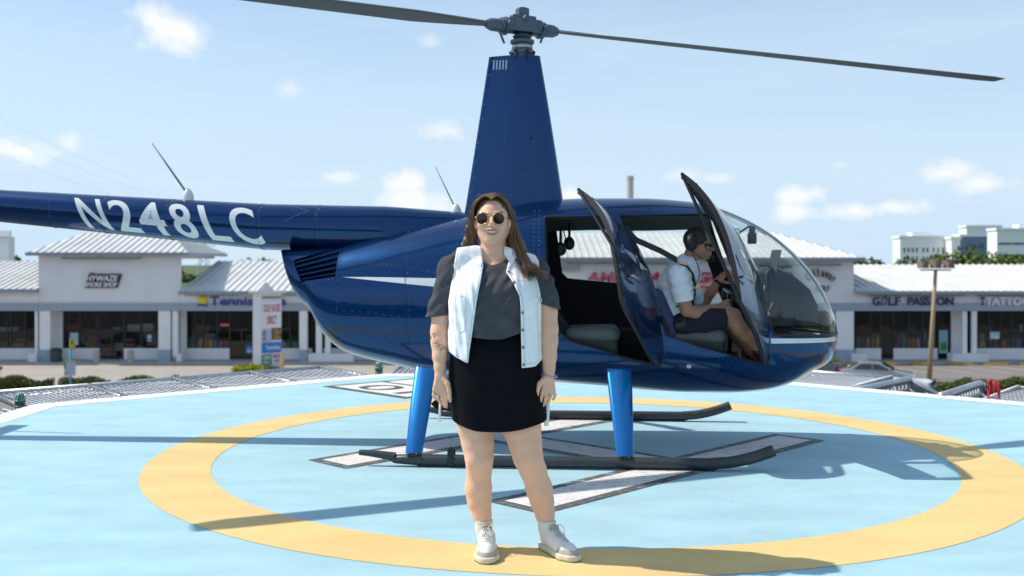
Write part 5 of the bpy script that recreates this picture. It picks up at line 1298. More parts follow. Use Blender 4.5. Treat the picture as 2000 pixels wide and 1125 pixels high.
for s in (1, -1):
    d = (bx_*s); gr = MB(); c0 = Hc+Vector((0, 0, -.01))
    gr.tube([c0+d*.08, c0+d*.14, c0+d*.15, c0+d*.26, c0+d*.30], [.045, .06, .052, .048, .03], 18); gr.tube([c0+d*.135, c0+d*.15], .07, 24); gr.tube([c0+d*.17, c0+d*.18], .062, 24)
    ph = c0+d*.16+by_*s*-.09; gr.tube([c0+d*.16, ph], .016, 8); gr.tube([ph, Vector((MX, 0, mz+.1))+(ph-Hc)*.75], .009, 8); gr.sphere(ph, .018, 8, 6)
    gr.build('blade_grip', m_hub, heli, True, sharp=35)
    bl_ = MB(); side = by_*s; n_ = 26; prof = [(-.09, .0), (-.075, .012), (-.04, .017), (.02, .012), (.125, .001), (.125, -.001), (.02, -.006), (-.04, -.009), (-.075, -.008)]
    for i in range(n_):
        t = i/(n_-1); rr = .28+(5.03-.28)*t; wsc = .35+.65*min(1, (rr-.28)/.55); wsc *= 1 if rr < 4.95 else .7; tw = R(9-8*t); cone = .03*t
        for (u_, v_) in prof:
            u2 = u_*wsc; v2 = v_*(1.15 if rr < .6 else 1); bl_.v.append(tuple(c0+d*rr+side*(u2*math.cos(tw)+v2*math.sin(tw))*-1+Vector((0, 0, cone-(u2*math.sin(tw)-v2*math.cos(tw))))))
    m_ = len(prof); bl_.f = [(i*m_+k, i*m_+(k+1) % m_, (i+1)*m_+(k+1) % m_, (i+1)*m_+k) for i in range(n_-1) for k in range(m_)]+[tuple(range(m_)), tuple(range((n_-1)*m_, n_*m_))]; bl_.mi = [0]*len(bl_.f)
    bl_.build('rotor_blade', mat('blade_grey', (.10, .11, .12), .55, noise=.1, nscale=2), heli, True, sharp=40)

# landing gear
TR = 1.05
for s in (-1, 1):
    sk = MB(); pts = [Vector((x, s*TR, z)) for x, z in ((-1.02, .088), (-.93, .082), (-.78, .062), (-.62, .045), (1.18, .045), (1.30, .048), (1.42, .058), (1.54, .084), (1.64, .116), (1.70, .140))]
    pts = catmull(pts, 4); rs = []
    for p in pts: rs.append(.018+.020*min(1, max(0, (p.x+1.02)/.40)))
    sk.tube(pts, rs, 14); sko = sk.build('skid', m_skid, heli, True, sharp=50)
    sh = MB(); sh.box((-.62, s*TR-.02, .001), (-.3, s*TR+.02, .012)); sh.box((.75, s*TR-.02, .001), (1.32, s*TR+.02, .012)); sh.build('wear_shoe', m_blk, sko)
    wb = MB(); x_ = -.40
    wb.box((x_-.022, s*TR-.042, .02), (x_+.022, s*TR-.036, .11)); wb.box((x_-.022, s*TR+.036, .02), (x_+.022, s*TR+.042, .11)); wb.tube([(x_+.018*math.cos(a), s*TR-.04, .115+.02*math.sin(a)) for a in [k*.5236 for k in range(13)]], .005, 5)
    for dz in (.03, .075): wb.tube([(x_-.012, s*TR-.05, dz), (x_-.012, s*TR+.05, dz)], .005, 6); wb.tube([(x_+.012, s*TR-.05, dz), (x_+.012, s*TR+.05, dz)], .005, 6)
    wb.build('wheel_bracket', m_blk, sko)
    for (xb_, xt_, wb_, wt_) in ((.745, .715, .115, .175), (-.652, -.63, .115, .165)):
        lg = MB(); n_ = 22; M2 = 14
        for i in range(M2):
            t = i/(M2-1); z = .085+(.62-.085)*t; y = s*(TR-.005-.30*t-.10*t*t); x = xb_+(xt_-xb_)*t; w = (wb_+(wt_-wb_)*t)/2
            for k in range(n_):
                a = 2*math.pi*k/n_; ca, sa = math.cos(a), math.sin(a); lg.v.append((x+w*math.copysign(abs(ca)**.9, ca), y+.034*sa*(1.0 if ca > -.2 else .8), z))
        lg.f = [(i*n_+k, i*n_+(k+1) % n_, (i+1)*n_+(k+1) % n_, (i+1)*n_+k) for i in range(M2-1) for k in range(n_)]+[tuple(range(n_)), tuple(range((M2-1)*n_, M2*n_))]; lg.mi = [0]*len(lg.f)
        lo_ = lg.build('gear_leg', m_leg, heli, True, sharp=40)
        cl = MB(); cl.box((xb_-.04, s*TR-.03, .07), (xb_+.04, s*TR+.03, .092))
        for dx in (-.028, .028): cl.sphere((xb_+dx, s*TR-.03, .086), .012, 8, 5)
        cl.build('leg_clamp', m_blk, lo_)
# small things on the skin
c, nn_ = on_body(1335, 715); q_ = MB(); q_.sphere((c.x, c.y+.006, c.z), (.05, .022, .022), 16, 10); nl = q_.build('position_light', m_paint, heli, True)
q_ = MB(); q_.sphere((c.x+.035, c.y-.002, c.z), (.022, .018, .017), 12, 8); q_.build('lamp', mat('lamp_clear', (.5, .55, .6), .1, coat=1), nl, True)
c, nn_ = on_body(1180, 757)
# ---------------- cabin interior
FZ = .62   # cabin floor
fl = MB(); fxs = np.linspace(-.05, 1.95, 26); up_ = [(x, -ysurf(x, .56)+.03, .56) for x in fxs]+[(x, ysurf(x, .56)-.03, .56) for x in fxs[::-1]]
fl.prism(up_, (0, 0, .008)); fl.build('cabin_floor', m_int, heli)
fl = MB(); bxx = SP(1056, 500)[0]; rg2 = [sect(bxx, k, 40) for k in range(40)]; fl.prism([(x, y*.96, 1.1+(z-1.1)*.96) for x, y, z in rg2], (-.02, 0, 0)); fl.build('rear_bulkhead', m_int, heli)
m_seat = mat('seat_leather_grey', (.115, .135, .13), .55, noise=.1, nscale=8); m_sblue = mat('seat_back_blue', (.055, .06, .17), .7); m_belt = mat('belt_webbing', (.03, .04, .045), .8)
def seat(px0, px1, pyt, pyb, yc, xback, ztop, label, back_m):
    (x0, z0), (x1, z1) = HL(px0, pyb, yc-.2), HL(px1, pyt, yc-.2); root = heli
    s_ = MB(); s_.box((x0+.04, max(yc-.235, -.50), .66), (x1-.02, min(yc+.235, .50), z0)); so = s_.build('seat_base', mat('seat_base_grey', (.035, .045, .045), .7), heli, bevel=.02)
    F = SDF((x0-.12, yc-.30, z0-.10), (x1+.12, yc+.30, z1+.22), .011)
    F.cone((x0+.08, yc-.15, z0+.03), (x1-.06, yc-.15, z0+.035), .055, .06, .03); F.cone((x0+.08, yc+.15, z0+.03), (x1-.06, yc+.15, z0+.035), .055, .06, .03); F.cone((x0+.08, yc, z0+.015), (x1-.06, yc, z0+.03), .06, .065, .05)
    F.build('seat_cushion', m_seat, so)
    Bk = SDF((xback-.25, yc-.32, z0-.08), (xback+.3, yc+.32, ztop+.1), .013)
    for yy in (-.13, 0, .13): Bk.cone((xback+.06, yc+yy, z0+.05), (xback-.04, yc+yy, ztop-.06), .07, .05, .04)
    Bk.build('seat_back', back_m, so); return so
fx0 = HL(1312, 640, -.5)[0]
seat(1306, 1420, 640, 668, -.30, fx0-.06, 1.18, '', m_sblue); seat(1306, 1420, 640, 668, .32, fx0-.06, 1.18, '', m_sblue)
rx0 = HL(1100, 640, -.5)[0]
seat(1094, 1212, 632, 664, -.30, rx0-.09, 1.06, '', m_int); seat(1094, 1212, 632, 664, .32, rx0-.09, 1.06, '', m_int)
# centre tunnel, console, panel and hood
cn = MB(); xq, zq = HL(1500, 600, 0)
cn.box((.35, -.05, .56), (1.5, .05, .86)); cn.prism([(1.62, -.14, .56), (1.95, -.14, .56), (2.02, -.14, .80), (1.86, -.14, .98), (1.76, -.14, .98)], (0, .28, 0)); cn.build('console', m_int, heli, bevel=.02)
ip_ = MB(); xa_, za_ = HL(1497, 640, 0); xb_, zb_ = HL(1505, 522, 0); 
Pp = [HL(a_, b_, -.2) for a_, b_ in ((1498, 640), (1496, 532), (1508, 521), (1550, 536), (1585, 566), (1600, 598), (1598, 640))]
ip_.prism([(x, -.17, z) for x, z in Pp], (0, .34, 0)); ip_.prism([(x, -.25, z) for x, z in (Pp[0], Pp[1], Pp[2], (Pp[3][0], Pp[3][1]-.02), (Pp[3][0], Pp[0][1]))], (0, .5, 0)); ipo = ip_.build('instrument_panel', mat('panel_hood', (.012, .017, .028), .35), heli, bevel=.015)
PX = Pp[0][0]
dl = MB()
for (yy, zz) in ((-.13, 1.15), (0, 1.15), (.12, 1.15), (-.13, 1.04), (0, 1.04), (.12, 1.04)):
    t_ = (zz-.96)/.27; dl.lathe((PX-.004, yy, zz), [(.042, -.004), (.042, .003)], 18, 'x')
dl.build('dial', mat('dial_grey', (.12, .13, .14), .2, coat=1), ipo)
sc2 = MB(); sc2.obox((PX+.05, -.20, HL(1516, 520, -.2)[1]+.02), (.008, .03, 0), (-.02, .075, 0), (.02, 0, .1)); sc2.build('tablet', mat('tablet_grey', (.06, .065, .08), .5), ipo, bevel=.008)
# cyclic stick with T bar
cy = MB(); a = HL(1427, 650, 0); b = HL(1425, 575, 0); cy.tube([(a[0]-.02, 0, .60), (a[0], 0, .8), (b[0], 0, b[1])], .016, 8); cy.tube([(b[0], -.30, b[1]-.005), (b[0], .30, b[1]+.03)], .014, 8)
for yy in (-.30, .30): cy.tube([(b[0], yy, b[1]+.02), (b[0]+.01, yy, b[1]-.09)], .02, 8)
cy.build('cyclic_stick', m_blk, heli, True)
# chrome grips and lamp seen low in the windscreen
gk = MB(); a = HL(1493, 617, -.25); gk.tube([(a[0]-.05, -.25, a[1]-.06), (a[0]+.03, -.25, a[1]+.03)], .022, 10); gk.tube([(a[0]+.02, -.25, a[1]+.02), (a[0]+.06, -.25, a[1]+.10)], .007, 6)
gk.build('mount_arm', m_steel, heli, True)
gk = MB(); gk.tube([(a[0]+.08+.05*math.cos(k*.3), -.25, a[1]+.02+.05*math.sin(k*.3)) for k in range(22)], .006, 6); gk.tube([(a[0]-.16, -.25, a[1]+.0), (a[0]-.02, -.25, a[1]+.10)], .009, 6); gk.build('mount_ring', m_blk, heli, True)
# belts
bl3 = MB(); p0 = HL(1222, 452, -.45); p1 = HL(1245, 470, -.45); p2 = HL(1290, 490, -.42); p3 = HL(1322, 508, -.38)
def strap(mb, pts, w, t=.004, wd=(0, 0, 1)):
    pts = [Vector(p) for p in pts]; wd = Vector(wd).normalized()*w/2; vs = []
    for i, p in enumerate(pts):
        d = (pts[min(i+1, len(pts)-1)]-pts[max(i-1, 0)]).normalized(); n_ = d.cross(wd).normalized()*t/2; vs += [p+wd+n_, p-wd+n_, p-wd-n_, p+wd-n_]
    fs = [(i*4+k, i*4+(k+1) % 4, (i+1)*4+(k+1) % 4, (i+1)*4+k) for i in range(len(pts)-1) for k in range(4)]+[(0, 1, 2, 3), tuple(4*(len(pts)-1)+k for k in (3, 2, 1, 0))]
    mb.add(vs, fs)
strap(bl3, [(p0[0], -.48, p0[1]+.02), (p1[0], -.46, p1[1]), (p2[0], -.43, p2[1]), (p3[0], -.40, p3[1])], .045); bl3.build('shoulder_belt', m_belt, heli)
bl3 = MB(); a = HL(1205, 455, -.52); b = HL(1300, 650, -.55); strap(bl3, [(a[0], -.50, a[1]), ((a[0]+b[0])/2+.01, -.53, (a[1]+b[1])/2), (b[0], -.54, b[1])], .075, .02, (1, 0, .2)); bl3.build('door_pillar_trim', m_int, heli)
for (pa, pb, yy) in (((1240, 470), (1283, 592), -.1), ((1100, 450), (1104, 480), .2)):
    a = HL(*pa, yy); b = HL(*pb, yy); bl3 = MB(); bl3.tube([(a[0], yy, a[1]), ((a[0]+b[0])/2+.01, yy, (a[1]+b[1])/2), (b[0], yy, b[1])], .005, 5); bl3.build('headset_cord', m_blk, heli, True)
# hanging headsets behind the front seats and in the rear
for (px_, py_, yy) in ((1095, 468, -.1), (1112, 458, .25), (1218, 458, .0)):
    x_, z_ = HL(px_, py_, yy); h_ = MB(); h_.tube([(x_, yy-.07, z_-.06), (x_, yy-.08, z_+.02), (x_, yy, z_+.08), (x_, yy+.08, z_+.02), (x_, yy+.07, z_-.06)], .010, 6)
    for s in (-1, 1): h_.sphere((x_, yy+.075*s, z_-.07), (.042, .025, .052), 12, 8)
    h_.build('hanging_headset', m_blk, heli, True)
# far-side roof rail / posts seen through the openings
for s in (-1, 1):
    a = HL(1352, 425, .55*1); b = HL(1425, 600, .6); h_ = MB()
    if s > 0: h_.tube([(a[0], .54, a[1]), (b[0], .60, b[1])], .016, 6); h_.build('door_post', m_int, heli, True)
# mirror and camera under the windscreen strip
a = HL(1468, 448, 0); b = HL(1438, 455, -.12); h_ = MB(); h_.tube([(a[0], 0, a[1]+.02), (a[0]-.03, -.06, a[1]+.02), (b[0]+.02, -.12, b[1])], .009, 6); h_.box((b[0]-.025, -.16, b[1]-.032), (b[0]+.022, -.15, b[1]+.032)); mo = h_.build('cabin_mirror', m_blk, heli, False, bevel=.004)
h_ = MB(); h_.box((b[0]-.020, -.163, b[1]-.026), (b[0]+.017, -.161, b[1]+.026)); h_.build('mirror_glass', mat('mirror', (.7, .72, .75), .05, metal=1), mo)
a = HL(1469, 462, 0); h_ = MB(); h_.box((a[0]-.032, -.03, a[1]-.055), (a[0]+.03, .03, a[1]+.03)); h_.box((a[0]-.022, -.02, a[1]+.03), (a[0]+.022, .02, a[1]+.075)); h_.build('compass', m_blk, heli, bevel=.008)
# roof console seen through the openings
h_ = MB(); h_.box((.25, -.30, ftop(.5)-.12), (1.15, .30, ftop(.5)-.08)); h_.build('headliner', m_head, heli, bevel=.02)
bm.free()
# grey-green insulation / tube by the rear bulkhead
# bottle and papers on the cabin floor
bp = MB(); x_, z_ = HL(1447, 690, -.42); bp.lathe((0, 0, 0), [(.03, 0), (.034, .01), (.034, .13), (.012, .17), (.012, .19)], 16); o_ = bp.build('water_bottle', glass_mat('clear_plastic', (.75, .85, .95), 1, 1.4), None, True, sharp=50); o_.location = HO+Matrix.Rotation(HYAW, 3, 'Z') @ Vector((x_, -.42, .562)); tag(o_, 'clear water bottle standing on the cabin floor by the pilot\'s feet', 'bottle')
bp = MB(); bp.lathe((0, 0, 0), [(.028, 0), (.03, .01), (.03, .10), (.012, .13), (.012, .15)], 16); o_ = bp.build('drink_bottle', mat('drink_red', (.45, .12, .08), .15, coat=1), None, True, sharp=50); x_, z_ = HL(1442, 655, -.25); o_.location = HO+Matrix.Rotation(HYAW, 3, 'Z') @ Vector((x_, -.25, .562+.0)); tag(o_, 'red drink bottle on the cabin floor behind the clear one', 'bottle')
# ================================================================ standing woman
WS = 415.0; WY = 4.82
def WX(px): return (px-1000)/WS
def WZ(py): return CAMH-(py-514)/WS
def w(px, py, y, r=None): p = (WX(px), WY+y, WZ(py)); return p if r is None else (*p, r)
m_skin = mat('skin_light', (.84, .475, .32), .5, noise=.045, nscale=22, sss=.12, bump=.05, bscale=120, spec=.35)
m_hair = mat('hair_brown', (.07, .03, .014), .42, col2=(.17, .08, .035), nscale=14, spec=.6)
m_tee = mat('tee_charcoal', (.08, .08, .085), .95, noise=.12, nscale=9, bump=.25, bscale=350, spec=.1)
m_denim = mat('vest_white_denim', (.93, .92, .91), .9, noise=.02, nscale=30, bump=.35, bscale=260, spec=.15)
m_skirt = mat('skirt_black', (.006, .006, .008), .9, noise=.2, nscale=6, spec=.12)
wr = (WX(963), WY, 0.0)
woman = empty('person', wr, 0, 'woman in sunglasses, white denim vest, grey cropped tee and black skirt, smiling', 'person')
rl, ll = 0, 0
B_ = SDF((WX(820), WY-.30, .02), (WX(1110), WY+.22, 1.72), .0030)
# legs
B_.chain([w(933, 700, .01, 0.1050), w(929, 790, .005, 0.1000), w(929, 830, 0, 0.0859), w(933, 865, -.005, 0.0724), w(936, 893, -.01, 0.0637), w(936, 915, 0, 0.0569), w(934, 955, .015, 0.0603), w(936, 980, .018, 0.0540), w(941, 1005, .014, 0.0425), w(944.5, 1028, .008, 0.0328), w(946, 1050, 0, 0.0261)], .02)
B_.ell(w(935, 896, -.045), (.045, .03, .05), .03)
B_.chain([w(1006, 700, .01, 0.1050), w(1014, 790, .005, 0.1020), w(1019, 835, 0, 0.0878), w(1026, 866, -.005, 0.0753), w(1031, 892, -.012, 0.0666), w(1041, 918, 0, 0.0598), w(1053, 955, .012, 0.0598), w(1059, 980, .014, 0.0531), w(1064.5, 1005, .010, 0.0425), w(1068, 1028, 0, 0.0328), w(1068, 1050, -.01, 0.0261)], .02)
B_.ell(w(1036, 896, -.045), (.045, .03, .05), .03)
# pelvis, trunk
B_.loft([(WZ(740), WX(970), WY+.01, .19, .14), (WZ(690), WX(968), WY+.01, .185, .14), (WZ(645), WX(970), WY, .165, .12), (WZ(600), WX(968), WY, .165, .13), (WZ(560), WX(967), WY, .17, .125), (WZ(520), WX(966), WY+.01, .13, .09)], .03)
B_.chain([w(963, 460, .012, .054), w(963, 480, .012, .056), w(964, 500, .015, .062), w(965, 520, .015, .085)], .03)
B_.chain([w(950, 508, .01, .05), w(915, 515, .01, .05), w(883, 525, .01, .058)], .03); B_.chain([w(980, 508, .01, .05), w(1015, 518, .01, .05), w(1042, 530, .01, .058)], .03)
# arms
RA = [w(882, 528, .01, .056), w(870, 570, .01, .050), w(861, 615, .005, .0465), w(858.5, 648, -.01, .044), w(859.5, 668, -.02, .0435), w(860, 695, -.035, .036), w(861, 715, -.045, .0295), w(861.5, 730, -.052, .027)]
LA = [w(1045, 532, .01, .056), w(1060, 570, .01, .050), w(1070, 610, .005, .0475), w(1072, 642, -.01, .0455), w(1072, 665, -.02, .044), w(1072, 695, -.035, .037), w(1071.5, 716, -.045, .030), w(1071, 731, -.052, .0275)]
RA = [(*p[:3], p[3]*.93) for p in RA]; LA = [(*p[:3], p[3]*.93) for p in LA]; B_.chain(RA, .012); B_.chain(LA, .012)
# hands: palm slab of four metacarpals, five separate fingers
HY_ = -.058
def hand(sgn, wx_, kx, thumb, fing):
    for (kx_, ky_) in kx: B_.cone(w(wx_+(kx_-wx_)*.35, 733, HY_+.005), w(kx_, ky_-1, HY_-.002), .0165, .0108, .009)
    for pts in fing: B_.chain([w(a, b, HY_+c, r*.86) for a, b, c, r in pts], .0012)
    B_.chain([w(a, b, HY_+c, r) for a, b, c, r in thumb], .004)
hand(1, 861.5, [(870, 757), (864, 760), (857, 761), (850.5, 760)],
     [(868, 735, -.008, .0145), (876, 745, -.020, .0125), (879.5, 760, -.024, .0105), (880.5, 773, -.020, .0092), (881, 779, -.016, .0078)],
     [[(870, 757, -.006, .0118), (872.5, 771, -.014, .0102), (873.5, 783, -.008, .0090), (873.5, 792, .0, .0074)],
      [(864, 760, -.004, .0118), (866, 774, -.012, .0102), (868, 784, -.003, .0090), (869.5, 791, .006, .0074)],
      [(857, 761, .0, .0112), (857, 773, -.006, .0098), (860, 781, .004, .0086), (863, 786, .012, .0072)],
      [(850.5, 760, .006, .0102), (848.5, 769, .0, .0088), (851, 775, .010, .0078), (854, 778, .018, .0066)]])
hand(-1, 1071, [(1060, 758), (1066.5, 762), (1073.5, 763), (1080, 761)],
     [(1063, 737, -.008, .0145), (1053, 746, -.018, .0125), (1049, 758, -.022, .0105), (1047.5, 768, -.020, .0092), (1047, 774, -.016, .0078)],
     [[(1060, 758, -.006, .0118), (1057, 771, -.014, .0102), (1054.5, 781, -.008, .0090), (1052.5, 788, .0, .0074)],
      [(1066.5, 762, -.004, .0118), (1065.5, 774, -.012, .0102), (1063, 784, -.003, .0090), (1060, 790, .006, .0074)],
      [(1073.5, 763, .0, .0112), (1073.5, 772, -.006, .0098), (1071, 780, .004, .0086), (1068.5, 785, .012, .0072)],
      [(1080, 761, .006, .0102), (1083, 768, .0, .0088), (1081.5, 775, .008, .0078), (1079.5, 778, .016, .0066)]])
# head: turned a touch to her left, tilted
HX, HZ = WX(962.5), 0
def h(px, py, y, r=None): return w(px, py, y, r)
B_.ell((WX(962), WY+.015, WZ(414)), (.074, .092, .080), .02)               # cranium
B_.ell((WX(961.5), WY-.030, WZ(428)), (.070, .062, .070), .02)             # face mass
B_.ell((WX(961.5), WY-.028, WZ(450)), (.061, .056, .054), .025)           # lower face
B_.cone(h(941, 452, .0), h(955, 468, -.052), .022, .020, .03); B_.cone(h(984, 453, .0), h(968, 468, -.052), .022, .020, .03)  # jaw
B_.ell(h(961.5, 470, -.060), (.020, .017, .014), .022)                    # chin
for px_ in (943.5, 979.5): B_.ell(h(px_, 440, -.056), (.021, .020, .018), .022)  # cheeks
for px_ in (948, 976): B_.ell(h(px_, 427, -.100), (.017, .013, .011), .012, '-')  # eye sockets
for px_ in (948, 976): B_.ell(h(px_, 428, -.078), (.013, .012, .011), .006)       # eyes (behind the lenses)
B_.cone(h(947, 419, -.083), h(956, 420, -.089), .007, .007, .014); B_.cone(h(977, 419, -.083), h(968, 420, -.089), .007, .007, .014)  # brow
B_.chain([h(962, 423, -.088, .0075), h(962, 432, -.100, .0085), h(962, 439, -.112, .0105)], .012)   # nose
B_.ell(h(957, 441, -.100), (.0085, .010, .0065), .007); B_.ell(h(967, 441, -.100), (.0085, .010, .0065), .007)
B_.ell(h(961.5, 452.5, -.100), (.024, .010, .0062), .006, '-')             # parted mouth
B_.cone(h(950, 450, -.084), h(961.5, 449, -.091), .0045, .0055, .005); B_.cone(h(973, 450, -.084), h(961.5, 449, -.091), .0045, .0055, .005)
B_.cone(h(951, 455.5, -.082), h(961.5, 459, -.088), .0050, .0068, .005); B_.cone(h(972, 455.5, -.082), h(961.5, 459, -.088), .0050, .0068, .005)
B_.ell(h(995, 436, -.002), (.009, .016, .026), .008); B_.ell(h(929, 436, -.002), (.009, .016, .026), .008)      # ears
zi_ = int((WZ(500)-B_.lo[2])/B_.h); hd_ = SDF.__new__(SDF); hd_.d = B_.d[:, :, zi_:].copy(); hd_.blur(1); B_.d[:, :, zi_+2:] = hd_.d[:, :, 2:]
body, bvh_w = B_.build('body', m_skin, woman, wr)
# lips, teeth, brows draped on the face
m_lip = mat('lips', (.50, .14, .13), .4, spec=.5); m_teeth = mat('teeth', (.80, .78, .72), .25)
def P2(pts): return [(WX(a), WZ(b)) for a, b in pts]
fd = MB(); drape(fd, P2([(946.5, 450.5), (951, 450.6), (957, 449.2), (961.5, 449.8), (966, 449.2), (972, 450.4), (976.5, 450.0), (971, 452), (961.5, 452.3), (952, 452)]), bvh_w, off=.0012, step=.004)
drape(fd, P2([(946.5, 450.8), (952, 455), (958, 457.0), (961.5, 457.3), (965, 457.0), (971, 455), (976.5, 450.3), (972, 456.5), (966, 460.2), (961.5, 461), (957, 460.4), (951, 457)]), bvh_w, off=.0012, step=.004)
fd.build('lips', m_lip, body, True, wr)
te = MB(); te.sphere(w(961.5, 453.6, -.078), (.0250, .012, .0074), 20, 10); te.build('teeth', m_teeth, body, True, wr)
fd = MB(); drape(fd, P2([(938, 418.5), (944, 415.5), (953, 416.5), (954, 418.5), (945, 417.8), (939, 420)]), bvh_w, off=.0015, step=.004); drape(fd, P2([(970, 418), (971, 416), (981, 414.5), (986, 418), (980, 416.6)]), bvh_w, off=.0015, step=.004); fd.build('eyebrows', m_hair, body, True, wr)
# tattoo on the forearm
tt = MB(); m_tat = mat('tattoo_ink', (.10, .085, .075), .6)
def ink(pts, wd=.0022):
    for (a, b), (c, d_) in zip(pts, pts[1:]):
        p = Vector((WX(a), 0, WZ(b))); q_ = Vector((WX(c), 0, WZ(d_))); dd = (q_-p).normalized(); nn_ = Vector((-dd.z, 0, dd.x))*wd/2
        drape(tt, [(p.x+nn_.x, p.z+nn_.z), (q_.x+nn_.x, q_.z+nn_.z), (q_.x-nn_.x, q_.z-nn_.z), (p.x-nn_.x, p.z-nn_.z)], bvh_w, off=.0008, step=.02)
ink([(842, 658), (846, 652), (850, 649), (853, 652), (850, 656)]); ink([(848, 652), (850, 660), (847, 667), (851, 669), (856, 668), (860, 672), (858, 677)]); ink([(852, 669), (853, 664), (856, 662)]); ink([(858, 674), (863, 671), (868, 674), (866, 680), (861, 682), (863, 677), (869, 678), (872, 674)]); ink([(868, 676), (872, 682), (874, 678)]); ink([(844, 656), (843, 662)])
tt.build('tattoo', m_tat, body, False, wr, fixn=False)
# nails
nl = MB()
for (a, b, y, r) in ((873.5, 791, HY_-.006, .0052), (869.5, 790, HY_-.001, .005), (863, 785, HY_+.006, .0048), (881, 777.5, HY_-.022, .0055), (1052.5, 787, HY_-.006, .0052), (1060, 789, HY_-.001, .005), (1068.5, 784, HY_+.006, .0048), (1047, 772.5, HY_-.022, .0055)):
    nl.sphere(w(a, b, y), (r*.8, r*.5, r), 8, 6)
nl.build('nails', mat('nail_pink', (.62, .36, .30), .25), body, True, wr)
# rings, bracelet, earring, necklace
jw = MB(); jw.tube([(WX(853.5)+.0115*math.cos(t), WY+HY_-.004+.0115*math.sin(t), WZ(768)+.002*math.cos(t)) for t in [k*.5236 for k in range(13)]], .0016, 6); jw.build('ring', m_steel, woman, True, wr)
jw = MB(); jw.tube([(WX(1073.5)+.0118*math.cos(t), WY+HY_-.004+.0118*math.sin(t), WZ(768.5)) for t in [k*.5236 for k in range(13)]], .0016, 6); jw.build('ring', m_steel, woman, True, wr)
jw = MB()
for i in range(26):
    a = i/26*2*math.pi; c = Vector((WX(1071.5)+.037*math.cos(a), WY-.045+.034*math.sin(a), WZ(731)-.006*math.cos(a)+.003*math.sin(2*a))); tn = Vector((-math.sin(a), math.cos(a), .3*(-1)**i)); jw.tube([c-tn*.005, c, c+tn*.005], [.0022, .0036, .0022], 6)
jw.build('bracelet', m_steel, woman, True, wr)
m_gold = mat('gold', (.72, .50, .27), .3, metal=.95)
jw = MB(); jw.tube([(WX(998)+.008*math.sin(t), WY-.005+.003*math.cos(t), WZ(451)+.010*math.cos(t)) for t in [k*.5236 for k in range(13)]], .0022, 6); jw.build('earring', m_gold, woman, True, wr)
# sunglasses: two round lenses, gold rims, double bridge, arms
sg = empty('sunglasses', w(961, 428, -.11), 0); sg.parent = woman; sg.location = (0, 0, 0)
GY = -.117; sgo = None
m_lens = mat('lens_brown', (.045, .010, .008), .12, spec=.45); rim = MB(); lens = MB()
for px_, yy in ((943, GY+.005), (974.5, GY+.007)):
    c = Vector(w(px_, 428.8, yy)); tl = .012 if px_ < 960 else -.012
    ring = [(c.x+.0268*math.cos(t), c.y+(tl*math.cos(t)*-1)+.004*abs(math.cos(t)), c.z+.0268*math.sin(t)*1.02) for t in [k*2*math.pi/32 for k in range(33)]]
    rim.tube(ring, .0014, 8, caps=False); lens.add([(x, y+.0004, z) for x, y, z in ring[:-1]]+[(c.x, c.y-.003, c.z)], [(i, (i+1) % 32, 32) for i in range(32)])
a_, b_ = WX(955), WX(963.5)
rim.tube([(WX(952.5), WY+GY-.001, WZ(424)), (WX(959), WY+GY-.006, WZ(422.5)), (WX(965), WY+GY, WZ(424))], .0020, 6); rim.tube([(WX(948), WY+GY, WZ(418.3)), (WX(959), WY+GY-.004, WZ(416.6)), (WX(970), WY+GY, WZ(418.3))], .0018, 6)
rim.tube([(WX(932.5), WY+GY+.016, WZ(426)), (WX(928.5), WY+GY+.030, WZ(426)), (WX(929), WY+.0, WZ(429))], .0018, 6); rim.tube([(WX(985), WY+GY+.016, WZ(425)), (WX(992), WY+GY+.034, WZ(424)), (WX(996), WY+.0, WZ(428))], .0018, 6)
bpy.data.objects.remove(sg)
rimo = rim.build('sunglasses', m_gold, woman, True, wr); lens.build('lens', m_lens, rimo, True, wr, fixn=False)

# ---------------- clothes
def folds(S, amp, fn):
    X = S.ax[0][:, None, None]; Y = S.ax[1][None, :, None]; Z = S.ax[2][None, None, :]; S.d = (S.d+amp*fn(X, Y, Z)).astype(np.float32)
def hollow(S, t): S.d = np.maximum(S.d, -(S.d+t)).astype(np.float32)
def cutp(S, p, n_):
    n_ = np.array(n_, float); n_ /= np.linalg.norm(n_); X = S.ax[0][:, None, None]; Y = S.ax[1][None, :, None]; Z = S.ax[2][None, None, :]
    S.d = np.maximum(S.d, (X-p[0])*n_[0]+(Y-p[1])*n_[1]+(Z-p[2])*n_[2]).astype(np.float32)
# cropped tee
S = SDF((WX(815), WY-.26, WZ(675)), (WX(1112), WY+.24, WZ(490)), .004)
S.loft([(WZ(672), WX(968), WY, .212, .182), (WZ(640), WX(968), WY-.006, .210, .180), (WZ(600), WX(968), WY-.01, .205, .178), (WZ(565), WX(967), WY-.005, .20, .168), (WZ(530), WX(966), WY+.005, .18, .125), (WZ(508), WX(965), WY+.012, .12, .09)], .02)
S.ell((WX(940), WY-.11, WZ(578)), (.085, .062, .07), .05); S.ell((WX(995), WY-.11, WZ(578)), (.085, .062, .07), .05)
S.chain([w(940, 507, .012, .058), w(905, 513, .012, .062), w(882, 525, .01, .066)], .03); S.chain([w(990, 508, .012, .058), w(1022, 516, .012, .062), w(1045, 530, .01, .066)], .03)
Rs = [w(884, 528, .01, .066), w(872, 560, .01, .057), w(860, 598, .008, .055), w(852, 640, .0, .063)]; Ls = [w(1044, 533, .01, .066), w(1060, 560, .01, .055), w(1070, 590, .006, .052), w(1079, 630, .0, .058)]
S.chain(Rs, .02); S.chain(Ls, .02)
folds(S, .0060, lambda X, Y, Z: np.sin(X*48+Z*30+np.sin(Z*22)*1.5)*np.clip((WZ(560)-Z)*8, .15, 1)+.5*np.sin(Z*85-X*60+Y*20)*.6)
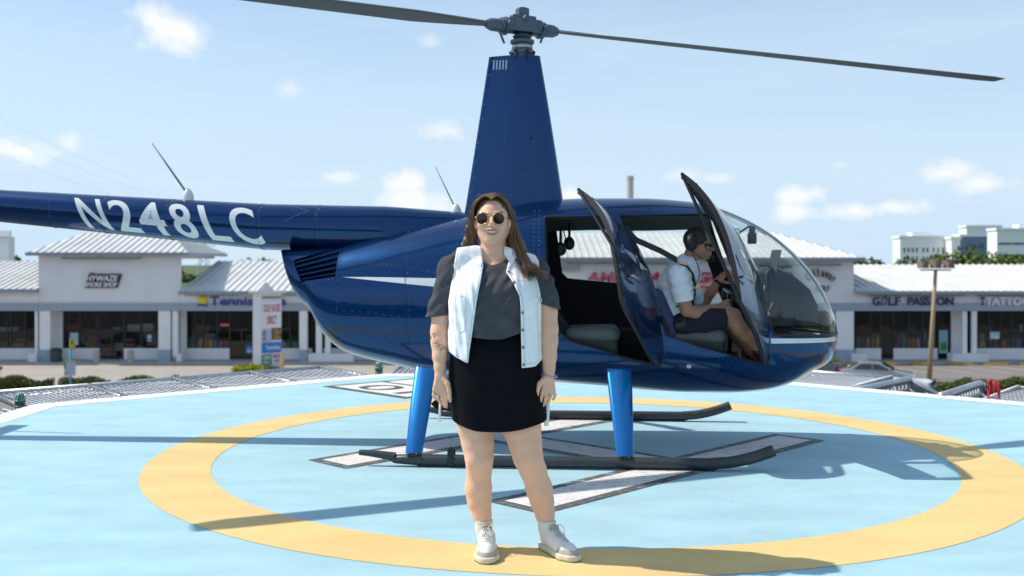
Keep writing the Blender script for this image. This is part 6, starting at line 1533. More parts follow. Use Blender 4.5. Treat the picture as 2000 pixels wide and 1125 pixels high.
folds(S, .0035, lambda X, Y, Z: np.sin((X-Z*.7)*110)*np.sin(Z*26)+np.sin((X+Z*.5)*70)*np.sin(Z*17+1)*.6)
sl_h, Xh, Yh, Zh = S.sub(S.lo, S.lo+S.n*S.h)
hem = Zh < WZ(656)+.004*np.sin(Xh*22)+.05*np.maximum(0, (Xh-WX(990)))
arm_r = (Xh < WX(887)); arm_l = (Xh > WX(1048))
d_hem = (WZ(656)+.005*np.sin(Xh*22)+.20*np.maximum(0, (Xh-WX(978))))-Zh
S.d = np.where(arm_r | arm_l, S.d, np.maximum(S.d, d_hem)).astype(np.float32)
# sleeve hems, sloping
def side_cut(S, mask, p, n_):
    n_ = np.array(n_, float); n_ /= np.linalg.norm(n_); X = S.ax[0][:, None, None]; Y = S.ax[1][None, :, None]; Z = S.ax[2][None, None, :]
    d = (X-p[0])*n_[0]+(Y-p[1])*n_[1]+(Z-p[2])*n_[2]; S.d = np.where(mask, np.maximum(S.d, d), S.d).astype(np.float32)
side_cut(S, arm_r & (Yh < 99), w(856, 617, 0), (.12, 0, -1)); side_cut(S, arm_l & (Yh < 99), w(1073, 598, 0), (-.30, 0, -1))
hollow(S, .009)
S.ell(w(963, 497, -.03), (.062, .095, .052), .01, '-'); S.ell(w(963, 490, .02), (.066, .07, .03), .008, '-')
S.blur(1)
tee, bvh_t = S.build('tee', m_tee, woman, wr)
# skirt
S = SDF((WX(825), WY-.24, WZ(842)), (WX(1085), WY+.27, WZ(638)), .0042)
S.loft([(WZ(845), WX(976), WY+.005, .222, .158), (WZ(800), WX(972), WY+.005, .224, .158), (WZ(760), WX(969), WY+.005, .222, .156), (WZ(720), WX(967), WY+.005, .216, .152), (WZ(690), WX(967), WY, .212, .150), (WZ(655), WX(967), WY, .186, .136), (WZ(640), WX(967), WY, .172, .127)], .01, n=2.2)
folds(S, .0035, lambda X, Y, Z: np.sin(X*34+np.sin(Z*9)*2)*np.clip((WZ(690)-Z)*4, 0, 1))
hl, Xh, Yh, Zh = S.sub(S.lo, S.lo+S.n*S.h)
zh = WZ(835)+.030*((Xh-WX(965))/.22)**2+.012*(Xh < WX(930))*(WX(930)-Xh)/.1
S.d = np.maximum(S.d, zh-Zh).astype(np.float32); hollow(S, .012); S.blur(1)
skirt, bvh_s = S.build('skirt', m_skirt, woman, wr)
fp = MB(); fp.prism([w(885, 740, .06), w(866, 768, .10), w(836, 797, .14), (WX(846), WY+.13, WZ(806)), w(872, 808, .09), w(892, 812, .03)], (.004, .010, 0)); fp.build('skirt_flap', m_skirt, skirt, False, wr, bevel=.003)
# denim vest: shell over the tee, opened at the front
S = SDF((WX(855), WY-.28, WZ(722)), (WX(1080), WY+.24, WZ(470)), .0036)
S.loft([(WZ(725), WX(968), WY+.0, .226, .178), (WZ(690), WX(968), WY-.002, .224, .182), (WZ(640), WX(967), WY-.008, .222, .190), (WZ(590), WX(967), WY-.012, .220, .196), (WZ(560), WX(966), WY-.008, .21, .186), (WZ(530), WX(966), WY+.004, .185, .140), (WZ(505), WX(965), WY+.014, .13, .10)], .02)
S.ell((WX(936), WY-.12, WZ(578)), (.088, .068, .075), .05); S.ell((WX(1000), WY-.12, WZ(578)), (.088, .068, .075), .05)
S.chain([w(938, 500, .012, .066), w(905, 508, .012, .072), w(890, 516, .01, .076)], .03); S.chain([w(990, 500, .012, .066), w(1025, 510, .012, .072), w(1040, 520, .01, .076)], .03)
S.chain([w(962, 485, .02, .072), w(963, 505, .02, .085)], .02)
folds(S, .0028, lambda X, Y, Z: (np.sin(X*120+np.sin(Z*11)*2.2)*.7+.5*np.sin(X*210+Z*30))*np.clip((WZ(520)-Z)*10+.3, .2, 1)+.25*np.sin(Z*95+X*40))
hollow(S, .009)
PL = P2([(930, 479), (941, 481), (943, 500), (946, 517), (942, 545), (935, 581), (930, 615), (925, 649), (920, 680), (917, 704), (898, 696), (876, 684), (875.5, 640), (877, 590), (884, 545), (889.5, 505), (893, 484)])
PR = P2([(985, 481), (1000, 484), (1045, 498), (1052, 510), (1053.5, 545), (1056, 585), (1057, 640), (1059.5, 698), (1046, 711), (1018, 713), (1017.5, 680), (1016.5, 649), (1016, 600), (1014, 577), (1003, 553), (988, 531), (993, 510), (984, 497)])
sl_, X2, Y2, Z2 = S.sub(S.lo, S.lo+S.n*S.h); dl_ = np.minimum(poly2d(PL, X2[:, 0, :], Z2[0, :, :]), poly2d(PR, X2[:, 0, :], Z2[0, :, :]))[:, None, :]
PBk = P2([(893, 484), (930, 478), (998, 478), (1045, 498), (1053, 545), (1056, 640), (1058, 700), (968, 708), (877, 690), (877, 590), (884, 545)])
db_ = poly2d(PBk, X2[:, 0, :], Z2[0, :, :])[:, None, :]
S.d = np.where(Y2 < WY+.01, np.maximum(S.d, dl_), np.maximum(S.d, db_)).astype(np.float32)
S.blur(1)
vest, bvh_v = S.build('denim_vest', m_denim, woman, wr)
# placket edges, hems, seams, pockets, buttons
m_thr = mat('denim_seam', (.55, .60, .70), .9, bump=.3, bscale=200); sv = MB()
def band(pts, wd, rise, mb, m_step=.006):
    for (a, b), (c, d_) in zip(pts, pts[1:]):
        p = Vector((WX(a), 0, WZ(b))); q_ = Vector((WX(c), 0, WZ(d_))); dd = (q_-p).normalized(); nn_ = Vector((-dd.z, 0, dd.x))*wd/2; e = dd*wd*.2
        drape(mb, [((p-e+nn_).x, (p-e+nn_).z), ((q_+e+nn_).x, (q_+e+nn_).z), ((q_+e-nn_).x, (q_+e-nn_).z), ((p-e-nn_).x, (p-e-nn_).z)], bvh_v, off=rise, step=m_step)
band([(941, 520), (937, 548), (930.5, 581), (925.5, 615), (920.5, 649), (914, 700)], .0026, .0014, sv); band([(994, 531), (1009, 555), (1019.5, 578), (1022, 600), (1022.5, 649), (1025, 709)], .0026, .0014, sv)
band([(880, 684), (899, 692), (915, 699)], .0022, .0012, sv); band([(1019, 706), (1046, 704), (1056, 694)], .0022, .0012, sv)
for P_ in ([(893, 575), (912, 577), (911, 640), (905, 645), (894, 640), (893, 575)], [(892, 583), (912, 585)], [(1037, 577), (1055.5, 582), (1054.5, 590), (1036, 586)]): band(P_, .002, .0014, sv)
band([(1000, 545), (1028, 548), (1052, 546)], .002, .0012, sv); band([(903, 497), (897, 540), (890, 575), (884, 650), (884, 680)], .002, .0012, sv); band([(1044, 510), (1046, 545), (1049, 600), (1051, 690)], .002, .0012, sv)
sv.build('vest_seams', m_thr, vest, True, wr, fixn=False)
pf = MB(); drape(pf, P2([(1034, 576), (1057, 581), (1056, 588), (1045, 589), (1034, 586)]), bvh_v, off=.005, step=.006); pf.build('pocket_flap', m_denim, vest, True, wr)
pf = MB(); drape(pf, P2([(894, 577), (912, 579), (911, 640), (903, 645), (895, 640)]), bvh_v, off=.0025, step=.006); pf.build('chest_pocket', m_denim, vest, True, wr)
pf = MB(); drape(pf, P2([(925, 482), (941, 484), (945, 505), (940, 519), (931, 515), (921, 503), (915, 492)]), bvh_v, off=.007, step=.006); drape(pf, P2([(985, 488), (1000, 486), (1012, 497), (1004, 512), (990, 524), (985, 505)]), bvh_v, off=.007, step=.006); pf.build('vest_collar', m_denim, vest, True, wr)
for (a, b) in ((994, 530), (1004, 550), (1013.5, 575), (1020, 607), (1020.6, 640), (1021, 673), (1022, 706)):
    hh = bvh_v.ray_cast(Vector((WX(a), -1, WZ(b))), Vector((0, 1, 0))); y = hh[0].y if hh[0] else WY-.17; bt = MB(); bt.lathe((WX(a), y-.003, WZ(b)), [(.0065, .004), (.0072, .0), (.0058, -.0028), (.002, -.0018)], 14, 'y'); bt.build('vest_button', mat('copper_button', (.42, .25, .13), .35, metal=.7), vest, True, wr)
# hanging waist ties
ti = MB(); strap(ti, [w(1064, 700, .03), w(1067, 760, .02), w(1070, 800, .02), w(1067, 833, .015)], .022, .003, (1, .2, 0)); ti.build('waist_tie', m_denim, vest, True, wr)
ti = MB(); strap(ti, [w(858, 785, .10), w(857, 805, .09), w(856, 829, .08)], .013, .003, (1, .2, 0)); ti.build('waist_tie', m_denim, vest, True, wr)

# ---------------- socks and shoes
m_sock = mat('sock_white', (.74, .73, .70), .95, bump=.5, bscale=90); m_shoe = mat('shoe_white', (.80, .77, .72), .6, noise=.06, nscale=12); m_sole = mat('shoe_sole_cream', (.66, .60, .50), .7, noise=.1, nscale=20); m_sg = mat('shoe_green', (.01, .22, .07), .5); m_sgrey = mat('shoe_suede_grey', (.42, .38, .34), .85, noise=.12, nscale=15); m_lace = mat('lace', (.62, .60, .58), .9); m_tong = mat('tongue_yellow', (.65, .45, .04), .8)
def shoe(heel, toe, ankle):
    heel = Vector(heel); toe = Vector(toe); f = (toe-heel); L = f.length; f.normalize(); s = Vector((-f.y, f.x, 0)); R3 = Matrix((f, s, Vector((0, 0, 1)))).transposed()
    def T3(p): return heel+R3 @ Vector(p)
    so_ = empty('tmp', (0, 0, 0)); bpy.data.objects.remove(so_)
    def mk(S, name, m, par):
        p, q_ = S.to_mesh(); p = np.array([tuple(T3(v)) for v in p]); return mesh_obj(name, p, q_.tolist(), m, par, True, wr)
    lo, hi = (-.04, -.07, -.02), (L+.05, .07, .17)
    def foot2d(S, z0, z1, grow):
        st = [(.015, .030), (.06, .032), (.11, .033), (.16, .040), (L-.055, .043), (L-.018, .030)]
        for (a, ra), (b, rb) in zip(st, st[1:]):
            S.cone((a+.01, 0, z0+.01), (b, 0, z0+.01), ra+grow, rb+grow, .02); S.cone((a+.01, 0, z1-.005), (b, 0, z1-.005), ra+grow, rb+grow, .02)
        X, Y, Z = S.sub(S.lo, S.lo+S.n*S.h)[1:]; S.d = np.maximum(S.d, np.maximum(z0-Z, Z-z1)).astype(np.float32)
    S = SDF(lo, hi, .003); foot2d(S, .004, .030, .0062); S.blur(1); sole = mk(S, 'shoe_sole', m_sole, woman)
    S = SDF(lo, hi, .003); foot2d(S, .0, .0075, .0050); mk(S, 'outsole', m_sg, sole)
    S = SDF(lo, hi, .003)
    S.chain([(.03, 0, .05, .033), (.10, 0, .05, .034), (.16, 0, .040, .038), (L-.05, 0, .034, .036), (L-.025, 0, .030, .028)], .02); S.chain([(.045, 0, .075, .031), (.085, 0, .078, .029), (.14, 0, .055, .030)], .025)
    X, Y, Z = S.sub(S.lo, S.lo+S.n*S.h)[1:]; S.d = np.maximum(S.d, .024-Z).astype(np.float32); S.d = np.maximum(S.d, Z-(.108-.10*np.clip(X-.07, 0, .2)+.0*Y)).astype(np.float32)
    S.cone((.045, 0, .14), (.052, 0, .085), .029, .026, .004, '-'); S.blur(1); up = mk(S, 'shoe_upper', m_shoe, woman)
    p_, q__ = S.to_mesh(); bv = BVHTree.FromPolygons([tuple(v) for v in p_], [tuple(int(i) for i in f_) for f_ in q__])
    def top(x, y, off=.001):
        hh = bv.ray_cast(Vector((x, y, .3)), Vector((0, 0, -1))); return Vector((x, y, (hh[0].z if hh[0] else .05)+off))
    # suede toe cap
    S2 = SDF(lo, hi, .003); S2.chain([(.16, 0, .037, .0405), (L-.05, 0, .031, .0385), (L-.024, 0, .027, .0305)], .02); X, Y, Z = S2.sub(S2.lo, S2.lo+S2.n*S2.h)[1:]
    S2.d = np.maximum(S2.d, np.maximum(.026-Z, np.maximum(Z-.050, (L-.078+np.abs(Y)*-.5)-X))).astype(np.float32); mk(S2, 'toe_cap', m_sgrey, up)
    lc = MB()
    for i in range(5):
        x = .105+i*.020; a = .020-.0005*i
        lc.tube([T3(top(x, -a)), T3(top(x+.004, -a*.4, .003)), T3(top(x+.008, a*.4, .003)), T3(top(x+.01, a))], .0020, 5)
        if i: lc.tube([T3(top(x, a)), T3(top(x-.006, 0, .003)), T3(top(x-.01, -a))], .0020, 5)
    k0 = top(.103, 0, .004)
    for sgn in (-1, 1):
        lp_ = [k0, k0+Vector((.0, sgn*.018, .022)), k0+Vector((.025, sgn*.030, .008)), k0+Vector((.045, sgn*.020, -.018)), k0+Vector((.02, sgn*.008, -.004))]; lc.tube([T3(p) for p in catmull(lp_, 6)], .0018, 5)
        lp_ = [k0, k0+Vector((.01, sgn*.012, .006)), k0+Vector((.05, sgn*.022, -.022))]; lc.tube([T3(p) for p in catmull(lp_, 5)], .0016, 5)
    lc.build('laces', m_lace, up, True, wr)
    tg = MB(); tp = [(.088, y_, .128-.25*y_*y_/.02) for y_ in (-.022, -.011, 0, .011, .022)]; bt_ = [(.100, y_, .085) for y_ in (-.022, -.011, 0, .011, .022)]
    tg.add([T3(p) for p in tp+bt_]+[T3((p[0]+.006, p[1], p[2])) for p in tp+bt_], [(i, i+1, 6+i, 5+i) for i in range(4)]+[(10+i, 15+i, 16+i, 11+i) for i in range(4)]+[(i, 10+i, 11+i, i+1) for i in range(4)]+[(0, 5, 15, 10), (4, 14, 19, 9)]); tg.build('tongue', m_sgrey, up, True, wr)
    tg = MB(); tg.tube([T3((p[0]+.004, p[1], p[2]-.002)) for p in tp], .004, 6); tg.build('tongue_trim', m_tong, up, True, wr)
    fl_ = MB()
    for sgn in (-1, 1):
        for (x0, z0, x1, z1, wd) in ((.012, .078, .034, .050, .018), (.10, .050, .155, .038, .015)):
            P_ = []; ok_ = True
            for (x, z) in ((x0, z0), (x1, z1), (x1, z1-wd), (x0-.0, z0-wd)):
                hh = bv.ray_cast(Vector((x, sgn*.12, z)), Vector((0, -sgn, 0))); ok_ = ok_ and hh[0] is not None; P_.append(T3((x, (hh[0].y if hh[0] else sgn*.03)+sgn*.0018, z)))
            if ok_: fl_.add(P_, [(0, 1, 2, 3)])
    fl_.build('side_flash', m_sg, up, False, wr, fixn=False)
    # sock
    an = Vector(ankle); sk_ = SDF(np.array(an)+(-.07, -.07, -.06), np.array(an)+(.07, .07, .08), .003); sk_.chain([(an.x, an.y, an.z+.058, .0430), (an.x, an.y, an.z+.02, .0385), (an.x-.0, an.y-.012, an.z-.03, .029)], .01)
    X, Y, Z = sk_.sub(sk_.lo, sk_.lo+sk_.n*sk_.h)[1:]; sk_.d = (sk_.d+.0012*np.sin(np.arctan2(Y-an.y, X-an.x)*26)*np.clip((Z-an.z)*30, 0, 1)).astype(np.float32); sk_.d = np.maximum(sk_.d, Z-(an.z+.058)).astype(np.float32); sk_.build('sock', m_sock, woman, wr)
shoe((-.118, 4.872, 0), (-.114, 4.595, 0), (WX(944.5), WY+.008, WZ(1040)))
shoe((.152, 4.862, 0), (.283, 4.628, 0), (WX(1068), WY-.002, WZ(1040)))

# ---------------- hair: a base volume plus several hundred strands
S = SDF((WX(895), WY-.16, WZ(560)), (WX(1085), WY+.17, WZ(372)), .0036)
S.ell((WX(962), WY+.022, WZ(412.5)), (.083, .098, .088), .02)
S.chain([w(926, 420, .01, .020), w(922, 450, .03, .030), w(916, 478, .03, .032), w(910, 492, .02, .022)], .02)
S.chain([w(998, 415, .015, .018), w(1000, 445, .03, .024), w(1006, 475, .02, .034), w(1020, 505, -.03, .032), w(1032, 530, -.085, .020)], .02)
S.chain([w(996, 455, .06, .04), w(1012, 490, .05, .032), w(1040, 515, .03, .02)], .03); S.chain([w(945, 440, .06, .05), w(975, 440, .06, .06), w(960, 500, .08, .05)], .03)
S.ell((WX(961.5), WY-.090, WZ(437)), (.071, .110, .088), .010, '-'); S.ell((WX(962), WY-.10, WZ(402)), (.040, .075, .022), .012, '-')
folds(S, .0022, lambda X, Y, Z: np.sin(X*420+np.sin(Z*30)*2)*np.clip((WZ(395)-Z)*20, 0, 1)+.8*np.sin(np.arctan2(X-WX(960), Y-WY)*38)*np.clip((Z-WZ(410))*20, 0, 1))
X, Y, Z = S.sub(S.lo, S.lo+S.n*S.h)[1:]
S.cone(w(960, 374, -.09), w(960, 374, .03), .004, .003, .004, '-')
hair, bvh_h = S.build('hair', m_hair, woman, wr)
st_ = MB(); r = random.Random(5)
part = lambda t: Vector(w(960.5, 379+4.0*(1-t)**2*3.2, -.085+.10*t))
def strand(pts, rad=.0011, jit=.004, mi=0):
    o_ = Vector((r.gauss(0, jit), r.gauss(0, jit), r.gauss(0, jit*.6))); ph = r.uniform(0, 6.28); am = r.uniform(.001, .006); P = []
    c = catmull(pts, 6); n_ = len(c)
    for i, p in enumerate(c):
        t = i/(n_-1); P.append(p+o_*(t*1.6+.1)+Vector((math.sin(ph+t*11)*am*t, math.cos(ph+t*9)*am*t, 0)))
    st_.tube(P, [rad*1.15*(1.0 if i < n_*.7 else max(.15, (n_-i)/(n_*.3))) for i in range(n_)], 4, caps=False, mi=mi)
for i in range(330):      # her right side
    t = r.random(); p0 = part(t); dpt = r.uniform(0, 1); yb = -.075+.12*t
    strand([p0, Vector(w(946-3*t, 383+r.uniform(0, 3), yb+.01)), Vector(w(928-2*t+r.uniform(-2, 1), 400+r.uniform(-3, 3), yb+.03)), Vector(w(921+r.uniform(-3, 3), 432, yb*.5+.01)), Vector(w(919+r.uniform(-5, 6), 462, .0+.04*dpt)), Vector(w(913+r.uniform(-7, 9), 481+r.uniform(-6, 6), -.01+.05*dpt)), Vector(w(904+r.uniform(-8, 14), 492+r.uniform(-8, 5), -.02+.05*dpt))], jit=.003, mi=0 if r.random() < .6 else 1)
for i in range(520):      # her left side, longer and falling over the vest
    t = r.random(); p0 = part(t); dpt = r.random(); yb = -.075+.12*t; e = r.uniform(-8, 12)
    endx = r.choice((1028, 1034, 1024, 1038, 1042, 1054)); endy = 548 if endx < 1040 else r.uniform(515, 540)
    strand([p0, Vector(w(974+2*t, 383+r.uniform(0, 3), yb+.01)), Vector(w(991+2*t+r.uniform(-1.5, 1.5), 400+r.uniform(-3, 3), yb+.03)), Vector(w(1001+r.uniform(-2, 3), 430, yb*.4+.02)), Vector(w(1004+e*.7, 462, -.02+.05*dpt)), Vector(w(1013+e, 492, -.06+.06*dpt)), Vector(w(1022+e, 515, -.10+.05*dpt)), Vector(w(endx+r.uniform(-5, 5), min(endy, 520+r.uniform(5, 32)), -.155+.05*dpt))], jit=.003, mi=0 if r.random() < .6 else 1)
for i in range(150):      # loose waves over her left shoulder
    e = r.uniform(-6, 10); ph_ = r.uniform(0, 6.28); am_ = r.uniform(.003, .009); P_ = []
    ex_ = r.choice((1030, 1040, 1048, 1060, 1068)); c_ = catmull([Vector(w(1003+e*.5, 455, .0)), Vector(w(1011+e, 485, -.03)), Vector(w(1022+e, 508, -.09)), Vector(w(ex_*.5+1026*.5+e*.5, 524, -.13)), Vector(w(ex_, r.uniform(530, 548), -.15 if ex_ < 1050 else -.07))], 7)
    for k_i, p_ in enumerate(c_): t_ = k_i/(len(c_)-1); P_.append(p_+Vector((math.sin(ph_+t_*13)*am_*t_, -.006+math.cos(ph_+t_*11)*am_*.6*t_, 0)))
    st_.tube(P_, [.0018*(1-.75*max(0, k_i/(len(P_)-1)-.6)/.4) for k_i in range(len(P_))], 4, caps=False, mi=r.choice((0, 0, 1)))
for i in range(40):       # flyaways
    sx = r.choice((-1, 1)); p0 = part(r.random()); 
    strand([p0, Vector(w(961+sx*r.uniform(10, 30), 382+r.uniform(0, 8), .0)), Vector(w(961+sx*r.uniform(38, 46), 425, .01)), Vector(w(961+sx*r.uniform(42, 62), 480+r.uniform(-10, 10), .0))], rad=.0006, jit=.006)
st_.build('hair_strands', [m_hair, mat('hair_light', (.26, .13, .055), .4, spec=.6)], hair, True, wr, fixn=False)

# ================================================================ pilot (built in the helicopter's local frame)
PYc = -.30
def pw(px, py, yl, r=None):
    x, z = HL(px, py, yl); return (x, yl, z) if r is None else (x, yl, z, r)
px0, pz0 = HL(1330, 640, PYc); pr = (px0, PYc, .62)
pw_loc = HO+Matrix.Rotation(HYAW, 3, 'Z') @ Vector(pr)
pilot = empty('person', pw_loc, HYAW, 'seated pilot in profile with headset, dark glasses, white shirt and navy shorts', 'person')
m_skin2 = mat('skin_tanned', (.47, .235, .145), .5, noise=.06, nscale=14, sss=.1, bump=.05, bscale=120, spec=.35)
m_shirt = mat('pilot_shirt_white', (.84, .86, .90), .85, noise=.03, nscale=20, bump=.2, bscale=200, spec=.15); m_navy = mat('shorts_navy', (.012, .017, .03), .9)
Q = SDF((HL(1270, 600, -.3)[0], -.66, .58), (HL(1500, 600, -.3)[0]+.03, .10, HL(1350, 440, -.3)[1]), .0046)
# head in profile: faces +x
Q.ell(pw(1362, 470, PYc), (.088, .074, .088), .02); Q.ell(pw(1372, 482, PYc), (.062, .056, .070), .02)
Q.cone(pw(1360, 492, PYc), pw(1381, 500, PYc), .034, .022, .03); Q.ell(pw(1384.5, 501, PYc), (.018, .020, .016), .015)
Q.chain([pw(1389.5, 479, PYc, .007), pw(1392.5, 486, PYc, .009), pw(1393, 489, PYc, .0085)], .012)
Q.ell(pw(1389.5, 472, PYc), (.012, .04, .012), .015); Q.ell(pw(1391.5, 479, PYc), (.009, .05, .008), .006, '-')
Q.cone(pw(1387.5, 493.5, PYc), pw(1389, 493.5, PYc), .010, .007, .008); Q.cone(pw(1387, 497, PYc), pw(1388, 497, PYc), .010, .007, .008); Q.ell(pw(1392, 495.2, PYc), (.012, .025, .003), .002, '-')
Q.ell(pw(1356, 480, PYc-.075), (.020, .010, .028), .006)
Q.chain([pw(1354, 492, PYc, .055), pw(1348, 508, PYc, .056), pw(1342, 522, PYc, .07)], .03)
# trunk
Q.chain([pw(1336, 535, PYc, .10), pw(1322, 560, PYc, .115), pw(1318, 600, PYc, .115), pw(1324, 640, PYc, .12)], .04)
Q.chain([pw(1326, 537, PYc-.15, .058), pw(1326, 537, PYc+.15, .058)], .04)
# near (right) arm, resting on the thigh
Q.chain([pw(1323, 540, -.49, .056), pw(1333, 575, -.51, .050), pw(1341, 606, -.51, .044), pw(1360, 611, -.48, .043), pw(1385, 606, -.43, .036), pw(1402, 601, -.40, .029)], .012)
Q.cone(pw(1403, 601, -.40), pw(1413, 598, -.38), .026, .027, .012)
for i, (dz, dy) in enumerate(((-5, -.012), (-1.5, -.016), (2, -.014), (5.5, -.008))):
    Q.chain([pw(1414, 598+dz, -.38+dy, .0118), pw(1422, 597+dz*1.0, -.375+dy, .0108), pw(1425, 603+dz*.7, -.365+dy, .0098), pw(1419, 607+dz*.5, -.36, .0088)], .002)
Q.chain([pw(1408, 593, -.39, .013), pw(1417, 588, -.37, .0115), pw(1424, 587, -.35, .0100)], .004)
# far (left) arm, raised to the panel
Q.chain([pw(1336, 542, -.12, .055), pw(1352, 575, -.12, .048), pw(1372, 596, -.13, .042), pw(1388, 572, -.15, .036), pw(1402, 549, -.16, .028)], .012)
Q.cone(pw(1403, 547, -.16), pw(1412, 538, -.16), .026, .025, .012)
for i, (dx, dy) in enumerate(((6, -.02), (2, -.025), (-2, -.02), (-5, -.012))):
    Q.chain([pw(1414+dx*.3, 534-dx*.5, -.16+dy, .0118), pw(1423+dx*.3, 533-dx*.6, -.16+dy*1.2, .0105), pw(1429, 539-dx*.5, -.16+dy*1.2, .0095), pw(1427, 546-dx*.4, -.16+dy, .0085)], .002)
Q.chain([pw(1408, 548, -.17, .013), pw(1417, 552, -.18, .011), pw(1425, 553, -.18, .0095)], .004)
# legs
Q.chain([pw(1330, 640, -.40, .098), pw(1375, 628, -.42, .085), pw(1420, 617, -.42, .066), pw(1431, 618, -.42, .060)], .02)
Q.chain([pw(1431, 620, -.42, .058), pw(1443, 640, -.42, .055), pw(1458, 657, -.41, .046), pw(1472, 672, -.40, .034), pw(1480, 682, -.40, .033)], .02)
Q.chain([pw(1482, 686, -.40, .033), pw(1497, 700, -.40, .028)], .02)
Q.chain([pw(1330, 642, -.20, .095), pw(1385, 634, -.16, .080), pw(1422, 628, -.15, .062)], .02)
Q.chain([pw(1424, 630, -.15, .056), pw(1440, 655, -.15, .050), pw(1462, 685, -.15, .036), pw(1480, 700, -.15, .03)], .02)
Q.blur(1); pb, bvh_p = Q.build('body', m_skin2, pilot, pr)
# shirt
S = SDF((HL(1270, 600, -.3)[0], -.66, HL(1300, 655, -.3)[1]), (HL(1420, 600, -.3)[0], .10, HL(1350, 495, -.3)[1]), .0046)
S.chain([pw(1346, 512, PYc, .073), pw(1336, 533, PYc, .118), pw(1321, 560, PYc, .135), pw(1316, 600, PYc, .130), pw(1322, 642, PYc, .125)], .04)
S.chain([pw(1326, 536, PYc-.155, .068), pw(1326, 536, PYc+.155, .068)], .05)
S.chain([pw(1323, 540, -.49, .070), pw(1331, 570, -.515, .070), pw(1339, 602, -.515, .066)], .03); S.chain([pw(1336, 542, -.12, .068), pw(1352, 572, -.12, .066), pw(1366, 590, -.12, .062)], .03)
folds(S, .004, lambda X, Y, Z: np.sin(X*60-Z*75+Y*10)*.7+.5*np.sin(X*25+Z*110+np.sin(Y*20)))
a = pw(1340, 588, -.5); X, Y, Z = S.sub(S.lo, S.lo+S.n*S.h)[1:]
S.d = np.where(Y < -.435, np.maximum(S.d, (a[2]+.18*(X-a[0]))-Z), S.d).astype(np.float32)
a2 = pw(1372, 585, -.12); S.d = np.where(Y > -.19, np.maximum(S.d, (X-a2[0])*.75-(Z-a2[2])*.35-.004), S.d).astype(np.float32)
hollow(S, .012); S.cone(pw(1350, 490, PYc), pw(1350, 507, PYc), .058, .056, .004, '-'); S.blur(1); sh_, bvh_sh = S.build('shirt', m_shirt, pilot, pr)
# collar, epaulettes, sleeve hem
co = MB(); co.tube([Vector(pw(1347, 508, PYc))+Vector((.067*math.cos(t), .064*math.sin(t), .008*math.cos(t*2)-.018*math.cos(t))) for t in [k*2*math.pi/20 for k in range(21)]], .013, 6, caps=False, flat=1.0); co.build('collar', m_shirt, sh_, True, pr)
ep = MB(); a = Vector(pw(1335, 520, -.40)); ep.obox(a+Vector((0, -.02, .012)), (.032, 0, -.006), (0, .055, .012), (0, 0, .005)); epo = ep.build('epaulette', m_blk, sh_, False, pr, bevel=.004)
ep = MB()
for k in range(4): ep.obox(a+Vector((0, -.055+.018*k, .0175-.0)), (.031, 0, -.006), (0, .004, .001), (0, 0, .0055))
ep.build('gold_stripe', m_gold, epo, False, pr)
wg = MB(); b = bvh_sh.ray_cast(Vector(pw(1362, 560, -.6)), Vector((0, 1, 0))); bb = pw(1359, 561, -.40); wg.obox((bb[0], bb[1]+.0, bb[2]), (.025, 0, .008), (0, .006, 0), (-.003, 0, .009)); wg.build('wings_badge', m_gold, sh_, False, pr)
# shorts
S = SDF((HL(1280, 600, -.3)[0], -.62, .60), (HL(1440, 600, -.3)[0], .05, HL(1320, 600, -.3)[1]), .0048)
S.chain([pw(1320, 640, PYc, .132), pw(1330, 645, PYc, .130)], .02); S.chain([pw(1330, 640, -.40, .108), pw(1375, 628, -.42, .099), pw(1424, 616, -.42, .086)], .03); S.chain([pw(1330, 642, -.20, .105), pw(1385, 634, -.16, .094), pw(1420, 629, -.15, .082)], .03)
X, Y, Z = S.sub(S.lo, S.lo+S.n*S.h)[1:]; a = pw(1418, 620, -.42); S.d = np.maximum(S.d, (X-a[0])+.12*(Z-a[2])).astype(np.float32); folds(S, .003, lambda X, Y, Z: np.sin(X*45+Z*60)); hollow(S, .012); S.blur(1); S.build('shorts', m_navy, pilot, pr)
# short dark hair, headset, glasses, watch, shoe
S = SDF(np.array(pw(1335, 500, PYc-.12)), np.array(pw(1400, 435, PYc+.12)), .004); S.ell(pw(1360, 467.5, PYc), (.096, .079, .089), .01); X, Y, Z = S.sub(S.lo, S.lo+S.n*S.h)[1:]; a = pw(1377, 458, PYc)
S.d = np.maximum(S.d, (X-a[0])*1.0+(Z-a[2])*.35).astype(np.float32); b = pw(1360, 488, PYc); S.d = np.maximum(S.d, b[2]-Z).astype(np.float32); folds(S, .0015, lambda X, Y, Z: np.sin(X*300+Z*200)); S.build('hair', mat('hair_dark', (.03, .022, .018), .5), pilot, pr)
hs_ = MB(); top = pw(1358, 452, PYc); L1 = Vector(pw(1350, 473, PYc-.095)); L2 = Vector(pw(1350, 473, PYc+.095))
hs_.tube(catmull([L1+Vector((.0, -.01, .03)), Vector(pw(1353, 458, PYc-.085)), Vector(pw(1357, 449.5, PYc-.045)), Vector(pw(1359, 447, PYc)), Vector(pw(1357, 449.5, PYc+.045)), Vector(pw(1353, 458, PYc+.085)), L2+Vector((0, .01, .03))], 5), .014, 8); hso = hs_.build('headset', m_blk, pilot, True, pr)
for s, Lc in ((-1, L1), (1, L2)):
    e = MB(); e.sphere(Lc, (.046, .026, .060), 20, 12); e.sphere(Lc+Vector((0, s*-.014, 0)), (.050, .016, .064), 20, 10); e.sphere(Lc+Vector((0, s*.018, 0)), (.030, .014, .042), 16, 10); e.build('ear_cup', m_blk, hso, True, pr)
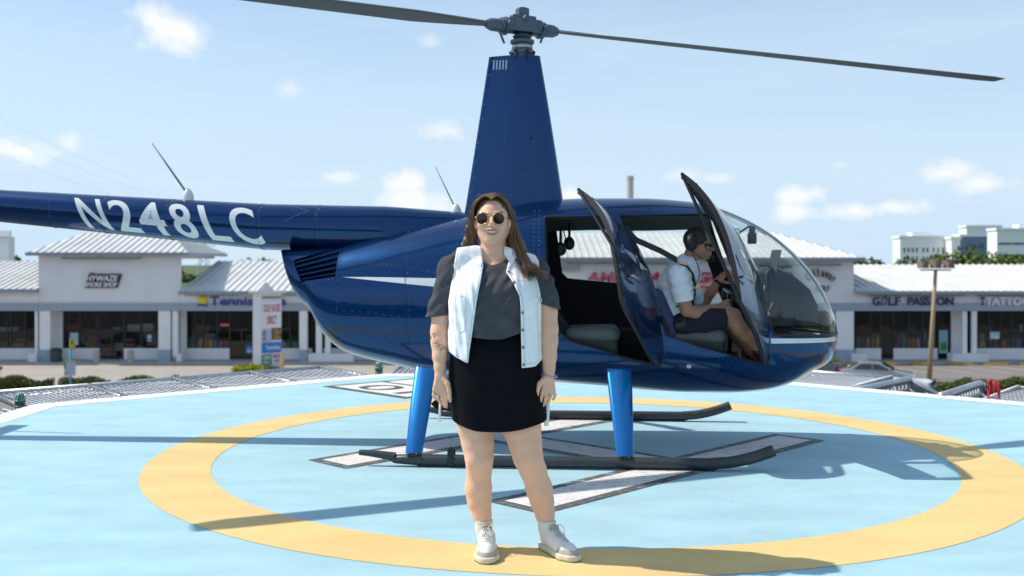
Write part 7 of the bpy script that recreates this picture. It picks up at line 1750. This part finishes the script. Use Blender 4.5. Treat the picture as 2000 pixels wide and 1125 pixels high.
mb_ = MB(); mb_.tube(catmull([L1+Vector((.0, -.01, -.055)), Vector(pw(1372, 506, PYc-.085)), Vector(pw(1388, 511, PYc-.05)), Vector(pw(1394, 508, PYc-.02)), Vector(pw(1391, 503, PYc-.008))], 6), .0035, 6); mb_.sphere(pw(1389, 501.5, PYc-.01), (.022, .014, .013), 12, 8); mb_.build('microphone_boom', m_blk, hso, True, pr)
mb_ = MB(); mb_.tube(catmull([L1+Vector((.0, -.01, -.06)), Vector(pw(1366, 530, PYc-.12)), Vector(pw(1358, 560, PYc-.16)), Vector(pw(1357, 575, PYc-.165))], 5), .0035, 6); mb_.build('headset_cord', m_blk, hso, True, pr)
gl_ = MB()
for s in (-1, 1):
    P_ = [pw(1376, 476, PYc+s*.058), pw(1384, 476.5, PYc+s*.050), pw(1390, 479, PYc+s*.030), pw(1392.5, 481, PYc+s*.010), pw(1391.5, 486, PYc+s*.012), pw(1387, 488, PYc+s*.034), pw(1380, 487, PYc+s*.050), pw(1376.5, 483, PYc+s*.058)]
    P2_ = [Vector(p)+Vector((.004, s*.007, 0)) for p in P_]; gl_.prism(P2_, (-.004, -s*.004, 0)); gl_.tube([P2_[0], Vector(pw(1362, 474, PYc+s*.078))], .004, 6)
go = gl_.build('sunglasses', mat('glasses_black', (.008, .009, .012), .06, coat=1), pilot, False, pr)
wt = MB(); c = Vector(pw(1402, 551, -.16)); dd = (Vector(pw(1412, 538, -.16))-c).normalized(); wt.tube([c-dd*.011, c-dd*.009, c+dd*.009, c+dd*.011], [.028, .0335, .0335, .028], 18); wt.build('wristwatch', m_blk, pilot, True, pr)
S = SDF(np.array(pw(1465, 720, -.47)), np.array(pw(1525, 670, -.33)), .004); S.chain([pw(1480, 688, -.40, .038), pw(1492, 698, -.40, .036), pw(1504, 705, -.40, .028)], .02); S.build('shoe', mat('shoe_brown', (.05, .03, .02), .6), pilot, pr)
# shoulder harness over his chest
hn = MB(); P_ = []
for (a, b) in ((1333, 517), (1343, 524), (1352, 536), (1356, 552), (1357, 575), (1352, 600), (1345, 625)):
    x_, z_ = HL(a, b, -.42); hh = bvh_sh.ray_cast(Vector((x_, -1.2, z_)), Vector((0, 1, 0))); P_.append(Vector((x_, (hh[0].y if hh[0] else -.43)-.006, z_)))
strap(hn, P_, .026, .003, (1, 0, .35)); hn.build('harness_strap', m_belt, pilot, True, pr)
# ================================================================ beyond the photographer: what the paint and the glass mirror
wb_ = MB()
def bfn(r):
    x = r.uniform(-120, 120); c = 6.5+2.0*math.sin(x*.21)+1.2*math.sin(x*.57+1); return (x, -52+r.uniform(-3, 3), GZ+r.uniform(0, 1)**.7*c), r.choice((0, 0, 1))
leaf_cloud(wb_, 7000, bfn, .5, 1.1, 91); o_ = wb_.build('roadside_wood', m_lf, fixn=False); tag(o_, 'dark belt of roadside trees behind the photographer', 'woodland', kind='stuff')
ho_ = empty('added_dark_block', (24, -34, GZ), 0, 'unseen dark glazed block behind the photographer, added for the nose to mirror', 'building')  # unseen block, added so the nose has something dark to reflect
b_ = MB(); b_.box((-9, -8, 0), (9, 0, 14)); b_.build('wall', mat('added_block_wall', (.06, .065, .075), .7), ho_); b_ = MB()
for i in range(6):
    for j in range(4): b_.box((-8+i*2.8, .0, 1.2+j*3.2), (-6.2+i*2.8, .06, 3.2+j*3.2))
b_.build('window', m_glz, ho_)
SC.camera = cam
